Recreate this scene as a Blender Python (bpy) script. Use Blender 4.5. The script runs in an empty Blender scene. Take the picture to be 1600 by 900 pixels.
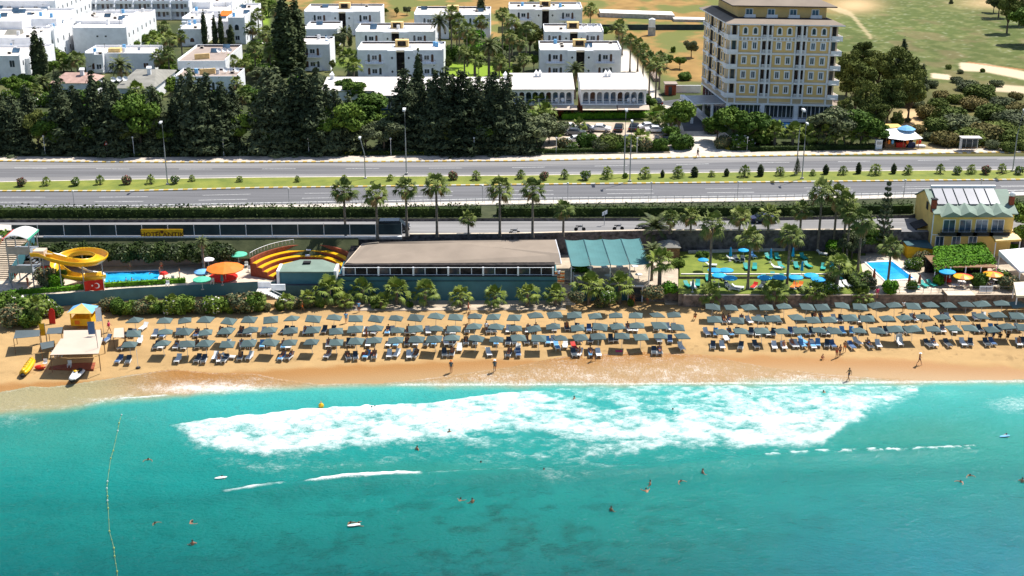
import bpy, math, random
import numpy as np
from mathutils import Vector, Matrix
R = math.radians
rnd = random.Random(7)
SC = bpy.context.scene
COL = SC.collection
# ------------------------------------------------------------------ camera, sky, sun, exposure
F = 2068.0; TH = R(19.9); HC = 69.0          # focal length for a 1600 px wide frame, downward pitch, height of the camera
cam_d = bpy.data.cameras.new('camera'); cam = bpy.data.objects.new('camera', cam_d); COL.objects.link(cam)
cam.location = (0, 0, HC); cam.rotation_euler = (R(90)-TH, 0, 0)
cam_d.sensor_width = 36; cam_d.lens = F/1600*36; cam_d.clip_start = 1; cam_d.clip_end = 6000
SC.camera = cam
W = bpy.data.worlds.new('World'); SC.world = W; W.use_nodes = True
SUN_EL = math.atan2(1, math.hypot(.47, .40)); SUN_AZ = math.atan2(.47, .40)
_nt = W.node_tree; _sky = _nt.nodes.new('ShaderNodeTexSky'); _sky.sky_type = 'NISHITA'; _sky.sun_disc = False
_sky.sun_elevation = SUN_EL; _sky.sun_rotation = SUN_AZ; _sky.dust_density = 1.2; _sky.altitude = 60
_nt.links.new(_sky.outputs[0], _nt.nodes['Background'].inputs[0]); _nt.nodes['Background'].inputs[1].default_value = 0.1
sl = bpy.data.lights.new('sun', 'SUN'); sl.energy = 4.9; sl.angle = R(.53); sl.color = (1, .955, .88)
sun = bpy.data.objects.new('sun', sl); COL.objects.link(sun)
sun.rotation_euler = Vector((-.47, -.40, -1)).to_track_quat('-Z', 'Y').to_euler(); sun.location = (60, 100, 120)
SC.view_settings.view_transform = 'Standard'; SC.view_settings.look = 'None'; SC.view_settings.gamma = 1
SC.view_settings.exposure = 0.5
SC.render.engine = 'CYCLES'; SC.cycles.max_bounces = 6; SC.cycles.diffuse_bounces = 3; SC.cycles.transparent_max_bounces = 6
SC.cycles.use_denoising = True

# ------------------------------------------------------------------ survey: turn a sighting in the photograph into a point on a level
def P(px, py, z=0.):
    u = (px-800)/F; v = (py-450)/F; c, s = math.cos(TH), math.sin(TH)
    t = (z-HC)/(-s-v*c)
    return Vector((u*t, (c-v*s)*t, z))
def PXY(x, y, z):
    c, s = math.cos(TH), math.sin(TH); z = z-HC
    d = y*c-z*s; up = y*s+z*c
    return 800+F*x/d, 450-F*up/d
def HT(px, pyb, z, pyt):                      # height of something standing at (px,pyb) whose top is sighted at pyt
    b = P(px, pyb, z); v = (pyt-450)/F; c, s = math.cos(TH), math.sin(TH)
    return HC+b.y/(c-v*s)*(-s-v*c)-z
def interp(t, x):
    if x <= t[0][0]: return t[0][1]
    for (a, b), (c, d) in zip(t, t[1:]):
        if x <= c: return b+(d-b)*(x-a)/(c-a)
    return t[-1][1]

# ------------------------------------------------------------------ materials
MATS = {}
def mat(name, col, rough=.7, var=.12, scale=1.5, bump=0., bscale=8., metal=0., spec=.3, rand=0., alpha=1., col2=None, detail=4, aniso=None, trans=0.):
    m = bpy.data.materials.new(name); m.use_nodes = True; nt = m.node_tree; N = nt.nodes; L = nt.links
    b = N['Principled BSDF']; b.inputs['Roughness'].default_value = rough; b.inputs['Metallic'].default_value = metal
    b.inputs['Specular IOR Level'].default_value = spec; b.inputs['Alpha'].default_value = alpha
    tc = N.new('ShaderNodeTexCoord')
    no = N.new('ShaderNodeTexNoise'); no.inputs['Scale'].default_value = scale; no.inputs['Detail'].default_value = detail
    geo = N.new('ShaderNodeNewGeometry')
    L.new(geo.outputs['Position'] if not rand else tc.outputs['Object'], no.inputs['Vector'])
    if aniso: mp = N.new('ShaderNodeMapping'); mp.inputs['Scale'].default_value = aniso; L.new(geo.outputs['Position'], mp.inputs[0]); L.new(mp.outputs[0], no.inputs['Vector'])
    mx = N.new('ShaderNodeMix'); mx.data_type = 'RGBA'
    c2 = col2 if col2 else tuple(max(0, c*(1-var*2)) for c in col)
    c1 = col if col2 else tuple(min(1, c*(1+var)) for c in col)
    mx.inputs['A'].default_value = (*c2, 1); mx.inputs['B'].default_value = (*c1, 1)
    mr = N.new('ShaderNodeMapRange'); mr.inputs[1].default_value = .32; mr.inputs[2].default_value = .68
    L.new(no.outputs['Fac'], mr.inputs[0]); L.new(mr.outputs[0], mx.inputs['Factor'])
    out = mx.outputs['Result']
    if rand:
        oi = N.new('ShaderNodeObjectInfo'); hs = N.new('ShaderNodeHueSaturation')
        m2 = N.new('ShaderNodeMapRange'); m2.inputs[3].default_value = 1-rand; m2.inputs[4].default_value = 1+rand
        L.new(oi.outputs['Random'], m2.inputs[0]); L.new(m2.outputs[0], hs.inputs['Value'])
        m3 = N.new('ShaderNodeMapRange'); m3.inputs[3].default_value = .5+rand*.05; m3.inputs[4].default_value = .5-rand*.05
        L.new(oi.outputs['Random'], m3.inputs[0]); L.new(m3.outputs[0], hs.inputs['Hue'])
        L.new(out, hs.inputs['Color']); out = hs.outputs['Color']
    L.new(out, b.inputs['Base Color'])
    if trans: b.inputs['Transmission Weight'].default_value = trans
    if bump:
        nb = N.new('ShaderNodeTexNoise'); nb.inputs['Scale'].default_value = bscale; nb.inputs['Detail'].default_value = 5
        L.new(geo.outputs['Position'], nb.inputs['Vector'])
        bp = N.new('ShaderNodeBump'); bp.inputs['Strength'].default_value = bump; bp.inputs['Distance'].default_value = .1
        L.new(nb.outputs['Fac'], bp.inputs['Height']); L.new(bp.outputs[0], b.inputs['Normal'])
    MATS[name] = m; return m
def stripes(name, ca, cb, step, axis=0, rough=.7, duty=.5):
    m = mat(name, ca, rough); nt = m.node_tree; N = nt.nodes; L = nt.links; b = N['Principled BSDF']
    g = N.new('ShaderNodeNewGeometry'); sx = N.new('ShaderNodeSeparateXYZ'); L.new(g.outputs['Position'], sx.inputs[0])
    d = N.new('ShaderNodeMath'); d.operation = 'DIVIDE'; d.inputs[1].default_value = step; L.new(sx.outputs[axis], d.inputs[0])
    f = N.new('ShaderNodeMath'); f.operation = 'FRACT'; L.new(d.outputs[0], f.inputs[0])
    c = N.new('ShaderNodeMath'); c.operation = 'GREATER_THAN'; c.inputs[1].default_value = duty; L.new(f.outputs[0], c.inputs[0])
    mx = N.new('ShaderNodeMix'); mx.data_type = 'RGBA'; mx.inputs['A'].default_value = (*ca, 1); mx.inputs['B'].default_value = (*cb, 1)
    L.new(c.outputs[0], mx.inputs['Factor']); L.new(mx.outputs['Result'], b.inputs['Base Color']); return m
mat('white', (.9, .91, .93), .6, .05, .8); mat('white_roof', (.74, .69, .64), .8, .1, .5); mat('cream', (.72, .62, .45), .7, .08)
mat('white_metal', (.75, .76, .77), .35, .04); mat('grey_metal', (.33, .35, .37), .45, .1, metal=.4); mat('dark_metal', (.06, .065, .07), .45, .1)
mat('asphalt', (.15, .15, .158), .85, .12, 1., .15, 12, aniso=(.035, .9, 1)); mat('asphalt_worn', (.24, .235, .235), .9, .16, 1., .1, 12, aniso=(.04, .8, 1)); mat('road_paint', (.62, .62, .6), .7, .2, 3)
mat('dark_asphalt', (.09, .095, .105), .85, .12, .4, .1, 12)
mat('pavement', (.58, .5, .42), .85, .1, 1.2, .15, 10); mat('concrete', (.48, .46, .43), .85, .12, 1.5, .1, 12); mat('concrete_pale', (.62, .56, .48), .85, .1, 1.5, .1, 9)
stripes('kerb_paint', (.52, .36, .09), (.5, .48, .42), 1.6)
mat('grass', (.23, .25, .045), .9, .2, .35, .5, 9, col2=(.13, .17, .03)); mat('lawn', (.2, .24, .035), .9, .2, .6, .4, 12, col2=(.11, .16, .022))
mat('earth', (.42, .3, .16), .95, .2, .4, .4, 3, col2=(.25, .2, .1)); mat('garden_soil', (.07, .08, .035), .95, .3, .5, .5, 3, col2=(.035, .045, .018))
mat('path', (.5, .41, .31), .9, .12, .7, .2, 5); mat('deck', (.62, .53, .42), .8, .08, 1.2); mat('tile_red', (.3, .08, .04), .7, .15, 2)
mat('stone', (.26, .2, .16), .9, .3, 1.8, .6, 3.5); mat('stone_dark', (.13, .115, .115), .9, .3, 1.6, .6, 3); mat('cap', (.66, .55, .42), .8, .08)
mat('teal', (.07, .2, .24), .6, .08, .6); mat('teal_dark', (.035, .1, .12), .6, .1); mat('teal_canvas', (.075, .2, .205), .8, .06, .5); mat('screen', (.03, .05, .055), .8, .15, .6)
mat('roof_beige', (.29, .235, .185), .85, .06, .3, .1, 6); mat('roof_green', (.2, .27, .22), .7, .08, .5); mat('roof_grey', (.27, .26, .23), .85, .1, .6)
mat('roof_dark', (.05, .045, .05), .8, .1); mat('roof_pink', (.46, .3, .25), .8, .12, 1.); mat('roof_brown', (.36, .29, .25), .85, .07, .4)
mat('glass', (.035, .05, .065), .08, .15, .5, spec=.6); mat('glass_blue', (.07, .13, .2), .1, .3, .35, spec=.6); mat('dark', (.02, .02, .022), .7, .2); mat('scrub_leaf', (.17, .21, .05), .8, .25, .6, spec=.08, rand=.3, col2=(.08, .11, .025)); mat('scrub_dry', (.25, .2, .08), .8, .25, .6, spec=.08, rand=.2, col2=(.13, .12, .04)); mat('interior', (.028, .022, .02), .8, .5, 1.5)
mat('hotel_ochre', (.82, .56, .23), .75, .06, .4); mat('hotel_tan', (.62, .49, .34), .75, .06, .4); mat('hotel_trim', (.88, .88, .9), .6, .05)
mat('yellow_wall', (.85, .58, .18), .75, .08, .5); mat('yellow', (.8, .45, .01), .3, .05, spec=.5); mat('tank_box', (.78, .55, .24), .7, .1); mat('yellow_box', (.92, .5, .015), .7, .1); mat('door_brown', (.13, .06, .035), .6, .2)
mat('red', (.62, .025, .015), .5, .08); mat('red_brick', (.3, .07, .035), .8, .15, 3); mat('orange', (.85, .2, .02), .6, .05); mat('pink', (.75, .05, .15), .8, .05)
mat('canvas_cream', (.56, .46, .37), .85, .04, .4); mat('canvas_slate', (.09, .115, .125), .85, .08, .5); mat('canvas_yellow', (.82, .55, .16), .8, .05); mat('wood', (.25, .14, .07), .75, .2, 4)
mat('canvas_pale_yellow', (.85, .65, .35), .85, .05)
mat('parasol_green', (.088, .135, .135), .85, .05, .6, rand=.18); mat('azure', (.01, .36, .72), .7, .06, .8, rand=.06); mat('mint', (.1, .5, .32), .7, .06); mat('sky_blue', (.16, .42, .72), .7, .06)
mat('navy', (.025, .035, .09), .7, .1); mat('blue_cushion', (.09, .16, .3), .85, .1, 2); mat('slate_cushion', (.06, .08, .1), .85, .1, 2); mat('teal_plastic', (.02, .34, .3), .5, .08); mat('white_plastic', (.78, .78, .76), .4, .05, spec=.4)
mat('pool_tile', (.07, .42, .68), .4, .08, 1.); mat('pool_water', (.03, .42, .78), .05, .14, .5, .35, 1.6, spec=.5); mat('pool_deep', (.01, .27, .62), .05, .1, .5, .3, 1.6, spec=.5)
mat('bark', (.16, .12, .085), .9, .2, 3, .5, 6); mat('palm_bark', (.2, .165, .13), .9, .2, 3, .4, 8); mat('dry_frond', (.4, .27, .12), .9, .25, 1.5, rand=.15)
mat('fan_leaf', (.2, .24, .06), .6, .2, .8, spec=.15, rand=.25, col2=(.085, .12, .025)); mat('fan_bright', (.24, .29, .05), .6, .2, .8, spec=.18, rand=.15, col2=(.1, .15, .025)); mat('date_leaf', (.17, .19, .06), .65, .2, .8, spec=.15, rand=.15, col2=(.06, .085, .035))
mat('conifer_leaf', (.115, .14, .07), .8, .3, 1., spec=.04, rand=.45, col2=(.045, .062, .034)); mat('pine_leaf', (.15, .18, .045), .8, .2, .8, spec=.06, rand=.3, col2=(.07, .09, .025))
mat('cypress_leaf', (.08, .105, .045), .8, .3, 1., spec=.08, rand=.15); mat('broad_leaf', (.14, .22, .03), .75, .25, .7, spec=.12, rand=.3, col2=(.05, .1, .016))
mat('olive_leaf', (.17, .2, .085), .75, .2, .8, spec=.12, rand=.15, col2=(.07, .085, .05)); mat('vine_leaf', (.13, .3, .015), .75, .2, 1.2, spec=.12, col2=(.05, .14, .012)); mat('hedge_leaf', (.06, .09, .02), .8, .3, .8, spec=.1, rand=.1, col2=(.02, .035, .012))
mat('hedge_gold', (.35, .32, .03), .7, .2, 1.); mat('white_flower', (.75, .7, .62), .8, .05); mat('pink_flower', (.45, .16, .14), .8, .1)
mat('skin', (.40, .18, .09), .6, .08, 3, rand=.25); mat('hair', (.035, .022, .015), .7, .1); mat('hair_fair', (.45, .3, .13), .7, .1); mat('car_silver', (.5, .52, .55), .25, .03, metal=.5); mat('car_grey', (.13, .15, .18), .25, .03, metal=.4); mat('car_black', (.015, .017, .022), .2, .03, spec=.6)
mat('tyre', (.02, .02, .02), .8, .1); mat('solar', (.34, .35, .38), .12, .08, .3, spec=.9); mat('lamp_glass', (.7, .7, .68), .3, .05); mat('gold_text', (.16, .05, .01), .7, .05)
mat('buoy_yellow', (.45, .45, .12), .5, .1)
# ------------------------------------------------------------------ mesh builder
class MB:
    def __init__(s): s.v = []; s.f = []; s.m = []; s.names = []
    def mi(s, m):
        if m not in s.names: s.names.append(m)
        return s.names.index(m)
    def add(s, vs, fs, m):
        o = len(s.v); s.v += [tuple(v) for v in vs]; k = s.mi(m)
        for f in fs: s.f.append(tuple(i+o for i in f)); s.m.append(k)
        return s
    def box(s, x0, x1, y0, y1, z0, z1, m, rz=0., c=None):
        vs = [(x, y, z) for z in (z0, z1) for y in (y0, y1) for x in (x0, x1)]
        if rz:
            cx, cy = c if c else ((x0+x1)/2, (y0+y1)/2); ca, sa = math.cos(rz), math.sin(rz)
            vs = [(cx+(x-cx)*ca-(y-cy)*sa, cy+(x-cx)*sa+(y-cy)*ca, z) for x, y, z in vs]
        return s.add(vs, [(0, 2, 3, 1), (4, 5, 7, 6), (0, 1, 5, 4), (1, 3, 7, 5), (3, 2, 6, 7), (2, 0, 4, 6)], m)
    def prism(s, poly, z0, z1, m, side=None):      # poly: list of (x, y); z0, z1 numbers or lists
        n = len(poly); a = z0 if isinstance(z0, (list, tuple)) else [z0]*n; b = z1 if isinstance(z1, (list, tuple)) else [z1]*n
        area = sum(poly[i][0]*poly[(i+1) % n][1]-poly[(i+1) % n][0]*poly[i][1] for i in range(n))
        if area < 0: poly = poly[::-1]; a = list(a)[::-1]; b = list(b)[::-1]
        vs = [(p[0], p[1], h) for p, h in zip(poly, a)]+[(p[0], p[1], h) for p, h in zip(poly, b)]
        s.add(vs, [tuple(range(n, 2*n)), tuple(range(n-1, -1, -1))], m)
        return s.add(vs, [(i, (i+1) % n, n+(i+1) % n, n+i) for i in range(n)], side or m)
    def tube(s, pts, r, m, n=6, cap=True):
        rs = r if isinstance(r, (list, tuple)) else [r]*len(pts); pts = [Vector(p) for p in pts]; vs = []
        for i, p in enumerate(pts):
            d = (pts[min(i+1, len(pts)-1)]-pts[max(i-1, 0)]).normalized()
            u = d.cross(Vector((0, 0, 1)));  u = u.normalized() if u.length > .05 else Vector((1, 0, 0)); w = d.cross(u).normalized()
            for k in range(n): a = 2*math.pi*k/n; vs.append(p+(u*math.cos(a)+w*math.sin(a))*rs[i])
        fs = [(i*n+k, i*n+(k+1) % n, (i+1)*n+(k+1) % n, (i+1)*n+k) for i in range(len(pts)-1) for k in range(n)]
        if cap: fs += [tuple(range(n-1, -1, -1)), tuple((len(pts)-1)*n+k for k in range(n))]
        return s.add(vs, fs, m)
    def lathe(s, prof, m, n=16, c=(0, 0), ms=None):
        vs = [(c[0]+r*math.cos(2*math.pi*k/n), c[1]+r*math.sin(2*math.pi*k/n), z) for r, z in prof for k in range(n)]
        for i in range(len(prof)-1):
            for k in range(n):
                pass
        o = len(s.v); s.v += vs
        for i in range(len(prof)-1):
            for k in range(n):
                s.f.append((o+i*n+k, o+i*n+(k+1) % n, o+(i+1)*n+(k+1) % n, o+(i+1)*n+k)); s.m.append(s.mi(ms[k % len(ms)] if ms else m))
        return s
    def quad(s, a, b, c, d, m): return s.add([a, b, c, d], [(0, 1, 2, 3)], m)
    def ball(s, c, r, m, n=8, k=5):
        rx, ry, rz = r if isinstance(r, (list, tuple)) else (r, r, r); vs = [(c[0], c[1], c[2]-rz)]
        for i in range(1, k):
            a = math.pi*i/k
            for j in range(n): b = 2*math.pi*j/n; vs.append((c[0]+rx*math.sin(a)*math.cos(b), c[1]+ry*math.sin(a)*math.sin(b), c[2]-rz*math.cos(a)))
        vs.append((c[0], c[1], c[2]+rz)); fs = [(0, 1+(j+1) % n, 1+j) for j in range(n)]
        for i in range(k-2): fs += [(1+i*n+j, 1+i*n+(j+1) % n, 1+(i+1)*n+(j+1) % n, 1+(i+1)*n+j) for j in range(n)]
        l = len(vs)-1; b = 1+(k-2)*n; fs += [(b+j, b+(j+1) % n, l) for j in range(n)]
        return s.add(vs, fs, m)
    def mesh(s, name, smooth=False):
        me = bpy.data.meshes.new(name); me.from_pydata(s.v, [], s.f)
        for n in s.names: me.materials.append(MATS[n])
        me.polygons.foreach_set('material_index', s.m)
        if smooth: me.polygons.foreach_set('use_smooth', [True]*len(s.f))
        me.update(); return me
# ------------------------------------------------------------------ objects
LABELS = {}; ALLKIDS = {}
def KIDS(o): return list(ALLKIDS.get(o.name, []))
def tag(o, label, cat, group=None, kind=None):
    if label: o['label'] = label; LABELS.setdefault(label, []).append(o)
    if cat: o['category'] = cat
    if group: o['group'] = group
    if kind: o['kind'] = kind
    return o
def link(name, data, parent=None, loc=(0, 0, 0), rz=0., sc=None):
    o = bpy.data.objects.new(name, data); COL.objects.link(o); o.location = loc
    if parent: o.parent = parent; ALLKIDS.setdefault(parent.name, []).append(o)
    if rz: o.rotation_euler = (0, 0, rz)
    if sc: o.scale = sc if isinstance(sc, (tuple, list)) else (sc, sc, sc)
    return o
def thing(name, label, cat, loc=(0, 0, 0), rz=0., group=None): return tag(link(name, None, None, loc, rz), label, cat, group)
def part(name, mb, parent, smooth=False, **k): return link(name, mb.mesh(name, smooth) if isinstance(mb, MB) else mb, parent, **k)
def solo(name, mb, label, cat, group=None, loc=(0, 0, 0), smooth=False, rz=0.): return tag(part(name, mb, None, smooth, loc=loc, rz=rz), label, cat, group)
def structure(name, mb, smooth=False): o = part(name, mb, None, smooth); o['kind'] = 'structure'; return o
def copy_tree(o, loc=None, rz=None, label=None, group=None, sc=None, parent=None):
    c = o.copy(); COL.objects.link(c); c.parent = parent
    if parent: ALLKIDS.setdefault(parent.name, []).append(c)
    if loc is not None: c.location = loc
    if rz is not None: c.rotation_euler = (0, 0, rz)
    if sc is not None: c.scale = sc if isinstance(sc, (tuple, list)) else (sc, sc, sc)
    if label: c['label'] = label; LABELS.setdefault(label, []).append(c)
    if group: c['group'] = group
    for ch in KIDS(o): copy_tree(ch, parent=c)
    return c
ORD = ['', 'second', 'third', 'fourth', 'fifth', 'sixth', 'seventh', 'eighth', 'ninth', 'tenth', 'eleventh', 'twelfth', 'thirteenth', 'fourteenth', 'fifteenth', 'sixteenth', 'seventeenth', 'eighteenth', 'nineteenth', 'twentieth', 'twenty-first', 'twenty-second', 'twenty-third', 'twenty-fourth', 'twenty-fifth', 'twenty-sixth', 'twenty-seventh', 'twenty-eighth', 'twenty-ninth', 'thirtieth', 'thirty-first', 'thirty-second', 'thirty-third', 'thirty-fourth', 'thirty-fifth', 'thirty-sixth', 'thirty-seventh', 'thirty-eighth', 'thirty-ninth', 'fortieth']
def nth(i, n=None):                            # 'leftmost', 'second from the left', ...
    if i == 0: return 'leftmost'
    if n and i == n-1: return 'rightmost'
    return ORD[i]+' from left'
# ------------------------------------------------------------------ noise for sculpting sheets
def vnoise(x, y, seed=0):
    xi = np.floor(x).astype(np.int64); yi = np.floor(y).astype(np.int64); xf = x-xi; yf = y-yi
    u = xf*xf*(3-2*xf); w = yf*yf*(3-2*yf)
    def h(a, b):
        n = (a*374761393+b*668265263+seed*1274126177) & 0x7fffffff; n = ((n ^ (n >> 13))*1274126177) & 0x7fffffff
        return ((n ^ (n >> 16)) & 0xffff)/65535.
    return (h(xi, yi)*(1-u)+h(xi+1, yi)*u)*(1-w)+(h(xi, yi+1)*(1-u)+h(xi+1, yi+1)*u)*w
def fbm(x, y, o=4, seed=0):
    a = .5; t = 0.; n = 0.
    for i in range(o): t = t+a*vnoise(x, y, seed+i*17); n += a; x = x*2.03+11.7; y = y*2.03+5.3; a *= .5
    return t/n
def sstep(a, b, x): t = np.clip((x-a)/(b-a), 0, 1); return t*t*(3-2*t)
def sheet(name, xs, ys, zf, cf, m, extra=None):            # grid sheet with heights and a colour attribute
    X, Y = np.meshgrid(xs, ys); Z = zf(X, Y); nx, ny = len(xs), len(ys)
    co = np.stack([X, Y, Z], -1).reshape(-1, 3).astype(np.float32)
    i = np.arange((ny-1)*(nx-1)); r = i//(nx-1); c = i % (nx-1); a = r*nx+c
    q = np.stack([a, a+1, a+nx+1, a+nx], -1).astype(np.int32)
    me = bpy.data.meshes.new(name); me.vertices.add(len(co)); me.vertices.foreach_set('co', co.ravel())
    me.loops.add(q.size); me.loops.foreach_set('vertex_index', q.ravel()); me.polygons.add(len(q))
    me.polygons.foreach_set('loop_start', np.arange(0, q.size, 4, dtype=np.int32)); me.polygons.foreach_set('loop_total', np.full(len(q), 4, np.int32))
    me.update(calc_edges=True); me.polygons.foreach_set('use_smooth', [True]*len(q))
    at = me.color_attributes.new('tint', 'FLOAT_COLOR', 'POINT'); at.data.foreach_set('color', cf(X, Y, Z).reshape(-1, 4).astype(np.float32).ravel())
    if extra: ea = me.attributes.new('swash', 'FLOAT', 'POINT'); ea.data.foreach_set('value', extra(X, Y).astype(np.float32).ravel())
    me.materials.append(m); o = bpy.data.objects.new(name, me); COL.objects.link(o); return o
def npPX(X, Y, Z):
    c, s = math.cos(TH), math.sin(TH); z = Z-HC; d = Y*c-z*s; up = Y*s+z*c
    return 800+F*X/d, 450-F*up/d
# ================================================================== SEA, BEACH AND TERRACES
ZB = 2.1; ZD = 4.0; ZS = 7.5; ZR = 8.0        # levels: back of the beach, garden terraces, service road, main road and land behind
_wl = [P(a, b, 0) for a, b in [(-400, 622), (0, 617), (100, 606), (250, 603), (500, 604), (900, 603), (1300, 600), (1600, 597), (2000, 594)]]
WX = [p.x for p in _wl]; WY = [p.y for p in _wl]
def zbeach(X, Y):
    t = (np.asarray(Y, float)-np.interp(X, WX, WY))
    return np.where(t > 0, ZB*(1-np.exp(-np.clip(t, 0, 90)/9.))/(1-math.exp(-22/9.)), t*.09).clip(-3, ZB)
def PB(px, py, up=0.):                        # point on the sand (up metres above it) under a sighting
    z = 1.
    for _ in range(8): p = P(px, py, z+up); z = float(zbeach(p.x, p.y))
    return Vector((p.x, p.y, z))
def lin(c): c = np.asarray(c, float)/255.; return np.where(c < .04045, c/12.92, ((c+.055)/1.055)**2.4)
def cm(t, x, a, b): return a+(b-a)*t[..., None]
swash = [(-400, 640), (0, 614), (20, 611), (50, 606), (75, 606), (110, 602), (160, 597), (200, 592), (270, 585), (330, 589), (400, 590), (440, 596), (500, 601), (600, 600), (680, 594), (800, 582), (880, 570), (1000, 564), (1100, 568), (1200, 582), (1300, 590), (1450, 596), (1600, 594), (2000, 594)]
seatop = [(-400, 668), (0, 648), (100, 640), (200, 627), (270, 618), (350, 612), (430, 606), (640, 603), (900, 603), (1300, 600), (1600, 597), (2000, 597)]
def curve(t, x): return np.interp(x, [a for a, b in t], [b for a, b in t])
DRY = np.array((.46, .30, .135)); DAMP = np.array((.34, .165, .048)); FILM = np.array((.37, .235, .11))
def wetcol(px, py, n3):
    up = curve([(0, 600), (200, 590), (420, 578), (640, 566), (760, 560), (900, 563), (1100, 556), (1250, 556), (1400, 562), (1600, 575)], px)
    return (DAMP+(FILM-DAMP)*sstep(4, 30, py-up)[..., None])*(.93+.16*n3[..., None])
def beach_col(X, Y, Z):
    px, py = npPX(X, Y, Z); n = fbm(X/2.2, Y/1.1, 5, 3); n2 = fbm(X*1.3, Y*1.3, 4, 9); n3 = fbm(X/12., Y/5., 3, 21)
    up = curve([(0, 600), (200, 590), (420, 578), (640, 566), (760, 560), (900, 563), (1100, 556), (1250, 556), (1400, 562), (1600, 575)], px)
    wet = sstep(-5, 5, py-up+(n-.5)*10)
    c = DRY[None, None, :]*(.86+.24*n[..., None])*(.9+.2*n2[..., None])
    # trodden line of footprints along the damp edge
    foot = np.exp(-((py-(up-14))/4.5)**2)*sstep(.55, .68, n2)
    c = c*(1-.32*foot[..., None])
    dk = sstep(.52, .66, n3)*.1; c = c*(1-dk[..., None])
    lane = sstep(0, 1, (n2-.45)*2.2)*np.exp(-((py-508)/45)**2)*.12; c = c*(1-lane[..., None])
    w = wetcol(px, py, n3)
    c = c+(w-c)*wet[..., None]*.92
    return np.concatenate([c, wet[..., None]], -1)
def beach_z(X, Y):
    z = zbeach(X, Y); t = Y-np.interp(X, WX, WY); k = sstep(4, 8, t)
    return z+k*(.10*(fbm(X/1.6, Y/1.2, 3, 5)-.5)+.05*(fbm(X*1.7, Y*1.7, 2, 6)-.5))
def tint_mat(name, rough, spec, bump, bscale, foam=False, wetgloss=False):
    m = bpy.data.materials.new(name); m.use_nodes = True; nt = m.node_tree; N = nt.nodes; L = nt.links; b = N['Principled BSDF']
    a = N.new('ShaderNodeAttribute'); a.attribute_name = 'tint'; geo = N.new('ShaderNodeNewGeometry')
    b.inputs['Specular IOR Level'].default_value = spec; b.inputs['Roughness'].default_value = rough
    L.new(a.outputs['Color'], b.inputs['Base Color'])
    n = N.new('ShaderNodeTexNoise'); n.inputs['Scale'].default_value = bscale; n.inputs['Detail'].default_value = 6; n.inputs['Roughness'].default_value = .62
    mp = N.new('ShaderNodeMapping'); mp.inputs['Scale'].default_value = (1, 1.5, 1) if foam else (1, 1, 1)
    L.new(geo.outputs['Position'], mp.inputs[0]); L.new(mp.outputs[0], n.inputs['Vector'])
    bp = N.new('ShaderNodeBump'); bp.inputs['Strength'].default_value = bump; bp.inputs['Distance'].default_value = .25 if foam else .08
    L.new(n.outputs['Fac'], bp.inputs['Height']); L.new(bp.outputs[0], b.inputs['Normal'])
    if wetgloss:
        mr = N.new('ShaderNodeMapRange'); mr.inputs[3].default_value = .95; mr.inputs[4].default_value = .5; L.new(a.outputs['Alpha'], mr.inputs[0]); L.new(mr.outputs[0], b.inputs['Roughness'])
    if foam:
        def mth(op, x, y=None, z=None):
            q = N.new('ShaderNodeMath'); q.operation = op
            for i, v in enumerate((x, y, z)):
                if v is None: continue
                if isinstance(v, (int, float)): q.inputs[i].default_value = v
                else: L.new(v, q.inputs[i])
            return q.outputs[0]
        f1 = N.new('ShaderNodeTexNoise'); f1.inputs['Scale'].default_value = 1.9; f1.inputs['Detail'].default_value = 7; f1.inputs['Roughness'].default_value = .68; f1.inputs['Distortion'].default_value = .6
        L.new(mp.outputs[0], f1.inputs['Vector'])
        f2 = N.new('ShaderNodeTexNoise'); f2.inputs['Scale'].default_value = 3.4; f2.inputs['Detail'].default_value = 4; f2.inputs['Distortion'].default_value = 1.2
        L.new(mp.outputs[0], f2.inputs['Vector'])
        lace = mth('SUBTRACT', 1.0, mth('MULTIPLY', mth('ABSOLUTE', mth('SUBTRACT', f2.outputs['Fac'], .5)), 9.))   # thin strands
        mp2 = N.new('ShaderNodeMapping'); mp2.inputs['Scale'].default_value = (4.2, .9, 1); L.new(geo.outputs['Position'], mp2.inputs[0])
        f3 = N.new('ShaderNodeTexNoise'); f3.inputs['Scale'].default_value = 1.3; f3.inputs['Detail'].default_value = 3; f3.inputs['Distortion'].default_value = .9; L.new(mp2.outputs[0], f3.inputs['Vector'])
        strand = mth('SUBTRACT', 1.0, mth('MULTIPLY', mth('ABSOLUTE', mth('SUBTRACT', f3.outputs['Fac'], .5)), 16.))
        sw = N.new('ShaderNodeAttribute'); sw.attribute_name = 'swash'
        t = mth('ADD', mth('MULTIPLY', f1.outputs['Fac'], .75), mth('MULTIPLY', lace, .10))
        t = mth('ADD', t, mth('MULTIPLY', mth('MAXIMUM', strand, 0.), mth('MULTIPLY', sw.outputs['Fac'], .31)))
        v = mth('SUBTRACT', mth('ADD', mth('MULTIPLY', a.outputs['Alpha'], 1.0), t), .80)
        fac = N.new('ShaderNodeMapRange'); fac.interpolation_type = 'SMOOTHSTEP'; fac.inputs[1].default_value = -.14; fac.inputs[2].default_value = .80; fac.inputs[4].default_value = .98; L.new(v, fac.inputs[0])
        mx = N.new('ShaderNodeMix'); mx.data_type = 'RGBA'; L.new(fac.outputs[0], mx.inputs['Factor']); L.new(a.outputs['Color'], mx.inputs['A']); mx.inputs['B'].default_value = (.84, .86, .85, 1)
        L.new(mx.outputs['Result'], b.inputs['Base Color'])
        ro = N.new('ShaderNodeMapRange'); ro.inputs[3].default_value = rough; ro.inputs[4].default_value = .8; L.new(fac.outputs[0], ro.inputs[0]); L.new(ro.outputs[0], b.inputs['Roughness'])
    return m
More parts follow.
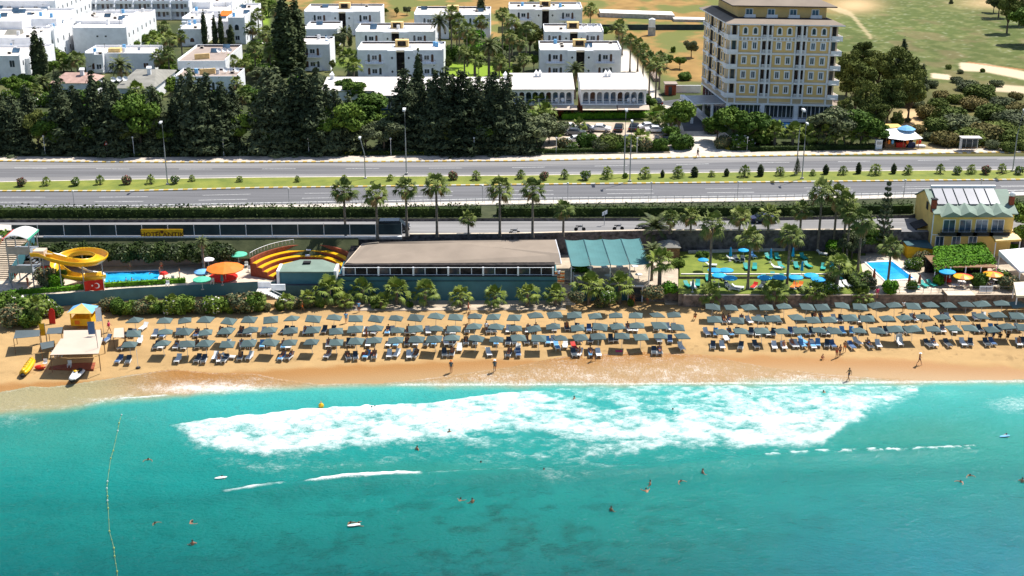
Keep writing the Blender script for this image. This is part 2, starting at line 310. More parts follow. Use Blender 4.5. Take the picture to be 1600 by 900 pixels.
def foam_density(px, py, X, Y):
    n = fbm(X/3.5, Y/2.0, 5, 31); n2 = fbm(X/1.0, Y/.7, 4, 41); nb = fbm(X/9., Y/5., 3, 51)
    jx = px+(fbm(X/4., Y/4., 4, 61)-.5)*60; jy = py+(fbm(X/3., Y/3., 4, 71)-.5)*20; ju = py+(fbm(X/2.5, Y/2.5, 4, 73)-.5)*9
    up = curve([(240, 664), (330, 656), (415, 650), (480, 640), (560, 638), (690, 632), (735, 622), (800, 615), (880, 607), (980, 603), (1100, 602), (1300, 601), (1450, 601)], px)
    lo = curve([(240, 664), (262, 668), (300, 694), (330, 716), (400, 728), (480, 722), (560, 708), (640, 702), (690, 708), (740, 716), (800, 722), (860, 736), (930, 728), (1000, 722), (1060, 706), (1120, 706), (1200, 708), (1290, 704), (1310, 690), (1325, 672), (1350, 655), (1400, 645), (1440, 625), (1455, 601)], jx)
    inside = sstep(-1, 3.5, ju-up)*sstep(-14, 26, lo-jy)*sstep(252, 262, jx)*(1-sstep(1440, 1456, jx))
    dens = .39+.16*(nb-.5)
    lead = np.exp(-np.clip(py-up, 0, 99)/26.)*(1-sstep(700, 980, px))          # packed foam behind the leading edge
    rear = np.exp(-((py-(lo-14))/11.)**2)*sstep(1100, 1180, px)*(1-sstep(1300, 1330, px))
    mid = np.exp(-((py-curve([(600, 690), (760, 655), (900, 668), (1100, 672), (1300, 640)], px))/24.)**2)*.22
    gap = np.exp(-(((px-800)/75)**2+((py-690)/20)**2))*.34
    thin = sstep(560, 250, px)*np.clip((py-up-22)/40, 0, 1)*.25
    f = inside*(dens+.05+.46*lead+.42*rear+mid*1.0-gap-thin+.55*(n-.5)+.75*(n2-.5)+.08*sstep(950, 1100, px))
    # trailing wisps below the broken wave
    w = sstep(22, -8, jy-lo-16)*sstep(240, 300, px)*(1-sstep(1290, 1330, px))*(py > up)*(.2+.5*(n-.4)+.35*(n2-.5)); f = np.maximum(f, w+inside*0)
    # the right hand patch near the edge of the frame
    r = np.exp(-(((px-1590)/70)**2+((py-632)/20)**2))*.48; r2 = np.exp(-(((px-1470)/110)**2+((py-615)/12)**2))*.3
    f = np.maximum(f, np.maximum(r, r2)*(.8+.5*n2))
    # second low crest with its curl
    yc = curve([(330, 772), (380, 765), (450, 757), (530, 748), (600, 743), (662, 741), (760, 735), (900, 733), (1000, 729)], px)
    k = np.exp(-((py-yc)/3.4)**2)*sstep(343, 352, px)*(1-sstep(650, 668, px))*(.55+.9*np.exp(-((px-560)/90)**2)+.3*np.exp(-((px-390)/30)**2))*(1-.85*np.exp(-((px-462)/24)**2))
    k2 = np.exp(-((py-yc-1)/3.)**2)*sstep(660, 670, px)*(1-sstep(1000, 1010, px))*(.34+.5*(n2-.35))*(1-.8*np.exp(-((px-880)/40)**2))
    y3 = curve([(1180, 714), (1250, 708), (1350, 706), (1450, 704), (1535, 699)], px)
    k3 = np.exp(-((py-y3)/4.)**2)*sstep(1184, 1200, px)*(1-sstep(1520, 1540, px))*(.50+.5*(n2-.35))
    f = np.maximum.reduce([f, k*(.95+1.2*(n2-.5)), k2*.8, k3*1.25*sstep(.36, .60, n2)])
    # swash
    st = curve(swash, px); so = curve(seatop, px)
    edge = np.exp(-((py-st-1.2)/1.5)**2)*(.38+.3*(n-.4))
    lace = sstep(0, 4, py-st)*(1-sstep(-2, 4, py-so))*(.11+.45*(n2-.4)+.3*(n-.5)+.16*sstep(25, 4, so-py))*np.where(px < 130, .8, 1.)
    lip = np.exp(-((py-so+1)/2.2)**2)*sstep(560, 640, px)*.60
    left = np.exp(-(((px-330)/130)**2+((py-607)/11)**2))*.7*(.65+.8*n2)
    l3 = np.exp(-((py-curve([(180, 625), (260, 619)], px))/1.6)**2)*sstep(176, 190, px)*(1-sstep(255, 270, px))*.75
    l4 = np.exp(-(((px-25)/60)**2+((py-658)/18)**2))*.36*(.6+.9*n2)+np.exp(-(((px-220)/70)**2+((py-655)/12)**2))*.26
    f = np.maximum.reduce([f, edge, lace, lip, left, l3, l4])
    # faint speckle on the near shore water
    f = np.maximum(f, .2*sstep(660, 610, py)*sstep(.5, .7, n2)*(py > so))
    return np.clip(f, 0, 1.1)
def sea_col(X, Y, Z):
    px, py = npPX(X, Y, 0*Z); n = fbm(X/5., Y/4., 5, 81); nn = fbm(X/14., Y/6., 4, 91); st = curve(swash, px); so = curve(seatop, px)
    keys = [(590, (110, 204, 190)), (640, (80, 188, 178)), (700, (50, 164, 152)), (760, (32, 148, 138)), (830, (24, 132, 123)), (900, (14, 114, 110)), (1050, (10, 95, 110))]
    kk = np.array([lin(c) for _, c in keys]); ky = [k for k, _ in keys]
    c = np.stack([np.interp(py, ky, kk[:, i]) for i in range(3)], -1)
    murk = lin((84, 150, 128)); t = (sstep(420, 60, px)*sstep(760, 650, py)*.55+np.exp(-(((px-1430)/170)**2+((py-680)/30)**2))*.6+np.exp(-(((px-650)/200)**2+((py-733)/12)**2))*.5)*(.7+.6*nn)
    c = c+(murk-c)*np.clip(t, 0, 1)[..., None]
    blue = lin((12, 140, 158)); t = sstep(950, 1600, px)*sstep(700, 900, py)*.6; c = c+(blue-c)*t[..., None]
    grass = sstep(.44, .74, fbm(X/1.9, Y/1.5, 6, 101)+.16*(nn-.5))*sstep(735, 800, py)*(.25+.75*np.exp(-((px-760)/300)**2))
    c = c*(1-.33*grass[..., None]); c = c*(.90+.2*n[..., None])
    dark = np.exp(-((py-curve([(200, 790), (800, 752), (1600, 738)], px))/13.)**2)*.14; c = c*(1-dark[..., None])
    khaki = lin((150, 142, 108)); film = wetcol(px, py, fbm(X/12., Y/5., 3, 21))
    a = film+(khaki-film)*sstep(300, 120, px)[..., None]
    t = sstep(-7, 9, py-so+(n-.5)*9); c = a+(c-a)*t[..., None]
    c = c*(1+(np.array((.32, .58, .61))-1)*t[..., None])
    return np.concatenate([c, foam_density(px, py, X, Y)[..., None]], -1)
def sea_z(X, Y):
    px, py = npPX(X, Y, 0*X); st = curve(swash, px); zb = zbeach(X, Y)
    z = .16*(fbm(X/5., Y/2.2, 4, 111)-.5)+.10*(fbm(X/1.2, Y/.8, 3, 121)-.5)
    up = curve([(240, 666), (330, 656), (415, 650), (560, 638), (690, 632), (800, 615), (980, 603), (1450, 600)], px)
    fd = foam_density(px, py, X, Y); z = z+np.clip(fd, 0, 1)*(.30*fbm(X/.9, Y/.7, 4, 131)+.22*fbm(X/2.6, Y/1.8, 2, 137))
    z = z+.35*np.exp(-np.clip(py-up, 0, 200)/22.)*sstep(-2, 2, py-up)*sstep(250, 400, px)*(1-sstep(750, 950, px))
    yc = curve([(330, 772), (450, 757), (560, 746), (662, 741), (1000, 729), (1200, 712), (1535, 700)], px)
    z = z+.3*np.exp(-((py-yc-5)/9.)**2)*sstep(250, 420, px)*(1-sstep(1450, 1560, px))
    shore = sstep(18, 0, py-st); z = z*(1-shore)-.0
    film = np.maximum(z*np.clip((py-st)/30, 0, 1), zb+.022)
    return np.where(py > st, film, zb-.25)
def stretch(a, b, step, far0, far1, n=14):
    m = list(np.arange(a, b, step)); lo = [a-(a-far0)*((i/n)**2.2) for i in range(n, 0, -1)]; hi = [b+(far1-b)*((i/n)**2.2) for i in range(0, n+1)]
    return np.array(lo+m+hi)
sea = sheet('sea', stretch(-74, 76, .2, -900, 900), np.concatenate([np.linspace(-900, 80, 20)[:-1], np.arange(80, 106, .6), np.arange(106, 168.01, .19)]), sea_z, sea_col, tint_mat('sea_water', .12, .12, .75, 1.6, foam=True), lambda X, Y: (lambda px, py: sstep(0, 6, py-curve(swash, px))*(1-sstep(-3, 5, py-curve(seatop, px)))*(.45+.55*sstep(500, 900, px)))(*npPX(X, Y, 0*X)))
sea['kind'] = 'structure'
beach = sheet('beach', stretch(-80, 84, .22, -900, 900), np.arange(128, 196, .22), beach_z, beach_col, tint_mat('sand', .95, .2, .5, 5., wetgloss=True))
beach['kind'] = 'structure'
g = MB(); g.prism([(-1500, 80), (1500, 80), (1500, 3500), (-1500, 3500)], -8, -3.5, 'earth'); structure('ground', g)

def slab(name, poly, z, m, z0=-3.4, side=None): mb = MB(); mb.prism([(p.x, p.y) for p in (P(a, b, z) for a, b in poly)], z0, z, m, side or m); return structure(name, mb)
def band(name, top, bot, z, m, thick=.004, base=None, x0=-700, x1=2300, n=60):   # strip between two sighted lines
    mb = MB(); xs = [x0+(x1-x0)*i/n for i in range(n+1)]
    a = [P(x, interp(bot, x), z) for x in xs]; b = [P(x, interp(top, x), z) for x in xs]; zb_ = base if base is not None else z-thick
    vs = a+b+[Vector((p.x, p.y, zb_)) for p in a]+[Vector((p.x, p.y, zb_)) for p in b]; k = n+1; fs = []
    for i in range(n): fs += [(i, i+1, k+i+1, k+i), (2*k+i, 2*k+i+1, i+1, i), (k+i, k+i+1, 3*k+i+1, 3*k+i)]
    mb.add(vs, fs, m); return structure(name, mb)
def ext(t): (a, b), (c, d) = t[0], t[1]; (e, f), (g_, h) = t[-2], t[-1]; return [(-700, b+(b-d)/(c-a)*(a+700)*.5)]+t+[(2300, h+(h-f)/(g_-e)*(2300-g_)*.5)]
# ---- main road and its strips (lines sighted at road level)
L_hedge = ext([(0, 344), (200, 344), (400, 343), (800, 342), (1200, 341), (1600, 334)])      # seaward foot of the hedge (service road level)
L_walk = ext([(0, 331), (200, 330), (400, 327), (800, 319), (1200, 314), (1600, 305)])      # seaward edge of the footway
L_near = ext([(0, 325), (200, 324), (400, 320), (800, 313), (1200, 309), (1600, 300)])        # kerb of the near carriageway
L_med0 = ext([(0, 298), (200, 298), (400, 293), (800, 288), (1200, 284), (1600, 280)])        # median, near kerb
L_med1 = ext([(0, 284), (200, 280), (400, 277), (800, 274), (1200, 268), (1600, 265)])        # median, far kerb
L_far = ext([(0, 251), (200, 253), (400, 253), (800, 251), (1200, 243), (1600, 237)])         # far kerb
L_walk2 = ext([(0, 244), (200, 246), (400, 244), (800, 243), (1200, 237), (1600, 231)])      # back of the far footway
def off(t, d): return [(a, b+d) for a, b in t]
land = MB()                                      # the land behind the beach: one solid shelf at main-road level
xs = [-700+60*i for i in range(51)]; lo = [P(x, interp(L_hedge, x)-1.5, ZR) for x in xs]
land.prism([(p.x, p.y) for p in lo]+[(1400, 3300), (-1400, 3300)], -3.4, ZR-.03, 'garden_soil', 'stone_dark'); structure('land', land)
band('footway', L_near, L_walk, ZR+.10, 'concrete_pale', base=ZR-.02)
band('carriageway', L_med0, L_near, ZR-.005, 'asphalt', base=ZR-.02)
band('median', L_med1, L_med0, ZR+.15, 'grass', base=ZR-.02)
band('far_carriageway', L_far, L_med1, ZR-.004, 'asphalt_worn', base=ZR-.02)
band('far_lane_wear', off([(a, b*.62+c*.38) for (a, b), (_, c) in zip(L_far, L_med1)], 0), off([(a, b*.2+c*.8) for (a, b), (_, c) in zip(L_far, L_med1)], 0), ZR+.001, 'asphalt', base=ZR-.01)
band('far_footway', L_walk2, L_far, ZR+.12, 'pavement', base=ZR-.02)
for nm, t in (('kerb', L_med0), ('kerb', L_far)): band(nm, off(t, -1.1), off(t, .35), ZR+.17, 'kerb_paint', base=ZR-.02)
band('kerb', off(L_med1, -.5), off(L_med1, .4), ZR+.16, 'concrete_pale', base=ZR-.02)
band('gutter', off(L_med0, .35), off(L_med0, 1.6), ZR-.001, 'concrete_pale', base=ZR-.01)
band('road_marking', off(L_near, -3.4), off(L_near, -2.7), ZR-.001, 'road_paint', base=ZR-.01)
def dashes(t, dy, z, mod, on, w=.16):
    mb = MB(); x = -120.
    while x < 140:
        for a, b in ((x, x+on),):
            q = []
            for xx in (a, b):
                px = PXY(xx, 220, z)[0]; px = PXY(xx, P(px, interp(t, px)+dy, z).y, z)[0]; q.append(P(px, interp(t, px)+dy, z))
            mb.prism([(q[0].x, q[0].y-w/2), (q[1].x, q[1].y-w/2), (q[1].x, q[1].y+w/2), (q[0].x, q[0].y+w/2)], z-.01, z, 'road_paint')
        x += mod
    return mb
structure('road_marking', dashes(L_near, -9, ZR-.0005, 17, 8)); structure('road_marking', dashes(L_med0, 10, ZR-.0005, 17, 8, .12)); structure('road_marking', dashes(L_far, 11, ZR+.005, 15, 6))
# ---- service road
L_serv = ext([(0, 371), (560, 370), (800, 368), (1000, 363), (1200, 362), (1420, 362), (1600, 362)])
mb = MB(); xs = [-700+60*i for i in range(51)]; a = [P(x, interp(L_serv, x), ZS) for x in xs]; b = [P(x, interp(L_hedge, x)-5, ZS) for x in xs][::-1]
mb.prism([(p.x, p.y) for p in a+b], -3.4, ZS, 'asphalt_worn', 'stone_dark'); structure('service_road', mb)
# ---- terraces (tops sighted at their own levels)
slab('pool_terrace', [(-500, 480), (0, 466), (90, 459), (200, 450), (400, 440), (430, 440), (430, 396), (-500, 406)], ZD, 'deck', side='teal')
slab('lawn_terrace', [(1060, 459), (1352, 459), (1352, 380), (1060, 380)], ZD, 'lawn', side='stone')
slab('lawn_step', [(1062, 432), (1330, 432), (1330, 380), (1062, 380)], ZD+.35, 'lawn', z0=ZD-.2, side='stone')
slab('paved_terrace', [(1352.5, 459), (2400, 459), (2400, 375), (1352.5, 375)], ZD-.01, 'path', side='stone')
slab('garden_terrace', [(862, 440), (1059.5, 452), (1059.5, 372), (862, 372)], ZD+.2, 'path', side='stone')
slab('restaurant_yard', [(430.5, 446), (861.5, 446), (861.5, 378), (430.5, 378)], ZD-.02, 'dark_asphalt', side='teal_dark')
slab('promenade', [(540, 485), (884, 484), (884, 466), (540, 466)], ZB+.06, 'path', z0=ZB-1)
# planted bank between the pool terrace and the service road
mb = MB(); A = [P(x, 404, ZD+1.25) for x in (-300, 60, 200, 400, 560)]; B = [P(x, 371.3, ZS) for x in (-300, 60, 200, 400, 560)]
vs = A+B; mb.add(vs, [(i, i+1, 5+i+1, 5+i) for i in range(4)], 'garden_soil'); structure('planted_bank', mb)
# ================================================================== PLANTS
def leaves(mb, clumps, n, size, m, seed, flat=.35, asp=2.0, m2=None, p2=0.):
    rg = np.random.default_rng(seed); w = np.array([c[3]*c[3] for c in clumps]); w = w/w.sum()
    k = rg.choice(len(clumps), n, p=w); C = np.array([(c[0], c[1], c[2]) for c in clumps])[k]; Rr = np.array([(c[3], c[3], c[4] if len(c) > 4 else c[3]*.75) for c in clumps])[k]
    d = rg.normal(size=(n, 3)); d /= np.linalg.norm(d, axis=1)[:, None]; rad = rg.uniform(.62, 1.05, n)[:, None]**.7
    p = C+d*Rr*rad; nr = d+rg.normal(size=(n, 3))*.75+np.array([0, 0, flat]); nr /= np.linalg.norm(nr, axis=1)[:, None]
    t = np.cross(nr, rg.normal(size=(n, 3))); t /= np.linalg.norm(t, axis=1)[:, None]; b = np.cross(nr, t)
    s = size*rg.uniform(.6, 1.3, n)[:, None]; u = t*s*asp*.5; v = b*s*.5
    V = np.stack([p-u, p+v*.9, p+u, p-v*.9], 1).reshape(-1, 3)
    o = len(mb.v); mb.v += [tuple(x) for x in V.tolist()]; a = mb.mi(m); a2 = mb.mi(m2) if m2 else a
    for i in range(n): mb.f.append((o+4*i, o+4*i+1, o+4*i+2, o+4*i+3)); mb.m.append(a2 if (m2 and rg.random() < p2) else a)
    return mb
def fan_crown(seed, nl=27, nd=10, rl=1.0, green='fan_leaf'):
    rg = random.Random(seed); mb = MB()
    def fan(az, el, pet, r, m, droop):
        d = Vector((math.cos(az)*math.cos(el), math.sin(az)*math.cos(el), math.sin(el))); side = Vector((-math.sin(az), math.cos(az), 0)); upv = side.cross(d)*-1
        c = d*pet+Vector((0, 0, -.12*pet*pet)); mb.tube([Vector((0, 0, 0)), d*pet*.5+Vector((0, 0, .03)), c], .022, m, 3, False)
        roll = rg.uniform(-.5, .5); side = side*math.cos(roll)+upv*math.sin(roll); K = 11
        for k in range(K):
            a = (k/(K-1)-.5)*2.5; dd = (d*math.cos(a)+side*math.sin(a)).normalized(); L_ = r*(1-.28*abs(k/(K-1)-.5)*2)*rg.uniform(.88, 1.08); w = .07*r
            per = (side*math.cos(a)-d*math.sin(a)); m1 = c+dd*L_*.62+Vector((0, 0, -droop*.12)); m2 = c+dd*L_*.92+Vector((0, 0, -droop*rg.uniform(.35, .6)))
            mb.add([c-per*.02, m1-per*w, m2, m1+per*w, c+per*.02], [(0, 1, 2, 3, 4)], m)
    for i in range(nl):
        az = i*2.39996+rg.uniform(-.2, .2); el = R(82-105*(i/nl)**.85)+rg.uniform(-.1, .1)
        fan(az, el, rg.uniform(.7, 1.2)*rl, rg.uniform(.95, 1.3)*rl, green, .6+1.0*(i/nl))
    for i in range(nd):
        az = i*2.39996*1.3; fan(az, R(rg.uniform(-70, -32)), rg.uniform(.6, .9)*rl, rg.uniform(.85, 1.05)*rl, 'dry_frond', .7)
    return mb
def date_crown(seed, nf=38, L_=3.1, lf=26, m='date_leaf', dry=5):
    rg = random.Random(seed); mb = MB()
    for i in range(nf+dry):
        az = i*2.39996+rg.uniform(-.15, .15); el = R(80-88*(min(i, nf)/nf)**.9); Lf = L_*rg.uniform(.85, 1.08); mm = m if i < nf else 'dry_frond'
        d = Vector((math.cos(az), math.sin(az), 0)); pts = []; p = Vector((0, 0, 0)); e = el if i < nf else R(-25); n = 6
        for k in range(n+1):
            pts.append(p.copy()); p = p+(d*math.cos(e)+Vector((0, 0, math.sin(e))))*Lf/n; e -= R(14)
        mb.tube(pts, [.035*(1-k/(n+1)) for k in range(n+1)], mm, 3, False); side = Vector((-d.y, d.x, 0))
        for j in range(lf):
            t = (j+1.5)/(lf+1.5)*n; k = min(int(t), n-1); q = pts[k].lerp(pts[k+1], t-k); tg = (pts[k+1]-pts[k]).normalized(); l = .62*L_/3*math.sin(math.pi*min(1, .18+.86*j/lf))**.6
            for s in (-1, 1):
                dd = (side*s*.9+tg*.55+Vector((0, 0, -.12))).normalized(); w = tg*.055*L_/3
                mb.add([q-w, q+w, q+dd*l], [(0, 1, 2)], mm)
    return mb
def trunk_mesh(r0, r1, m='palm_bark', bulge=0.):
    mb = MB(); n = 8; mb.tube([(0, 0, k/n) for k in range(n+1)], [r0+(r1-r0)*k/n+(bulge if k == 0 else 0) for k in range(n+1)], m, 8); return mb.mesh('trunk', True)
FAN = [fan_crown(s).mesh('crown') for s in (1, 2, 3, 4)]; FANY = [fan_crown(s, 26, 0, 1.2, 'fan_bright').mesh('crown') for s in (11, 12, 13)]
DATE = [date_crown(s).mesh('crown') for s in (1, 2)]; CYC = [fan_crown(s, 20, 0, .62, 'fan_bright').mesh('crown') for s in (5, 6)]
TR1 = trunk_mesh(.2, .15, bulge=.1); TR2 = trunk_mesh(.3, .26, bulge=.06); TRB = trunk_mesh(.1, .06, 'bark')
def palm(px, py, z, pyc, kind='fan', cs=1., label='', group=None, name=None, base=None):
    b = base if base is not None else P(px, py, z); h = HT(px, py, z, pyc) if pyc else 1.; i = rnd.randrange(4)
    nm, cr, tr = {'fan': ('fan_palm', FAN[i], TR1), 'young': ('fan_palm', FANY[i % 3], TR2), 'date': ('date_palm', DATE[i % 2], TR2), 'cyc': ('small_palm', CYC[i % 2], TR1)}[kind]
    t = thing(name or nm, label, 'palm tree', b, rnd.uniform(0, 6.28), group)
    part('trunk', tr, t, sc=(cs**.5, cs**.5, max(h, .15))); part('crown', cr, t, loc=(0, 0, h), sc=cs*rnd.uniform(.94, 1.06)*{'fan': 1.17, 'young': 1.12, 'date': 1.1, 'cyc': 1.0}[kind]); return t
def conifer(seed, H=12., Rd=3., n=5200, m='conifer_leaf', size=.34, taper=1.0):
    rg = random.Random(seed); cl = []; z = H*.07
    while z < H*.97:
        t = z/H; rr = Rd*(1-t)**taper*rg.uniform(.75, 1.15)+.12; k = max(3, int(rr*3.4)); a0 = rg.uniform(0, 6)
        for i in range(k):
            a = a0+2*math.pi*i/k+rg.uniform(-.25, .25); q = rr*rg.uniform(.55, 1.1); s = .30+.34*rr*rg.uniform(.6, 1.)
            cl.append((math.cos(a)*q, math.sin(a)*q, z-q*.16+rg.uniform(-.2, .2), s, s*.42)); cl.append((math.cos(a)*q*.5, math.sin(a)*q*.5, z+.1, s*.9, s*.5))
        z += .5+.6*(1-t)
    cl += [(0, 0, H*(.94+.03*i), .16, .4) for i in range(3)]
    mb = MB(); leaves(mb, cl, n, size, m, seed, flat=1.3, asp=2.2); tr = MB(); tr.tube([(0, 0, 0), (0, 0, H*.5), (0, 0, H*.96)], [.24, .14, .03], 'bark', 6)
    for i in range(10):
        a = rg.uniform(0, 6.28); zz = H*rg.uniform(.15, .8); q = Rd*(1-zz/H)*.8; tr.tube([(0, 0, zz), (math.cos(a)*q, math.sin(a)*q, zz+.1)], [.05, .015], 'bark', 4)
    return tr.mesh('trunk'), mb.mesh('crown'), H
def broad(seed, H=6., Rd=2.6, n=3600, m='broad_leaf', size=.3, lobes=16, th=.35, m2=None, p2=0., flat=.7):
    rg = random.Random(seed); cl = []; tr = MB(); zc = H*(th+1)/2; hz = H*(1-th)/2; tr.tube([(0, 0, 0), (.05, .04, H*th), (.02, .1, H*.7)], [.16*H/6+.04, .12*H/6, .04], 'bark', 6)
    for i in range(lobes):
        a = i*2.4+rg.uniform(-.3, .3); e = math.asin(rg.uniform(-.75, .95)); q = rg.uniform(.5, .82); x, y, z = math.cos(a)*math.cos(e)*Rd*q, math.sin(a)*math.cos(e)*Rd*q, zc+math.sin(e)*hz*q
        s = Rd*rg.uniform(.24, .42); cl.append((x, y, z, s, s*flat)); tr.tube([(0, 0, H*th*rg.uniform(.8, 1.1)), (x*.5, y*.5, (z+H*th)*.5), (x, y, z)], [.06, .04, .015], 'bark', 4, False)
    mb = MB(); leaves(mb, cl, n, size, m, seed, flat=.3, asp=1.7, m2=m2, p2=p2); return tr.mesh('trunk'), mb.mesh('crown'), H
def shrub(seed, H=1.2, Rd=.8, n=700, m='broad_leaf', size=.2, m2=None, p2=0., lobes=8):
    rg = random.Random(seed); cl = [(math.cos(i*2.4)*Rd*.5*rg.uniform(.4, 1.1), math.sin(i*2.4)*Rd*.5*rg.uniform(.4, 1.1), H*rg.uniform(.3, .62), Rd*rg.uniform(.35, .55), H*.34) for i in range(lobes)]
    mb = MB(); leaves(mb, cl, n, size, m, seed, flat=.4, asp=1.8, m2=m2, p2=p2)
    st = MB(); [st.tube([(0, 0, 0), (c[0], c[1], c[2])], [.03, .012], 'bark', 4, False) for c in cl[:5]]; return st.mesh('stems'), mb.mesh('foliage'), H
def cypress(seed, H=10., Rd=.9, n=2600):
    rg = random.Random(seed); cl = []; z = .5
    while z < H-.3: t = z/H; r = Rd*math.sin(math.pi*min(1, .16+.84*t)**.9)**.7*rg.uniform(.85, 1.1)+.08; cl += [(math.cos(a)*r*.5, math.sin(a)*r*.5, z+rg.uniform(-.2, .2), r*.6, .7) for a in (0.3+z, 2.4+z, 4.5+z)]; z += .5
    cl.append((0, 0, H-.3, .14, .5)); mb = MB(); leaves(mb, cl, n, .3, 'cypress_leaf', seed, flat=.8, asp=2.2); tr = MB(); tr.tube([(0, 0, 0), (0, 0, H*.9)], [.16, .03], 'bark', 6); return tr.mesh('trunk'), mb.mesh('crown'), H
def araucaria(seed, H=8., Rd=1.9, m='conifer_leaf'):
    rg = random.Random(seed); mb = MB(); tr = MB(); tr.tube([(0, 0, 0), (0, 0, H)], [.12, .02], 'bark', 6); z = H*.12
    while z < H*.98:
        q = Rd*(1-z/H)**.8+.1; k = 7
        for i in range(k):
            a = 2*math.pi*i/k+z*2; e = Vector((math.cos(a)*q, math.sin(a)*q, z+q*.22)); cl = [(e.x*t, e.y*t, z+q*.22*t*t, .17, .12) for t in (.3, .5, .7, .9, 1.)]; leaves(mb, cl, 34, .2, m, seed+i+int(z*10), asp=1.8)
            tr.tube([(0, 0, z), e], [.03, .01], 'bark', 3, False)
        z += H*.075
    return tr.mesh('trunk'), mb.mesh('crown'), H
CON = [conifer(1, 12, 3.7, 6000, taper=1.1), conifer(2, 12, 3.2, 5600, taper=.85), conifer(3, 12, 4.0, 6500, taper=.95), conifer(4, 12, 3.0, 5000, taper=1.), conifer(6, 12, 3.5, 6000, taper=.8)]
BRO = [broad(1), broad(2, Rd=3.), broad(3, H=5, Rd=2.6, lobes=20)]; OLI = [broad(5, H=5, Rd=2.5, m='olive_leaf', size=.24), broad(6, H=5, Rd=2.7, m='olive_leaf', size=.24)]
PIN = [broad(8, H=11, Rd=4., n=6500, m='pine_leaf', size=.32, lobes=30, th=.25, flat=.55), broad(9, H=11, Rd=4.4, n=6500, m='pine_leaf', size=.32, lobes=34, th=.2, flat=.55)]
CYP = [cypress(1), cypress(2)]; ARA = [araucaria(1)]
SHR = [shrub(1), shrub(2, 1.1, .9)]; OLE = [shrub(3, 1.5, .95, 900, 'olive_leaf', .17, 'pink_flower', .25), shrub(4, 1.5, .95, 900, 'broad_leaf', .17, 'white_flower', .22)]
BUSH = [shrub(5, 2.6, 2.4, 3000, 'scrub_leaf', .26, lobes=16), shrub(6, 2.6, 2.6, 3000, 'olive_leaf', .24, lobes=16), shrub(7, 2.4, 2.4, 3000, 'scrub_dry', .26, lobes=16)]
CREEP = [shrub(15, 2., 1.6, 2600, 'hedge_leaf', .2, lobes=14), shrub(16, 2., 1.6, 2600, 'hedge_leaf', .2, 'olive_leaf', .3, lobes=14)]
LEAFY = [shrub(11, 2., 1.5, 3000, 'broad_leaf', .19, lobes=14), shrub(12, 2., 1.5, 3000, 'broad_leaf', .17, 'white_flower', .07, lobes=14), shrub(13, 2., 1.5, 3000, 'olive_leaf', .17, 'dry_frond', .16, lobes=14), shrub(14, 2., 1.5, 2600, 'vine_leaf', .2, lobes=14)]
def plant(kind, i, px, py, z, pyt, label, cat, name, group=None, wsc=1., base=None, H=None):
    tr, cr, h0 = kind[i % len(kind)]; b = base if base is not None else P(px, py, z); h = H or HT(px, py, z, pyt); s = h/h0
    t = thing(name, label, cat, b, rnd.uniform(0, 6.28), group); t.scale = (s*wsc, s*wsc, s)
    part(tr.name.split('.')[0], tr, t); part(cr.name.split('.')[0], cr, t); return t
def hedge(name, pts, w, h, z, label, m='hedge_leaf', dens=26, size=.2, top=None, group=None, lower=.92):
    mb = MB(); rg = np.random.default_rng(len(pts)*7+int(h*10)); core = MB(); pts = [Vector((p[0], p[1], 0)) for p in pts]
    for a, b in zip(pts, pts[1:]):
        d = b-a; L_ = d.length; d = d/L_; s = Vector((-d.y, d.x, 0)); core.prism([tuple((a+s*w*.33)[:2]), tuple((b+s*w*.33)[:2]), tuple((b-s*w*.33)[:2]), tuple((a-s*w*.33)[:2])], z, z+h*.74, m)
        n = int(L_*(h*2+w)*dens)
        cl = []; kk = max(2, int(L_/.7))
        for i in range(kk):
            q = a+d*(L_*(i+.5)/kk); hh = h*rg.uniform(.92, 1.05); cl += [(q.x+s.x*w*.3*o, q.y+s.y*w*.3*o, z+hh*zz, .36*w if w < 1.2 else .5, hh*.3) for o in (-1, 1) for zz in (.3, .72)]
        leaves(mb, cl, n, size, m, int(rg.integers(9999)), flat=.6, asp=1.6, m2=top, p2=.3 if top else 0)
    o = solo(name, mb, label, 'hedge', group); part('inner_branches', core, o); return o

# ---- hedges beside the roads
def along(line, x0, x1, z, dy=0, n=14): return [P(x0+(x1-x0)*i/n, interp(line, x0+(x1-x0)*i/n)+dy, z) for i in range(n+1)]
for k, (x0, x1, lab) in enumerate(((-60, 752, 'long dark hedge between highway and service road, left of its gap'), (776, 1424, 'long dark hedge between highway and service road, right of its gap'), (1572, 1700, 'dark hedge on the roadside behind and right of the yellow house'))):
    hedge('hedge', along(L_hedge, x0, x1, ZS, -1.5, 30 if k < 2 else 5), 1.9, 2.35 if k < 2 else 2.4, ZS, lab, dens=14, size=.26, group='roadside hedges')
hedge('hedge', along(L_walk2, 115, 830, ZR, -3, 24), 1.0, .55, ZR, 'low clipped hedge along the far footway in front of the dark conifers', top='hedge_gold', group='low hedges by the far footway')
hedge('hedge', along(L_walk2, 832, 1045, ZR, -3, 10), 1.5, 1.0, ZR, 'low green hedge between the far footway and the car park', group='low hedges by the far footway')
hedge('hedge', along(L_walk2, 1140, 1372, ZR, -2.5, 10), 1.5, .95, ZR, 'low hedge along the far footway in front of the tall yellow hotel garden', group='low hedges by the far footway')
hedge('hedge', [P(1118, 226, ZR), P(1138, 235, ZR), P(1175, 234, ZR)], .7, .7, ZR, 'short golden clipped hedge at the corner of the hotel garden and side street', m='hedge_gold')
hedge('hedge', [P(878, 186, ZR), P(1030, 183, ZR)], 1.4, 1.5, ZR, 'bright green clipped hedge between the car park and the two arcaded pavilions', m='vine_leaf')
hedge('hedge', [P(1348, 459, ZD), P(1318, 425, ZD), P(1300, 400, ZD)], 1.8, 1.7, ZD, 'thick green hedge between the lawn and the right swimming pool', m='hedge_leaf', top='broad_leaf')
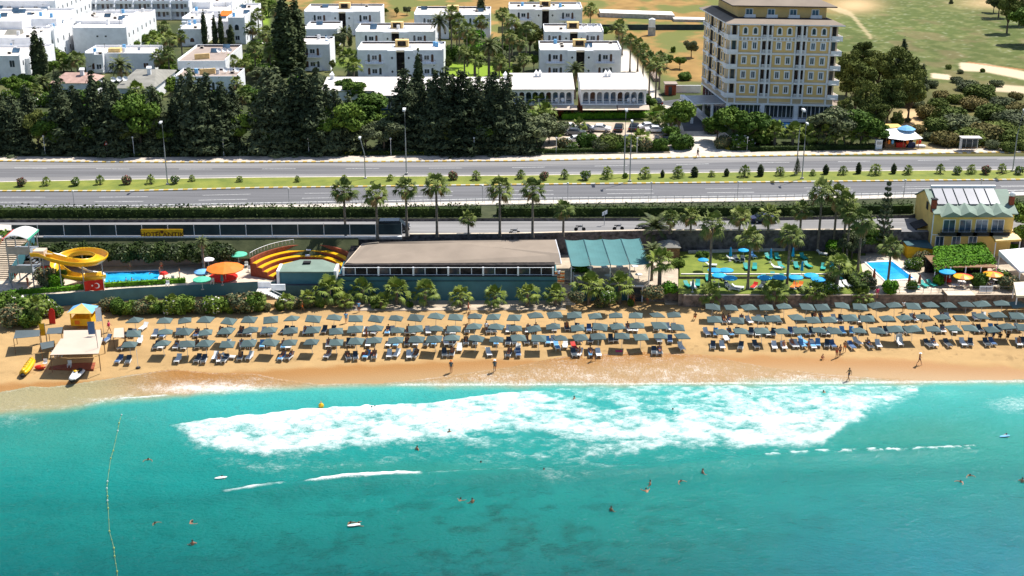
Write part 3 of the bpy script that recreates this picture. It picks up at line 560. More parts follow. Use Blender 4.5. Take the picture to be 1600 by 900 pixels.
hedge('hedge', [P(12, 461, ZD), P(100, 454, ZD), P(166, 448, ZD), P(290, 441, ZD)], 1.0, .8, ZD, 'low green hedge along the top of the teal terrace wall by the slide', m='vine_leaf')
# ---- plants of the median
MEDP = [(33, 291, 'o'), (73, 290, 'c'), (118, 290, 'w'), (157, 288, 'c'), (198, 288, 'o'), (236, 287, 'c'), (274, 287, 'w'), (300, 283, 's'), (375, 284, 's'), (465, 284, 's'), (538, 283, 's'), (610, 282, 's'), (708, 281, 'o'), (744, 281, 'c'), (814, 279, 'c'), (850, 281, 'o'), (882, 279, 'c'), (915, 281, 'W'), (949, 278, 'C'), (977, 278, 'g'), (1008, 278, 'C'), (1035, 277, 'k'), (1059, 277, 'C'), (1085, 276, 'K'), (1112, 276, 's'), (1135, 275, 'k'), (1163, 276, 'C'), (1188, 275, 'K'), (1219, 274, 'c'), (1245, 273, 'A'), (1270, 274, 's'), (1290, 272, 'K'), (1317, 273, 'c'), (1341, 271, 'K'), (1368, 273, 'C'), (1396, 271, 'K'), (1419, 272, 'c'), (1469, 271, 'c'), (1496, 272, 'w'), (1517, 271, 'c'), (1539, 272, 'o'), (1565, 270, 'c'), (1592, 272, 'w')]
cnt = {}
for px, py, k in MEDP: cnt[{'C': 'c', 's': 'c', 'w': 'o', 'W': 'o', 'k': 'K', 'A': 'A', 'g': 'g'}.get(k, k)] = cnt.get({'C': 'c', 's': 'c', 'w': 'o', 'W': 'o', 'k': 'K', 'A': 'A', 'g': 'g'}.get(k, k), 0)+1
ix = {}
for px, py, k in MEDP:
    z = ZR+.15; f = {'C': 'c', 's': 'c', 'w': 'o', 'W': 'o', 'k': 'K'}.get(k, k); i = ix.get(f, 0); ix[f] = i+1; w = nth(i, cnt[f])
    if f == 'c': palm(px, py, z, py-{'s': 5, 'c': 8, 'C': 10}[k], 'cyc', {'s': .62, 'c': .85, 'C': 1.05}[k], '%s palm on the grass median, %s of the small palms' % ({'s': 'very low', 'c': 'short', 'C': 'taller'}[k], w), 'small palms on the median')
    elif f == 'o': plant(OLE, {'o': 0, 'w': 1, 'W': 1}[k], px, py, z, py-{'o': 14, 'w': 14, 'W': 16}[k], '%s oleander bush on the grass median, %s of the oleanders' % ('pink' if k == 'o' else 'white', w), 'bush', 'oleander_bush', 'oleanders on the median')
    elif f == 'K': plant(CYP, i, px, py, z, py-(12 if k == 'k' else rnd.uniform(15, 19)), '%s young conifer on the median, %s of the young conifers' % ('stubby' if k == 'k' else 'slim', w), 'tree', 'young_conifer', 'young conifers on the median', rnd.uniform(2.4, 3.4))
    elif f == 'A': plant(ARA, 0, px, py, z, py-26, 'layered young araucaria on the median, tallest plant there', 'tree', 'araucaria_tree')
    else: plant(SHR, 0, px, py, z, py-8, 'tiny green shrub on the median beside the lamp post', 'shrub', 'shrub')
# ---- tall fan palms standing along the service road and in the gardens: (px, base y, level, crown y, kind, crown scale, label)
TP = [(541, 388, ZD+1.5, 297, 'fan', 1.12, 'tall fan palm with a full crown left of the long beige restaurant roof'), (565, 303, ZR, 0, 0, 0, 0),
 (590, 374, ZS, 303, 'fan', 1.05, 'tall fan palm behind the dark van'), (636, 370, ZS, 294, 'fan', 1.05, 'tall fan palm at the nose of the dark van'), (683, 370, ZS, 289, 'fan', 1.1, 'tall fan palm behind the beige restaurant roof, next right of the van'),
 (732, 369, ZS, 341, 'fan', .68, 'short young fan palm behind the middle of the beige restaurant roof'), (781, 369, ZS, 294, 'fan', 1.12, 'tall fan palm behind the beige restaurant roof beside the hedge gap'), (832, 371, ZS, 296, 'fan', 1.08, 'tall fan palm behind the right end of the beige restaurant roof'),
 (880, 370, ZS, 326, 'fan', .92, 'medium fan palm behind the gap between restaurant and green canopy'), (1023, 382, ZD+1, 357, 'date', 1.15, 'broad feathery date palm at the right back corner of the green canopy'), (1047, 365, ZS, 339, 'fan', .8, 'small fan palm behind the broad date palm'),
 (1079, 363, ZS, 337, 'fan', .9, 'fan palm on the service road verge above the brown garden hut'), (1108, 446, ZD, 350, 'fan', 1.15, 'very tall fan palm on the left part of the lawn'), (1155, 363, ZS, 337, 'fan', .95, 'fan palm on the verge, left of two above the lawn middle'),
 (1168, 452, ZD, 371, 'fan', 1.0, 'tall fan palm on the lawn between the two groups of azure parasols'), (1200, 363, ZS, 335, 'fan', .92, 'fan palm on the verge, right of two above the lawn middle'), (1229, 450, ZD, 368, 'fan', 1.05, 'tall fan palm on the lawn by the orange loungers'),
 (1250, 362, ZS, 328, 'fan', .9, 'fan palm on the verge left of the tall palm clump'), (1277, 398, ZD, 299, 'fan', 1.12, 'leftmost and tallest of the clump of tall fan palms by the lawn corner'), (1301, 396, ZD, 305, 'fan', 1.05, 'second from left in the clump of tall fan palms by the lawn corner'),
 (1316, 402, ZD, 318, 'fan', 1.05, 'third from left in the clump of tall fan palms by the lawn corner'), (1340, 424, ZD, 345, 'fan', 1.15, 'rightmost of the clump of tall fan palms, with a dry skirt'), (1322, 408, ZD, 333, 'fan', .9, 'thin fan palm hidden among the clump of tall fan palms'),
 (1387, 444, ZD, 386, 'fan', .95, 'leaning fan palm with brown skirt at the near edge of the right swimming pool'), (1307, 452, ZD, 414, 'young', .85, 'green young fan palm at the right end of the lawn'),
 (1030, 452, ZD, 408, 'young', 1.0, 'bushy fan palm at the right end of the green canopy by the ramp'), (1018, 440, ZD, 392, 'date', .6, 'small feathery palm just right of the green canopy')]
for a in TP:
    if a[4]: palm(a[0], a[1], a[2], a[3], a[4], a[5], a[6])
t = palm(320, 437, ZD, 378, 'date', .38, 'thin bare-looking palm with dry orange fronds beside the orange parasol'); 
# ---- the row of bushy young palms along the back of the sand
BP = [(515, 474, 452, 1.1), (567, 474, 453, .95), (620, 476, 454, .98), (665, 478, 455, .95), (720, 480, 462, .82), (773, 481, 462, .82), (824, 480, 459, .85), (868, 478, 459, .85), (920, 476, 447, 1.1), (968, 474, 446, 1.08), (1108, 479, 458, .8), (1208, 480, 455, .95), (1272, 479, 455, .95), (1346, 479, 462, .75)]
for i, (x, y, c, s) in enumerate(BP): palm(x, y, ZB, c, 'young', s*.92, 'bushy young palm at the back of the sand, %s of that row' % nth(i, len(BP)), 'young fan palms along the back of the beach', base=PB(x, y))
# ================================================================== LAND BEHIND THE ROAD
def blob(px, py, x, y, rx, ry): return np.exp(-(((px-x)/rx)**2+((py-y)/ry)**2))
def poly_mask(px, py, pts, soft=3):
    m = np.ones(px.shape)*1e9; n = len(pts)                     # convex polygon, clockwise as seen in the photograph
    for i in range(n):
        (x1, y1), (x2, y2) = pts[i], pts[(i+1) % n]; l = math.hypot(x2-x1, y2-y1); m = np.minimum(m, ((x2-x1)*(py-y1)-(y2-y1)*(px-x1))/l)
    return sstep(-soft, soft, m)
def field_col(X, Y, Z):
    px, py = npPX(X, Y, Z); n = fbm(X/9., Y/14., 5, 201); n2 = fbm(X/2.2, Y/3.2, 4, 211); n3 = fbm(X/30., Y/40., 3, 221); n4 = fbm(X/1.1, Y/1.4, 3, 231)
    def mixc(c, col, t): return c+(np.array(col)-c)*np.clip(t, 0, 1)[..., None]
    c = np.zeros(px.shape+(3,))+np.array((.05, .065, .025)); c = mixc(c, (.11, .115, .045), sstep(.45, .7, n))
    gold = sstep(590, 625, px+40*(n-.5))*sstep(72, 50, py)*(px < 1330)+poly_mask(px, py, [(985, 50), (1120, 45), (1130, 128), (1045, 130), (1000, 100)], 8)+(px < 700)*sstep(22, 8, py)*(px > 440)
    gc = np.array((.36, .22, .075))*(1.1-.5*n2[..., None]); gcol = gc+(np.array((.15, .16, .045))-gc)*sstep(.45, .62, n)[..., None]
    c = c+(gcol-c)*np.clip(gold, 0, 1)[..., None]
    green = sstep(1270, 1330, px+py*.3)*sstep(150, 128, py)
    fc = np.array((.115, .15, .038))+(np.array((.19, .21, .07))-np.array((.115, .15, .038)))*sstep(.45, .72, n2)[..., None]; fc = fc+(np.array((.24, .19, .09))-fc)*(sstep(.56, .7, n)*.6)[..., None]
    fc = fc+(np.array((.36, .36, .24))-fc)*(sstep(.7, .78, n4)*.5)[..., None]; fc = fc*(.62+.3*n3[..., None]+.28*(n4[..., None]-.5))
    c = c+(fc-c)*np.clip(green, 0, 1)[..., None]
    def line(pts, w): yy = curve(pts, px); return sstep(w, w*.6, np.abs(py-yy))*(px > pts[0][0])*(px < pts[-1][0])
    c = mixc(c, (.16, .14, .05), blob(px, py, 1530, 190, 110, 60)*.9); c = mixc(c, (.62, .5, .34), line([(1455, 118), (1485, 121)], 5)+line([(1500, 104), (1540, 106), (1600, 118), (1700, 138)], 8)*.95+line([(1540, 136), (1620, 142), (1700, 148)], 7)*.8)
    c = mixc(c, (.4, .17, .07), line([(1510, 97), (1560, 104), (1600, 109), (1700, 128)], 1.3)*.7)
    c = mixc(c, (.55, .38, .2), blob(px, py, 1425, 185, 22, 14)*1.6+blob(px, py, 1480, 232, 90, 6)+blob(px, py, 1405, 200, 30, 8)+blob(px, py, 1335, 8, 40, 12)+blob(px, py, 1560, 5, 60, 9)*.8+blob(px, py, 1330, 130, 14, 8))
    c = mixc(c, (.6, .46, .28), line([(1290, 8), (1330, 22), (1362, 60)], 5)*.5)
    c = mixc(c, (.62, .56, .48), poly_mask(px, py, [(955, 78), (985, 78), (1010, 118), (1040, 160), (1010, 165), (975, 130)], 3))
    lawn = poly_mask(px, py, [(690, 98), (800, 98), (800, 120), (690, 120)], 3)+blob(px, py, 540, 98, 14, 6)+blob(px, py, 232, 60, 20, 9)+blob(px, py, 88, 40, 14, 30)*.8+poly_mask(px, py, [(360, 0), (420, 0), (420, 40), (375, 30)], 5)
    c = mixc(c, (.2, .3, .03), lawn)
    return np.concatenate([c, np.zeros(px.shape+(1,))], -1)
def field_z(X, Y):
    return ZR+.0*X+sstep(240, 270, Y)*.05*(fbm(X/2., Y/2., 3, 241)-.2)+.25*sstep(300, 420, Y)*(fbm(X/9., Y/9., 3, 251)-.3)*0+.01
fs = sheet('field', stretch(-190, 210, .8, -1300, 1300), np.concatenate([np.arange(240.6, 300, .45), np.arange(300, 520, .9), np.linspace(520, 3200, 30)]), field_z, field_col, tint_mat('field_ground', .95, .15, .6, 1.2))
fs['kind'] = 'structure'
def patch(name, poly, z, m): mb = MB(); mb.prism([(p.x, p.y) for p in (P(a, b, z) for a, b in poly)], z-.1, z, m); return structure(name, mb)
patch('car_park', [(840, 240), (1048, 238), (1052, 192), (870, 190)], ZR+.085, 'path')
patch('side_street', [(1048, 246), (1180, 242), (1130, 205), (1078, 163), (1030, 157), (1045, 205)], ZR+.10, 'concrete_pale')
patch('driveway', [(1069, 205), (1098, 205), (1108, 196), (1080, 152), (1020, 160), (1058, 168)], ZR+.108, 'dark_asphalt')
patch('path', [(1345, 240), (1600, 236), (1600, 226), (1400, 226)], ZR+.09, 'earth')
mb = MB(); a = P(938, 27, ZR); b = P(1054, 31, ZR); mb.prism([(a.x, a.y), (b.x, b.y), (b.x, b.y+8), (a.x, a.y+8)], ZR-.1, ZR+1.4, 'white_roof', 'concrete'); solo('field_wall', mb, 'long low white concrete tank wall in the golden field behind the apartments', 'wall')
mb = MB(); a = P(1053, 34, ZR); b = P(1105, 35, ZR); mb.prism([(a.x, a.y), (b.x, b.y), (b.x, b.y+5), (a.x, a.y+5)], ZR-.1, ZR+.8, 'white_roof', 'concrete'); solo('field_wall', mb, 'lower white wall in the field just left of the yellow hotel top', 'wall')
mb = MB(); mb.box(*(lambda p, q: (p.x, q.x, p.y, p.y+.25))(P(938, 47, ZR), P(1100, 47, ZR)), ZR, ZR+1.6, 'screen'); solo('field_fence', mb, 'dark mesh fence crossing the golden field left of the hotel', 'fence')

# ================================================================== WHITE APARTMENTS
def dish(root, x, y, z, r=.55, m='white_metal'):
    mb = MB(); mb.tube([(0, 0, 0), (0, 0, .7)], .05, 'white_metal', 5); t = part('dish_stand', mb, root, loc=(x, y, z))
    d = MB(); d.lathe([(.02, 0), (r*.5, .04), (r*.85, .15), (r, .24)], m, 12); d.lathe([(.02, .03), (r*.5, .07), (r*.85, .18), (r, .24)], m, 12)
    o = part('satellite_dish', d, root, loc=(x, y, z+.75)); o.rotation_euler = (R(55), 0, R(rnd.choice((20, -25, 10)))); return o
def arch_pts(x, z0, w, h, n=5): return [(x-w/2, z0), (x+w/2, z0)]+[(x+w/2*math.cos(math.pi*i/n), z0+h-w/2+w/2*math.sin(math.pi*i/n)) for i in range(n+1)]
def window(root, x, y, z, w, h, arch=False, glass='glass', frame='white', name='window', fw=.08, shutter=None, fd=.06, mull=True):
    """window set on a wall facing the sea at y; frame with a pane child"""
    mb = MB(); pts = arch_pts(x, z, w, h) if arch else [(x-w/2, z), (x+w/2, z), (x+w/2, z+h), (x-w/2, z+h)]
    cx, cz = x, z+h/2; inn = [(cx+(a-cx)*(1-2*fw/w), cz+(b-cz)*(1-2*fw/h)) for a, b in pts]; n = len(pts)
    vs = [(a, y-fd, b) for a, b in pts]+[(a, y-fd, b) for a, b in inn]+[(a, y+.02, b) for a, b in pts]+[(a, y-.01, b) for a, b in inn]
    fs = []
    for i in range(n): j = (i+1) % n; fs += [(i, j, n+j, n+i), (j, i, 2*n+i, 2*n+j), (n+i, n+j, 3*n+j, 3*n+i)]
    mb.add(vs, fs, frame)
    if not arch and mull: mb.box(x-.03, x+.03, y-fd+.005, y-.012, z+fw, z+h-fw, frame)
    f = part(name, mb, root); pn = MB(); pn.add([(a, y-.015, b) for a, b in inn], [tuple(range(n))], glass); part('pane', pn, f)
    if shutter: sm = MB(); [sm.box(x+s*(w*.5+.28)-.26, x+s*(w*.5+.28)+.26, y-.05, y-.002, z, z+h, shutter) for s in (-1, 1)]; part('shutters', sm, f)
    return f
def parapet(mb, x0, x1, y0, y1, z, h=.45, t=.22, m='white'):
    mb.box(x0, x1, y0, y0+t, z, z+h*.25, m); mb.box(x0, x1, y1-t, y1, z, z+h, m); mb.box(x0, x0+t, y0+t, y1-t, z, z+h*.8, m); mb.box(x1-t, x1, y0+t, y1-t, z, z+h*.8, m)
def clutter(t, x0, x1, y0, y1, z, n):
    for k in range(n):
        x, y = rnd.uniform(x0, x1), rnd.uniform(y0, y1); c = rnd.random(); m = MB()
        if c < .35: m.box(x-.45, x+.45, y-.25, y+.25, z, z+.6, 'concrete_pale'); m.box(x-.3, x+.3, y-.26, y-.25, z+.1, z+.5, 'dark'); part('air_conditioner', m, t)
        elif c < .65: m.tube([(x, y, z), (x, y, z+1.1)], .42, 'white_metal' if c < .5 else 'sky_blue', 10); part('water_tank', m, t)
        elif c < .85: m.add([(x-.9, y-.5, z+.1), (x+.9, y-.5, z+.1), (x+.9, y+.5, z+1.0), (x-.9, y+.5, z+1.0)], [(0, 1, 2, 3)], 'glass_blue'); m.tube([(x, y+.5, z), (x, y+.5, z+1.)], .05, 'grey_metal', 4); part('solar_heater', m, t)
        else: m.tube([(x, y, z), (x, y, z+1.8)], .04, 'dark_metal', 4); m.tube([(x-.4, y, z+1.7), (x+.4, y, z+1.7)], .03, 'dark_metal', 4); part('aerial', m, t)
def apartment(label, pxl, pxr, pf, pb, h, floors=2, stair=True, tank=True, cols=None, dishes=0, name='apartment_building', group='white apartment blocks', shut=True, roofm='white_roof'):
    zt = ZR+h; a = P(pxl, pf, zt); b = P(pxr, pf, zt); y0 = a.y; y1 = P(pxl, pb, zt).y; w = b.x-a.x; d = max(y1-y0, 5)
    t = thing(name, label, 'building', ((a.x+b.x)/2, y0, ZR), 0, group); X0, X1 = -w/2, w/2
    body = MB(); fl = h/floors if floors else h
    sw = 2.0 if stair else 0
    if stair:
        body.box(X0, -sw/2, 0, d, 0, h, 'white'); body.box(sw/2, X1, 0, d, 0, h, 'white'); body.box(-sw/2+.001, sw/2-.001, 1.2, d-.3, 0, h, 'white')
        for s in (-1, 1): body.box(min(s*sw*.5, s*sw*1.55), max(s*sw*.5, s*sw*1.55), -.45, .01, 0, h+.03, 'white')
    else: body.box(X0, X1, 0, d, 0, h, 'white')
    part('wall', body, t)
    rf = MB(); rf.box(X0+.23, X1-.23, .23, d-.23, h-.02, h+.05, roofm); ro = part('roof', rf, t); pp = MB(); parapet(pp, X0-.02, X1+.02, -.02, d, h+.001, .55); pp.box(X0+.21, X1-.21, d-.3, d-.222, h+.03, h+.42, 'roof_dark'); part('parapet', pp, ro)
    if stair:
        g = MB(); g.box(-sw/2+.02, sw/2-.02, .9, 1.19, .2, h-.5, 'interior'); part('stair_window', g, t); l = MB(); l.box(-sw/2+.02, sw/2-.02, -.3, .9, h-.35, h-.1, 'cream'); part('stair_canopy', l, t)
    if tank:
        q = MB(); q.box(-1.6, 1.6, d*.45, d*.45+2.2, h+.05, h+1.7, 'tank_box'); q.box(-1.0, 1.0, d*.45-.02, d*.45, h+.3, h+1.5, 'interior'); part('roof_tank_box', q, t)
        for s in (-1, 1): q = MB(); q.prism([(s*2.1-.5, d*.3), (s*2.1+.5, d*.3), (s*2.1, d*.3+.6)], h+.05, [h+.1, h+.1, h+1.0], 'white'); part('roof_vent', q, ro)
    for f in range(floors):
        z = f*fl+.5
        for s in (-1, 1) if (stair and w > 9) else (0,):
            cx = s*(w/4+sw*.55) if s else 0.
            for dx in (-1.35, 1.35): window(t, cx+dx, 0, z, .75, fl*.62, True, 'door_brown' if (f+dx) % 2 < 1 else 'glass', 'white')
            window(t, cx, 0, z+.55, 1.3, 1.15, False, 'glass', 'white')
            bal = MB(); bal.box(cx-2.2, cx+2.2, -1.0, -.001, z-.35, z-.2, 'white')
            if f == 0: bal.box(cx-2.2, cx+2.2, -1.0, -.86, z-.2, z+.5, 'white')
            else:
                bal.tube([(cx-2.2, -.95, z+.6), (cx+2.2, -.95, z+.6)], .025, 'door_brown', 4)
                for k in range(12): xx = cx-2.2+4.4*k/11; bal.tube([(xx, -.95, z-.2), (xx, -.95, z+.6)], .014, 'door_brown', 3, False)
            part('balcony', bal, t)
            if stair:
                q = MB(); xx = s*sw*1.0; zz = z+1.1; q.add([(xx, -.47, zz-.35), (xx+.3, -.47, zz), (xx, -.47, zz+.35), (xx-.3, -.47, zz)], [(0, 1, 2, 3)], 'dark'); part('diamond_window', q, t)
    for k in range(dishes): dish(t, X1-1.-k*1.3, d*.5+.4*(k % 2), h+.05, .6)
    clutter(t, X0+.8, X1-.8, d*.35, d-1., h+.05, int(w/3))
    return t
apartment('white apartment block in the back row, straight above the small low block', 475, 594, 18.6, 9, 6.6, 2)
apartment('small low white block tucked in front of the back-row apartments', 475, 527, 46, 36, 5.0, 1, False, False)
apartment('white two-storey block with brown arched shutters beside the dark cypress', 460, 515, 70, 60, 6.4, 2, False, False, dishes=1)
apartment('white apartment block whose yellow tank shows just above the larger front block', 555, 680, 50, 39, 6.6, 2)
apartment('largest white apartment block in the middle, with domes of shade on its roof', 558, 693, 79, 68, 6.6, 2, dishes=1)
apartment('white apartment block at the back, mostly hidden behind the tall palms', 647, 766, 23.5, 13, 6.6, 2, dishes=1)
apartment('white apartment block at the top of the picture above the pair with dishes', 795, 910, 15, 6, 6.4, 2, dishes=1)
apartment('white apartment block with four satellite dishes in a row on its roof', 850, 943, 50, 40, 6.4, 2, dishes=4)
apartment('white apartment block with balconies directly behind the two arcaded pavilions', 843, 971, 79, 67, 6.4, 2, dishes=0)
# the bright blocks at the far left: terraces stepping down
def steps_block(label, blocks, name='apartment_building', wins=True):
    p0 = None; t = None
    for k, (xl, xr, pf, pb, h) in enumerate(blocks):
        zt = ZR+h; a = P(xl, pf, zt); b = P(xr, pf, zt); y1 = P(xl, pb, zt).y
        if t is None: t = thing(name, label, 'building', (a.x, a.y, ZR)); p0 = (a.x, a.y)
        x0, x1, y0, y1 = a.x-p0[0], b.x-p0[0], a.y-p0[1], y1-p0[1]
        m = MB(); m.box(x0, x1, y0, y1, 0, h, 'white'); part('wall', m, t); m = MB(); m.box(x0+.2, x1-.2, y0+.2, y1-.2, h-.01, h+.04, 'white_roof'); r_ = part('roof', m, t); m = MB(); parapet(m, x0-.01, x1+.01, y0-.01, y1, h+.001, .6); part('parapet', m, r_)
        if wins:
            n = max(1, int((x1-x0)/3.4))
            for f in range(max(1, int(h/3.2))):
                for i in range(n): window(t, x0+(x1-x0)*(i+.5)/n, y0, .7+f*3.1, 1.3, 1.7, (i+f+k) % 2 == 0, 'glass' if (i+k) % 3 else 'door_brown', 'white')
                if (i+f) % 3 == 0: bq = MB(); bx_ = x0+(x1-x0)*(i+.5)/n; bq.box(bx_-1.1, bx_+1.1, y0-.8, y0-.001, .45+f*3.1, .6+f*3.1, 'white'); bq.box(bx_-1.1, bx_+1.1, y0-.8, y0-.7, .6+f*3.1, 1.3+f*3.1, 'white'); part('balcony', bq, t)
        clutter(t, x0+.6, x1-.6, y0+.6, y1-.6, h+.04, min(9, int((x1-x0)*(y1-y0)/28)+1))
        # windows on the sunny right side
        s = MB()
        for f in range(max(1, int(h/3.2))):
            for i in range(max(1, int((y1-y0)/4))): yy = y0+(y1-y0)*(i+.5)/max(1, int((y1-y0)/4)); s.box(x1, x1+.03, yy-.35, yy+.35, .9+f*3.1, 2.0+f*3.1, 'glass')
        part('side_windows', s, t)
    return t
sb = steps_block('tall bright white terraced building at the far upper left corner', [(-60, 86, 2, -70, 10), (-60, 70, 16, 1.5, 8.2), (30, 88, 30, 16, 9.2), (-60, 34, 34, 17, 9.6), (-60, 62, 44, 33.5, 6.4), (62.5, 84, 48, 31, 7.4), (-70, 52, 60, 44.5, 7.6), (52.5, 80, 62, 48.5, 4.4), (-80, 36, 76, 61, 5.4), (36.5, 74, 74, 62.5, 3.2)])
q = MB(); pa = P(5, 50, ZR+8.4)-sb.location; q.prism([(pa.x, pa.y), (pa.x+4, pa.y), (pa.x+4, pa.y+3), (pa.x, pa.y+3)], 7.5, [7.6, 7.6, 8.6, 8.6], 'roof_grey'); part('roof_canopy', q, sb)
sb = steps_block('bright white corner block at the left edge with a pink railing and green awning', [(-60, 46, 92, 72, 5.2), (-70, 30, 88, 74, 6.4)])
q = MB(); q.box(1, 9, .05, .12, 5.3, 6.0, 'pink'); part('roof_railing', q, sb)
sb = steps_block('white house with a grey-shaded stepped front and bright right side', [(113, 197, 44, 18, 6.6), (118, 192, 33, 20, 7.4), (130, 170, 46, 44.5, 5.0), (113, 124, 48, 44.4, 5.6), (172, 186, 49, 44.4, 4.6)], 'white_house', False)
for x, r_ in ((6.4, 1), (8.6, 1)): q = MB(); q.box(x, x+.5, -.9, -.85, 4.4, 4.8, 'dark'); part('small_window', q, sb)
q = MB(); q.box(7.5, 8.2, 5, 5.7, 6.6, 8.2, 'white'); part('chimney', q, sb)
# long row building with regular balconies
t = None; zt = ZR+7.5; a = P(122, -9, zt); b = P(296, -9, zt); w = b.x-a.x; t = thing('apartment_row', 'long white apartment row with dividing walls and dark doors at the top left', 'building', (a.x, a.y, ZR)); m = MB(); m.box(0, w, 0, 12, 0, 7.5, 'white'); part('wall', m, t)
for k in range(7):
    x = w*k/6; m = MB(); m.prism([(x-.18, -2.4), (x+.18, -2.4), (x+.18, -.001), (x-.18, -.001)], 0, [4.0, 4.0, 7.2, 7.2], 'white'); part('divider_wall', m, t)
    if k < 6:
        xx = x+w/12
        for f in (0, 1, 2):
            z = .3+f*2.4
            for dx, ww, hh, g_ in ((-1.3, .8, 1.9, 'door_brown'), (0.2, .8, 1.9, 'door_brown'), (1.3, .7, 1.1, 'glass')): window(t, xx+dx, 0, z+(1.9-hh), ww, hh, False, g_, 'white', fw=.05)
            m = MB(); m.box(x+.19, x+w/6-.19, -1.5, -1.38, z-.3, z+.6, 'white'); m.box(x+.19, x+w/6-.19, -1.38, -.001, z-.3, z-.15, 'white'); part('balcony', m, t)
m = MB(); m.box(.2, w-.2, .2, 11.8, 7.5, 7.56, 'white_roof'); part('roof', m, t)
sb = steps_block('cluster of bright white stepped terraces with roof clutter left of three cypresses', [(282, 316, 46, 30, 4.6), (284, 322, 30, 18, 5.6), (300, 350, 18, 4, 6.2), (322, 366, 34, 20, 4.4), (330, 362, 4, -20, 7.4), (356, 382, 28, 8, 7.2), (300, 328, 4, -20, 8.)])
q = MB(); q.prism([(9.6, 6.2), (12.5, 6.2), (12.5, 9), (9.6, 9)], 7.2, [7.4, 7.4, 8.4, 8.4], 'orange'); part('orange_awning', q, sb)
for k in range(4): q = MB(); q.box(-1.4, 1.2, 1+k*2.1, 1.7+k*2.1, 3.2+k*.7, 3.5+k*.7, 'white'); part('terrace_beam', q, sb)
sb = steps_block('flat beige-roofed white house behind the big feathery palm', [(132, 240, 84, 74, 4.6), (146, 160, 86, 84.2, 4.6)], 'white_house')
q = MB(); q.box(5.4, 8.3, 1.5, 3.5, 4.6, 5.6, 'tank_box'); part('roof_tank_box', q, sb); dish(sb, 13, 2, 4.6, .5)
for lab, xl, xr, pf, pb, h in (('flat dark-roofed white house with big satellite dishes on its roof', 277, 352, 96, 73, 5.2), ('low white house with a dark flat roof in front of the one with big dishes', 274, 372, 120, 110, 4.2)):
    sb = apartment(lab, xl, xr, pf, pb, h, 1, False, False, group='flat-roofed white houses at the left', roofm='roof_brown', name='white_house', dishes=3)
    q = MB(); q.prism([(-2, 2), (1.2, 3.4), (1.2, 3.9), (-2, 2.5)], h, h+1.3, 'tank_box'); part('roof_tank_box', q, sb)
# pitched little roofs
def gable(label, xl, xr, pf, pr, h, rise, m, name='low_house', pbk=None):
    zt = ZR+h; a = P(xl, pf, zt); b = P(xr, pf, zt); d = P(xl, pr, zt+rise).y-a.y; w = b.x-a.x; t = thing(name, label, 'house', ((a.x+b.x)/2, a.y, ZR)); X0, X1 = -w/2, w/2
    mb = MB(); mb.box(X0+.4, X1-.4, .4, 2*d-.4, 0, h, 'white'); part('wall', mb, t); r_ = MB(); i = min(w*.25, d)
    r_.add([(X0, 0, h), (X1, 0, h), (X1, 2*d, h), (X0, 2*d, h), (X0+i, d, h+rise), (X1-i, d, h+rise)], [(0, 1, 5, 4), (1, 2, 5), (2, 3, 4, 5), (3, 0, 4), (3, 2, 1, 0)], m); ro = part('roof', r_, t)
    q = MB(); q.box(w*.12, w*.12+.8, d*.7, d*.7+.6, h+rise*.4, h+rise+.7, 'white'); q.prism([(w*.12-.15, d*.7-.1), (w*.12+.95, d*.7-.1), (w*.12+.95, d*.7+.7), (w*.12-.15, d*.7+.7)], h+rise+.7, [h+rise+.8, h+rise+.8, h+rise+1.2, h+rise+1.2], 'white'); part('chimney', q, ro)
    for k in range(3): window(t, X0+w*(k+.5)/3, .4, .8, 1., 1.3, False)
    return t
t = gable('low house with a faded pink roof just behind the dark conifers', 76, 146, 130, 113, 3.2, 1.6, 'roof_pink')
t = gable('low house with a grey pitched roof and three white dishes beside it', 178, 241, 138, 108, 3.2, 2.2, 'roof_grey')
for k in range(3): dish(t, -5+k*1.2, 2+.4*k, 4.0, .6)
# long bungalow with a hip-roofed glazed pavilion in front
zt = ZR+3.6; a = P(505, 141, zt); b = P(797, 141, zt); yb = P(505, 121, zt+1.).y; t = thing('long_bungalow', 'long low white-roofed bungalow running behind the dark conifers', 'building', (a.x, a.y, ZR)); w = b.x-a.x; d = yb-a.y
m = MB(); m.box(0, w, 0, d, 0, 3.5, 'white'); part('wall', m, t); m = MB(); m.prism([(-.4, -.5), (w+.4, -.5), (w+.4, d+.2), (-.4, d+.2)], 3.5, [3.6, 3.6, 4.7, 4.7], 'white_roof'); ro = part('roof', m, t)
for x in (17, 39.5, 1): m = MB(); m.box(x-.4, x+.4, d-1.6, d-1.0, 4.4, 5.4, 'white'); m.prism([(x-.6, d-1.8), (x+.6, d-1.8), (x, d-.8)], 5.4, [5.5, 5.5, 6.2], 'white'); part('chimney', m, ro)
p0 = P(603, 150, zt)-Vector((a.x, a.y, 0)); x, y = p0.x, P(603, 150, ZR+3.2).y-a.y; m = MB(); m.add([(x-3.4, y, 3.3), (x+3.4, y, 3.3), (x+3.4, -.3, 3.3), (x-3.4, -.3, 3.3), (x-1.2, -.45, 4.3), (x+1.2, -.45, 4.3)], [(0, 1, 5, 4), (1, 2, 5), (3, 0, 4), (3, 2, 1, 0)], 'white_roof'); part('pavilion_roof', m, t)
m = MB(); m.box(x-3, x+3, y+.5, -.52, 0, 3.28, 'teal_dark'); part('pavilion_wall', m, t)
for k in range(4): window(t, x-2.2+k*1.47, y+.5, .4, 1.4, 2.6, False, 'glass', 'white_metal')
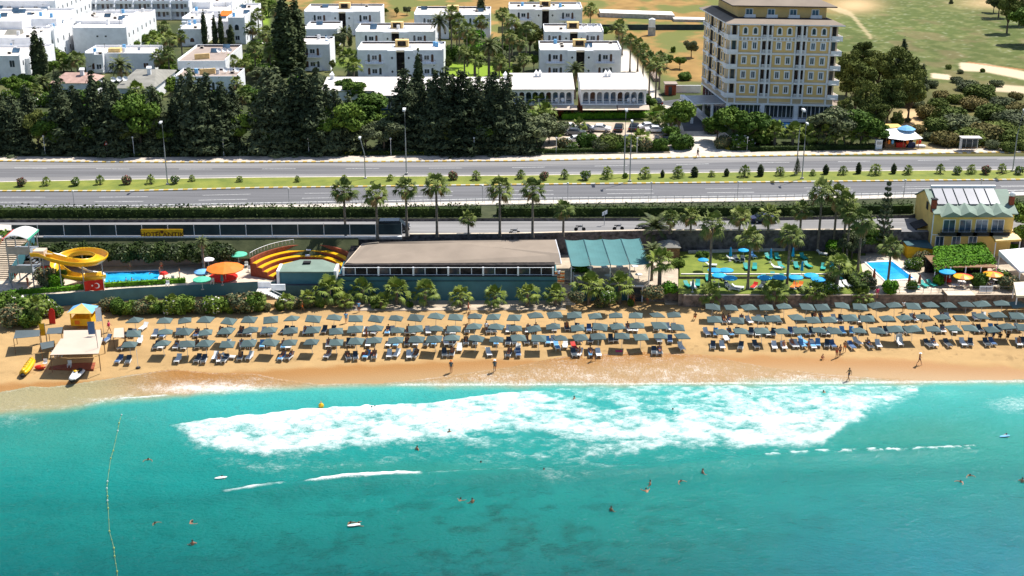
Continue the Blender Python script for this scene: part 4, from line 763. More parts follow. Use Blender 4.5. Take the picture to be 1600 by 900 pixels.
# the two arcaded pavilions
def pavilion(label, xl, xr, arches):
    zt = ZR+6.0; a = P(xl, 139, zt); b = P(xr, 139, zt); y1 = P(xl, 114, zt+1.1).y; w = b.x-a.x; d = y1-a.y; t = thing('arcaded_pavilion', label, 'building', (a.x, a.y, ZR), 0, 'arcaded pavilions by the car park')
    m = MB(); m.box(0, w, 1.6, d, 2.9, 5.9, 'white'); m.box(0, w, .8, d, 0, 2.6, 'red_brick'); m.box(-.05, w+.05, -.3, d, 2.6, 2.9, 'white'); m.box(0, .35, 0, 1.6, 2.9, 5.9, 'white'); m.box(w-.35, w, 0, 1.6, 2.9, 5.9, 'white'); part('wall', m, t)
    m = MB(); m.prism([(-.15, -.3), (w*.14, -.3), (w*.14, .5), (w*.86, .5), (w*.86, -.3), (w+.15, -.3), (w+.15, d), (-.15, d)][:0] or [(-.15, -.4), (w+.15, -.4), (w+.15, d+.1), (-.15, d+.1)], 5.85, [6.0, 6.0, 7.1, 7.1], 'white_roof'); m.box(-.17, -.152, -.4, d+.1, 5.6, 7.15, 'white') ; ro = part('roof', m, t)
    for x in (w*.42, w*.48): m = MB(); m.box(x-.3, x+.3, d*.75, d*.75+.6, 6.6, 7.6, 'white'); m.prism([(x-.5, d*.75-.2), (x+.5, d*.75-.2), (x, d*.75+.8)], 7.6, [7.65, 7.65, 8.3], 'white'); part('chimney', m, ro)
    n = 9; aw = (w-.7)/n
    for k in range(n):
        x = .35+aw*(k+.5); m = MB(); K = 6; top = 5.85; R_ = aw*.5-.11
        arc = [(x+R_*math.cos(math.pi*i/K), 4.75+R_*math.sin(math.pi*i/K)) for i in range(K+1)]
        vs = []; fs = []
        for yy in (-.02, .12):
            vs += [(x+aw/2, yy, 4.75), (x+aw/2, yy, top), (x-aw/2, yy, top), (x-aw/2, yy, 4.75)]+[(p, yy, q) for p, q in arc]
        for o in (0, 4+K+1):
            fs += [(o, o+1, o+4+1, o+4), (o+1, o+2, *[o+4+i for i in range(K-1, 0, -1)]), (o+2, o+3, o+4+K, o+4+K-1)]
        m.add(vs, fs, 'white'); m.box(x+aw/2-.1, x+aw/2+.1, -.018, .118, 2.9, 4.749, 'white'); part('arch', m, t)
        window(t, x, 1.6, 3.0, aw*.8, 2.5, True, 'door_brown' if k % 4 == 1 else 'glass_blue', 'white')
    m = MB(); m.box(.3, w-.3, .3, .34, 3.75, 3.8, 'white_metal'); [m.tube([(.4+(w-.8)*k/40, .32, 2.9), (.4+(w-.8)*k/40, .32, 3.75)], .018, 'white_metal', 3, False) for k in range(41)]; part('railing', m, t)
    m = MB(); m.prism([(.3, -2.4), (w*.55, -2.4), (w*.55, -.35), (.3, -.35)], [2.0, 2.0, 2.5, 2.5], [2.06, 2.06, 2.56, 2.56], 'canvas_yellow' if arches else 'cream'); m.prism([(w*.56, -2.6), (w+.6, -2.6), (w+.6, -.35), (w*.56, -.35)], [2.1, 2.1, 2.6, 2.6], [2.16, 2.16, 2.66, 2.66], 'canvas_cream'); part('awning', m, t)
    for k in range(5): window(t, w*(k+.5)/5, .8, .3, 1.6, 2., False, 'interior', 'door_brown')
    dish(t, w*.74, -.1, 2.9, .45); dish(t, w*.82, -.1, 2.9, .45); return t
pavilion('white arcaded pavilion left of the green palm gap, with a yellow awning', 797, 897, 1); pavilion('white arcaded pavilion right of the green palm gap, with cream awnings', 908, 1010, 0)
# yard walls, gate house, small white tower
for nm, lab, cat, xl, xr, yb, h, d, m in (('garden_wall', 'white garden wall behind the driveway by the hotel canopy', 'wall', 1038, 1095, 145, 1.7, .3, 'white'), ('gate_hut', 'small red brick hut at the end of the white lane', 'hut', 1040, 1056, 149, 2.4, 2.5, 'red_brick'),
    ('water_tower', 'small white two-stage tank tower in the dry field', 'tower', 1013, 1024, 56, 5., 1.6, 'white'), ('rock_border', 'grey stone border wall beside the lane near the brick hut', 'wall', 1022, 1030, 128, .8, 9, 'stone')):
    a = P(xl, yb, ZR); b = P(xr, yb, ZR); q = MB(); q.box(0, b.x-a.x, 0, d, 0, h, m)
    if nm == 'gate_hut': q.box(-.3, b.x-a.x+.3, -.3, d+.3, h, h+.25, 'roof_brown'); q.box(.6, 1.4, -.02, 0, .1, 2., 'glass')
    if nm == 'water_tower': q = MB(); q.box(0, b.x-a.x, 0, d, 0, 2.4, 'concrete'); q.box(.1, b.x-a.x-.1, .1, d-.1, 2.4, 4.6, 'white'); q.ball(((b.x-a.x)/2, d/2, 4.6), (.7, .7, .35), 'white')
    solo(nm, q, lab, cat, loc=(a.x, a.y, ZR))
# ================================================================== THE YELLOW HOTEL TOWER
def hotel():
    zt = ZR+20.9; A = P(1137, 37, zt); rz = R(-6.2); W_, D_, O = 23.0, 22.3, 1.0
    t = thing('hotel_building', 'tall seven-storey ochre hotel with white trim and brown stepped roof', 'building', (A.x, A.y, ZR), rz)
    x0, x1, y0, y1 = O, W_-O, O, D_-O; w = x1-x0; d = y1-y0; FH = 2.93; Z1 = 4.9; ft = [Z1+1.25+i*FH for i in range(5)]    # floor levels of the five guest floors
    body = MB(); body.box(x0, x1, y0, y1, Z1, 20.4, 'hotel_tan'); part('wall', body, t)
    # ochre bays between the balcony bays: three wide bays and two double balcony strips, corner balconies at both ends
    cb = 1.45; strip = 2.05; bay = (w-2*cb-2*strip)/3; bays = []; x = x0+cb
    strips = []
    for i in range(3): bays.append((x, x+bay)); x += bay; (strips.append((x, x+strip)) if i < 2 else None); x += strip
    for (a, b) in bays:
        for f in range(5): m = MB(); m.box(a+.28, b-.28, y0-.05, y0+.01, ft[f]+.32, ft[f]+FH-.22, 'hotel_ochre'); part('ochre_panel', m, t)
        m = MB(); m.box(a+.35, b-.35, y0-.05, y0+.01, Z1+.3, Z1+1.05, 'hotel_ochre'); part('ochre_panel', m, t)
    m = MB()
    for f in range(6): z = (ft+[ft[4]+FH])[f]; m.box(x0-.1, x1+.1, y0-.12, y0+.004, z-.2, z+.16, 'hotel_trim'); m.box(x0-.12, x0+.003, y0, y1, z-.2, z+.16, 'hotel_trim'); m.box(x1-.003, x1+.12, y0, y1, z-.2, z+.16, 'hotel_trim')
    for (a, b) in bays:
        for xx in (a, b): m.box(xx-.16, xx+.16, y0-.1, y0+.006, Z1, 20.4, 'hotel_trim')
        for (p, q, zz) in [(a+.28, b-.28, Z1+.28), (a+.28, b-.28, Z1+1.05)]: m.box(p, q, y0-.08, y0, zz-.03, zz+.03, 'hotel_trim')
    m.box(x0-.06, x0+.15, y0-.09, y0+.15, Z1, 20.4, 'hotel_trim'); part('trim', m, t)
    m = MB(); m.box(x0-.25, x1+.25, y0-.30, y0-.121, ft[4]-.38, ft[4]+.42, 'hotel_trim'); m.box(x0-.3, x0-.121, y0-.12, y1, ft[4]-.38, ft[4]+.42, 'hotel_trim'); m.box(x1+.121, x1+.3, y0-.12, y1, ft[4]-.38, ft[4]+.42, 'hotel_trim')
    for k in range(28):
        xx = x0+(w)*(k+.5)/28; m.box(xx-.22, xx+.22, y0-.325, y0-.301, ft[4]-.2, ft[4]+.24, 'grey_metal'); m.box(xx-.13, xx+.13, y0-.335, y0-.326, ft[4]-.11, ft[4]+.15, 'hotel_tan')
        yy = y0+d*(k+.5)/28; m.box(x0-.325, x0-.301, yy-.2, yy+.2, ft[4]-.2, ft[4]+.24, 'grey_metal')
    part('patterned_band', m, t)
    for f in range(5):
        for (a, b) in bays:
            for xx in (a+bay*.3, a+bay*.72): window(t, xx, y0-.05, ft[f]+.75, 1.15, 1.7, f == 4, 'glass_blue' if (xx*3+f) % 2 < 1.3 else 'glass', 'hotel_trim', fw=.24, fd=.09)
        for (a, b) in strips:
            for k in (0, 1):
                xx = a+strip*(.27+.46*k)+.0; g = MB(); g.box(xx-.40, xx+.40, y0-.02, y0+.004, ft[f]+.12, ft[f]+FH-.3, 'interior'); g.box(xx-.03, xx+.03, y0-.04, y0-.02, ft[f]+.12, ft[f]+FH-.3, 'door_brown'); part('balcony_door', g, t)
            bl = MB(); bl.box(a+.1, b-.1, y0-.75, y0-.001, ft[f]-.12, ft[f]+.08, 'hotel_trim'); bl.box(a+.1, b-.1, y0-.75, y0-.69, ft[f]+.8, ft[f]+.9, 'hotel_trim')
            for k in range(13): xx = a+.14+(strip-.28)*k/12; bl.box(xx-.035, xx+.035, y0-.74, y0-.70, ft[f]+.08, ft[f]+.8, 'hotel_trim')
            bl.box((a+b)/2-.14, (a+b)/2+.14, y0-.76, y0-.02, ft[f]+.08, ft[f]+FH-.12, 'hotel_trim'); part('balcony', bl, t)
        for cx, s in ((x0, -1), (x1, 1)):          # corner balconies
            a, b = (cx-.75, cx+cb-.1) if s < 0 else (cx-cb+.1, cx+.75)
            bl = MB(); bl.box(a, b, y0-.75, y0-.001, ft[f]-.14, ft[f]+.06, 'hotel_trim'); bl.box(a, b, y0-.75, y0-.68, ft[f]+.1, ft[f]+.85, 'hotel_trim')
            if s < 0: bl.box(a, cx-.13, y0, y0+2.2, ft[f]-.14, ft[f]+.06, 'hotel_trim'); bl.box(a, a+.07, y0-.67, y0+2.2, ft[f]+.1, ft[f]+.85, 'hotel_trim')
            else: bl.box(cx+.13, b, y0, y0+2.2, ft[f]-.14, ft[f]+.06, 'hotel_trim'); bl.box(b-.07, b, y0-.67, y0+2.2, ft[f]+.1, ft[f]+.85, 'hotel_trim')
            part('corner_balcony', bl, t); g = MB(); xx = (cx+s*-cb/2); g.box(xx-.38, xx+.38, y0-.02, y0+.004, ft[f]+.12, ft[f]+FH-.35, 'glass' if f % 2 else 'interior'); part('balcony_door', g, t)
        # left flank: windows, door strips and balconies
        for k, kind in enumerate('wwbwwbww'):
            yy = y0+2.4+(d-3.4)*(k+.5)/8
            if kind == 'w':
                g = MB(); g.box(x0-.05, x0+.0, yy-.5, yy+.5, ft[f]+.6, ft[f]+2.4, 'hotel_trim'); g.box(x0-.07, x0-.051, yy-.33, yy+.33, ft[f]+.77, ft[f]+2.23, 'glass'); part('side_window', g, t)
            else:
                g = MB(); g.box(x0-.06, x0, yy-.8, yy-.08, ft[f]+.12, ft[f]+FH-.3, 'interior'); g.box(x0-.06, x0, yy+.08, yy+.8, ft[f]+.12, ft[f]+FH-.3, 'interior'); part('balcony_door', g, t)
                bl = MB(); bl.box(x0-.8, x0-.121, yy-1.0, yy+1.0, ft[f]-.12, ft[f]+.08, 'hotel_trim'); bl.box(x0-.8, x0-.74, yy-1.0, yy+1.0, ft[f]+.1, ft[f]+.85, 'hotel_trim'); part('balcony', bl, t)
            if kind == 'w': g = MB(); g.box(x0-.03, x0+.002, yy-.95, yy+.95, ft[f]+.32, ft[f]+FH-.22, 'hotel_ochre'); part('ochre_panel', g, t)
    # glazed ground floors
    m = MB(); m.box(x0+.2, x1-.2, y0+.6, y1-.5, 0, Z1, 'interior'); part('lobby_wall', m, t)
    m = MB(); m.box(x0-.1, x1+.1, y0-.15, y1, Z1-.001-.35, Z1-.001, 'hotel_trim'); m.box(x0-.5, x1+.3, y0-.9, y0+.6, 1.35, 1.75, 'hotel_trim')
    part('lobby_band', m, t)
    for xx in (x0+.3, strips[0][0]+1.0, strips[1][0]+1.0, x1-.3): m = MB(); m.box(xx-.4, xx+.4, y0-.3, y0+.45, -.2, Z1-.36, 'hotel_trim'); part('column', m, t)
    for k in range(12):
        xx = x0+.6+(w-1.2)*(k+.5)/12; window(t, xx, y0+.6, 1.9, (w-1.6)/12, 2.5, False, 'glass', 'hotel_trim', 'lobby_window', fw=.06)
    for k in range(8): g = MB(); yy = y0+1+(d-2)*(k+.5)/8; g.box(x0+.1, x0+.2, yy-1.1, yy+1.1, .6, 4.2, 'glass'); g.box(x0+.08, x0+.1, yy-1.15, yy-1.05, .6, 4.2, 'hotel_trim'); part('lobby_side_window', g, t)
    for a, b in ((7.5, 9.5), (11.6, 13.6)): m = MB(); m.prism([(a, y0-2.4), (b, y0-2.4), (b, y0-.5), (a, y0-.5)], [.3, .3, 1.2, 1.2], [.36, .36, 1.26, 1.26], 'sky_blue'); part('blue_awning', m, t)
    # roofs
    def hip(X0, X1, Y0, Y1, z, ins, rise, mt, name, edge='hotel_trim'):
        r_ = MB(); r_.prism([(X0, Y0), (X1, Y0), (X1, Y1), (X0, Y1)], z-.22, z, edge)
        r_.add([(X0, Y0, z+.002), (X1, Y0, z+.002), (X1, Y1, z+.002), (X0, Y1, z+.002), (X0+ins, Y0+ins, z+rise), (X1-ins, Y0+ins, z+rise), (X1-ins, Y1-ins, z+rise), (X0+ins, Y1-ins, z+rise)], [(0, 1, 5, 4), (1, 2, 6, 5), (2, 3, 7, 6), (3, 0, 4, 7), (4, 5, 6, 7)], mt); return part(name, r_, t)
    r1 = hip(0, W_, 0, D_, 20.9, 1.9, .75, 'roof_beige', 'lower_roof'); m = MB(); m.box(1.92, W_-1.92, 1.92, D_-1.92, 21.652, 21.67, 'roof_dark'); part('roof_deck', m, r1)
    ux0, ux1, uy0, uy1 = 3.2, W_-2.4, 4.4, D_-3; m = MB(); m.box(ux0, ux1, uy0, uy1, 21.66, 23.9, 'hotel_ochre'); part('penthouse_wall', m, t)
    for k in range(4): window(t, ux0+(ux1-ux0)*(k+.5)/4, uy0, 21.9, 1.5, 1.45, False, 'glass_blue', 'hotel_trim', fw=.14); b_ = MB(); xx = ux0+(ux1-ux0)*(k+.5)/4; b_.box(xx-1.1, xx+1.1, uy0-.8, uy0-.1, 21.68, 21.8, 'hotel_trim'); b_.box(xx-1.1, xx+1.1, uy0-.8, uy0-.74, 21.8, 22.3, 'hotel_trim'); part('balcony', b_, t)
    r2 = hip(ux0-1.6, ux1+1.6, uy0-1.4, uy1+1.4, 24.1, 4.2, 1.7, 'roof_beige', 'upper_roof', 'roof_dark'); m = MB(); m.box(8, 15, 8, 14.5, 25.5, 26.2, 'dark'); m.box(7.9, 15.1, 7.9, 8.0, 25.7, 26.4, 'white_metal'); part('roof_plant_box', m, r2)
    # entrance canopy on the left flank
    m = MB(); m.prism([(-6.3, 1.5), (x0-.01, 2.5), (x0-.01, 10.5), (-6.3, 9)], 4.2, [4.45, 4.45, 4.45, 4.45], 'grey_metal', 'hotel_trim'); m.prism([(-6.5, 1.3), (-5.6, 1.3), (-5.6, 9.2), (-6.5, 9.2)], 3.8, 4.6, 'hotel_trim'); part('entrance_canopy', m, t)
    for x, y in ((-5.6, 2.2), (-5.6, 8.2), (-1.5, 2.6), (-1.5, 9)): m = MB(); m.tube([(x, y, -.3), (x, y, 4.2)], .3, 'hotel_trim', 8); part('column', m, t)
    # side annex at the right
    m = MB(); m.box(x1+.2, x1+4.2, y0+3, y1, 0, 3.4, 'white'); part('annex_wall', m, t); m = MB(); m.prism([(x1+.05, y0+2.5), (x1+4.6, y0+2.5), (x1+4.6, y1), (x1+.05, y1)], 3.4, [3.6, 3.55, 4.4, 4.6], 'roof_beige', 'hotel_trim'); part('annex_roof', m, t)
    for k in range(3): window(t, x1+.9+k*1.3, y0+3, .5, 1.2, 2.4, False, 'glass', 'hotel_trim')
    def skew(o):
        for c in KIDS(o):
            if c.data:
                n = len(c.data.vertices); a = np.empty(n*3, np.float32); c.data.vertices.foreach_get('co', a); a[0::3] -= .226*a[1::3]; c.data.vertices.foreach_set('co', a); c.data.update()
            skew(c)
    skew(t)
    return t
hotel()
# terrace wall and ramp of the hotel, flagpole with a red flag
m = MB(); q = [P(1090, 176, ZR), P(1112, 196, ZR), P(1106, 199, ZR), P(1085, 179, ZR)]; m.prism([(p.x, p.y) for p in q], ZR, ZR+1.1, 'hotel_trim'); solo('ramp_wall', m, 'white curved ramp wall beside the dark driveway', 'wall')
q = P(1066, 160, ZR+.1); t = thing('swimming_pool', 'tiny blue tiled basin beside the hotel entrance canopy', 'pool', (q.x, q.y, ZR+.1)); m = MB(); m.box(0, 3.6, 0, 3.4, 0, .5, 'hotel_trim'); part('rim', m, t); m = MB(); m.box(.25, 3.35, .25, 3.15, .5, .53, 'pool_deep'); part('water', m, t)
q = P(1194, 186, ZR); t = thing('flagpole', 'slanted pole with a red and grey flag in front of the hotel', 'flagpole', q); m = MB(); m.tube([(0, 0, 0), (0, 0, 8.2)], .05, 'white_metal', 5); part('pole', m, t); m = MB(); m.add([(0, -.03, 8.1), (1.3, -.05, 9.1), (1.1, -.1, 8.5), (-.3, -.05, 7.4), (-1.2, 0, 7.0), (-.9, 0, 7.5)], [(0, 1, 2, 3), (0, 3, 4, 5)], 'red'); part('flag', m, t)
# ================================================================== TREES BEHIND THE ROAD
def seq(lst, fn):                             # lst rows start with px; fn(index, total, row)
    for i, r in enumerate(sorted(lst)): fn(i, len(lst), r)
row1 = [(-30, 236, 128), (2, 237, 132), (28, 238, 150), (101, 237, 113), (130, 238, 142), (155, 236, 109), (186, 238, 128), (247, 237, 134), (276, 238, 152), (306, 237, 104), (330, 238, 112), (352, 237, 126), (424, 236, 104), (446, 238, 122), (476, 237, 103), (500, 238, 104), (526, 237, 138), (548, 232, 150), (634, 230, 106), (660, 232, 128), (682, 234, 108), (698, 234, 102), (722, 236, 108), (748, 236, 118), (772, 237, 110), (795, 236, 114), (812, 237, 150)]
seq(row1, lambda i, n, r: plant(CON, i*7, r[0], r[1], ZR, r[2]-4, 'dark conifer in the row behind the far footway, %s' % nth(i, n), 'tree', 'dark_conifer', 'dark conifers behind the far footway', [1.02, .9, 1.15, .95][i % 4]))
row2 = [(-10, 214, 118), (48, 212, 128), (120, 212, 130), (172, 214, 118), (232, 214, 138), (290, 214, 112), (318, 212, 118), (366, 200, 128), (436, 212, 98), (462, 214, 112), (488, 210, 112), (512, 214, 128), (648, 212, 116), (672, 212, 120), (708, 212, 112), (735, 214, 118), (762, 212, 116), (785, 214, 118)]
seq(row2, lambda i, n, r: plant(CON, i*5+1, r[0], r[1], ZR, r[2], 'dark conifer standing one row farther back, %s of that row' % nth(i, n), 'tree', 'dark_conifer', 'second row of dark conifers', 1.0))
for i, (px, py, pt, w, lab) in enumerate([(63, 135, 44, 1.15, 'slim dark cypress beside the far left white corner block'), (72, 135, 58, 1.0, 'second dark cypress hard against the one by the far left block'), (321, 74, 16, .85, 'left of the three slender cypresses in front of white terraces'), (337, 74, 23, .85, 'middle of the three slender cypresses in front of white terraces'), (347, 74, 19, .85, 'right of the three slender cypresses in front of white terraces'), (362, 74, 38, 1.6, 'stubby dark cypress right of the three slender ones'),
    (448, 118, -8, 1.5, 'massive dark cypress left of the middle apartments'), (466, 112, -2, 1.3, 'second massive dark cypress touching the middle apartments'), (656, 210, 78, .8, 'narrow tall cypress in front of the largest white apartment block'), (752, 52, -14, 1.2, 'dark cypress behind the back-row apartment at the top middle'), (547, 72, 40, 1.3, 'dark round-topped cypress between two apartment blocks')]):
    plant(CYP, i, px, py, ZR, pt, lab, 'tree', 'cypress_tree', None, w)
OB = [(600, 236, 186, 0, 1.3), (572, 234, 196, 1, 1.2), (625, 230, 200, 0, 1.), (680, 234, 190, 1, 1.1), (705, 234, 196, 0, 1.), (728, 236, 203, 1, 1.1), (815, 236, 190, 0, 1.3), (838, 232, 180, 1, 1.4), (858, 225, 196, 0, 1.2), (212, 236, 196, 1, 1.), (545, 236, 205, 0, 1.), (775, 237, 205, 1, 1.1)]
seq(OB, lambda i, n, r: plant(OLI, r[3], r[0], r[1], ZR, r[2], 'grey-green olive-like tree below the dark conifers, %s of them' % nth(i, n), 'tree', 'olive_tree', 'olive-like trees by the far footway', r[4]))
MX = [(62, 237, 168, 0, 1.), (84, 238, 186, 2, 1.1), (140, 238, 192, 1, .9), (200, 238, 172, 2, 1.), (222, 238, 150, 1, 1.), (262, 238, 196, 0, 1.1), (340, 238, 188, 2, 1.), (376, 236, 176, 0, .9), (425, 238, 200, 1, 1.1), (470, 238, 190, 2, 1.), (515, 238, 176, 0, 1.), (538, 237, 160, 1, 1.), (700, 238, 186, 2, .9), (760, 238, 190, 0, 1.)]
seq(MX, lambda i, n, r: plant(BRO if i % 3 else PIN, r[3], r[0], r[1], ZR, r[2], 'rounded lighter green tree among the dark conifers, %s' % nth(i, n), 'tree', 'leafy_tree', 'lighter trees in the conifer belt', r[4]*(1 if i % 3 else .8)))
NP = [(122, 118, 92, 'fan', 1.1), (100, 112, 100, 'fan', .9), (190, 128, 104, 'date', 1.15), (260, 88, 42, 'fan', 1.05), (268, 104, 60, 'fan', 1.1), (286, 100, 56, 'fan', 1.0), (250, 122, 88, 'fan', 1.1), (266, 124, 84, 'fan', 1.05), (240, 80, 60, 'young', 1.), (366, 122, 96, 'fan', 1.1), (384, 124, 100, 'fan', 1.05), (396, 78, 44, 'fan', 1.15), (384, 60, 30, 'fan', 1.), (405, 60, 22, 'fan', 1.1), (418, 92, 52, 'fan', 1.15), (400, 118, 76, 'fan', 1.15), (424, 120, 84, 'fan', 1.1), (432, 60, 14, 'fan', 1.), (410, 40, 6, 'fan', 1.1), (428, 104, 70, 'fan', 1.0), (70, 150, 128, 'date', .9), (58, 165, 140, 'fan', .9), (215, 165, 140, 'young', 1.), (228, 180, 150, 'fan', .9), (372, 170, 130, 'fan', .9), (380, 190, 150, 'fan', .9),
 (538, 78, 52, 'date', .9), (545, 120, 90, 'young', 1.2), (553, 130, 102, 'young', 1.1), (688, 92, 34, 'date', 1.1), (706, 94, 20, 'fan', 1.15), (718, 98, 32, 'fan', 1.1), (730, 104, 46, 'fan', 1.15), (714, 80, 50, 'fan', 1.1), (738, 96, 58, 'fan', 1.1), (752, 84, 34, 'fan', 1.05), (764, 122, 72, 'date', 1.2), (785, 90, 22, 'fan', 1.1), (800, 96, 32, 'fan', 1.1), (796, 116, 56, 'fan', 1.1), (812, 104, 66, 'fan', 1.1), (822, 98, 44, 'fan', 1.0), (726, 128, 84, 'fan', 1.1), (742, 128, 90, 'young', 1.2), (780, 128, 96, 'fan', 1.1), (818, 120, 92, 'fan', 1.0), (877, 45, 18, 'fan', 1.1), (830, 30, 8, 'fan', 1.), (922, 46, 14, 'fan', 1.15), (966, 96, 42, 'fan', 1.15), (984, 112, 64, 'fan', 1.1), (996, 112, 72, 'fan', 1.1), (972, 86, 56, 'fan', 1.), (898, 155, 110, 'date', 1.0), (1014, 148, 94, 'fan', 1.15), (1024, 160, 102, 'fan', 1.15), (1004, 128, 82, 'fan', 1.1), (1030, 140, 90, 'fan', 1.), (905, 208, 196, 'cyc', 1.6), (840, 182, 160, 'young', 1.3), (852, 200, 176, 'young', 1.2), (872, 212, 206, 'cyc', 1.5), (1000, 232, 216, 'young', .9), (985, 235, 222, 'cyc', 1.6), (1028, 198, 180, 'young', 1.2), (1048, 205, 186, 'young', 1.2),
 (1178, 226, 205, 'young', 1.), (1210, 228, 206, 'young', 1.), (1238, 228, 206, 'young', 1.0), (1262, 228, 208, 'young', .9), (1290, 228, 208, 'young', 1.), (1318, 228, 210, 'young', .9), (1345, 228, 212, 'young', .9), (312, 234, 222, 'cyc', 1.8), (285, 234, 224, 'cyc', 1.8), (240, 234, 220, 'cyc', 1.8)]
def where(px, py):
    if py < 60: return 'at the very top'
    if px < 235: return 'among the far left white houses'
    if px < 350: return 'beside the flat-roofed houses with dishes'
    if px < 450: return 'in the thicket left of the middle apartments'
    if px < 660: return 'around the middle apartment blocks'
    if px < 835: return 'in the garden grove between the apartment blocks'
    if px < 1060: return 'by the lane and the arcaded pavilions'
    return 'in the hotel garden'
def north(lst, what, fn):
    gr = {}
    for r in lst: gr.setdefault(where(r[0], r[1]), []).append(r)
    for wh, rs in gr.items():
        rs.sort()
        for i, r in enumerate(rs): fn(r, ('%s %s, %s' % (what, wh, nth(i, len(rs)))) if len(rs) > 1 else '%s %s' % (what, wh), '%ss %s' % (what, wh), i)
north([r for r in NP if r[3] == 'fan'], 'tall fan palm', lambda r, l, g_, i: palm(r[0], r[1], ZR, r[2], 'fan', r[4], l, g_))
north([r for r in NP if r[3] == 'date'], 'feathery date palm', lambda r, l, g_, i: palm(r[0], r[1], ZR, r[2], 'date', r[4], l, g_))
north([r for r in NP if r[3] == 'young'], 'bushy low palm', lambda r, l, g_, i: palm(r[0], r[1], ZR, r[2], 'young', r[4], l, g_))
north([r for r in NP if r[3] == 'cyc'], 'small ground palm', lambda r, l, g_, i: palm(r[0], r[1], ZR, r[2], 'cyc', r[4], l, g_))
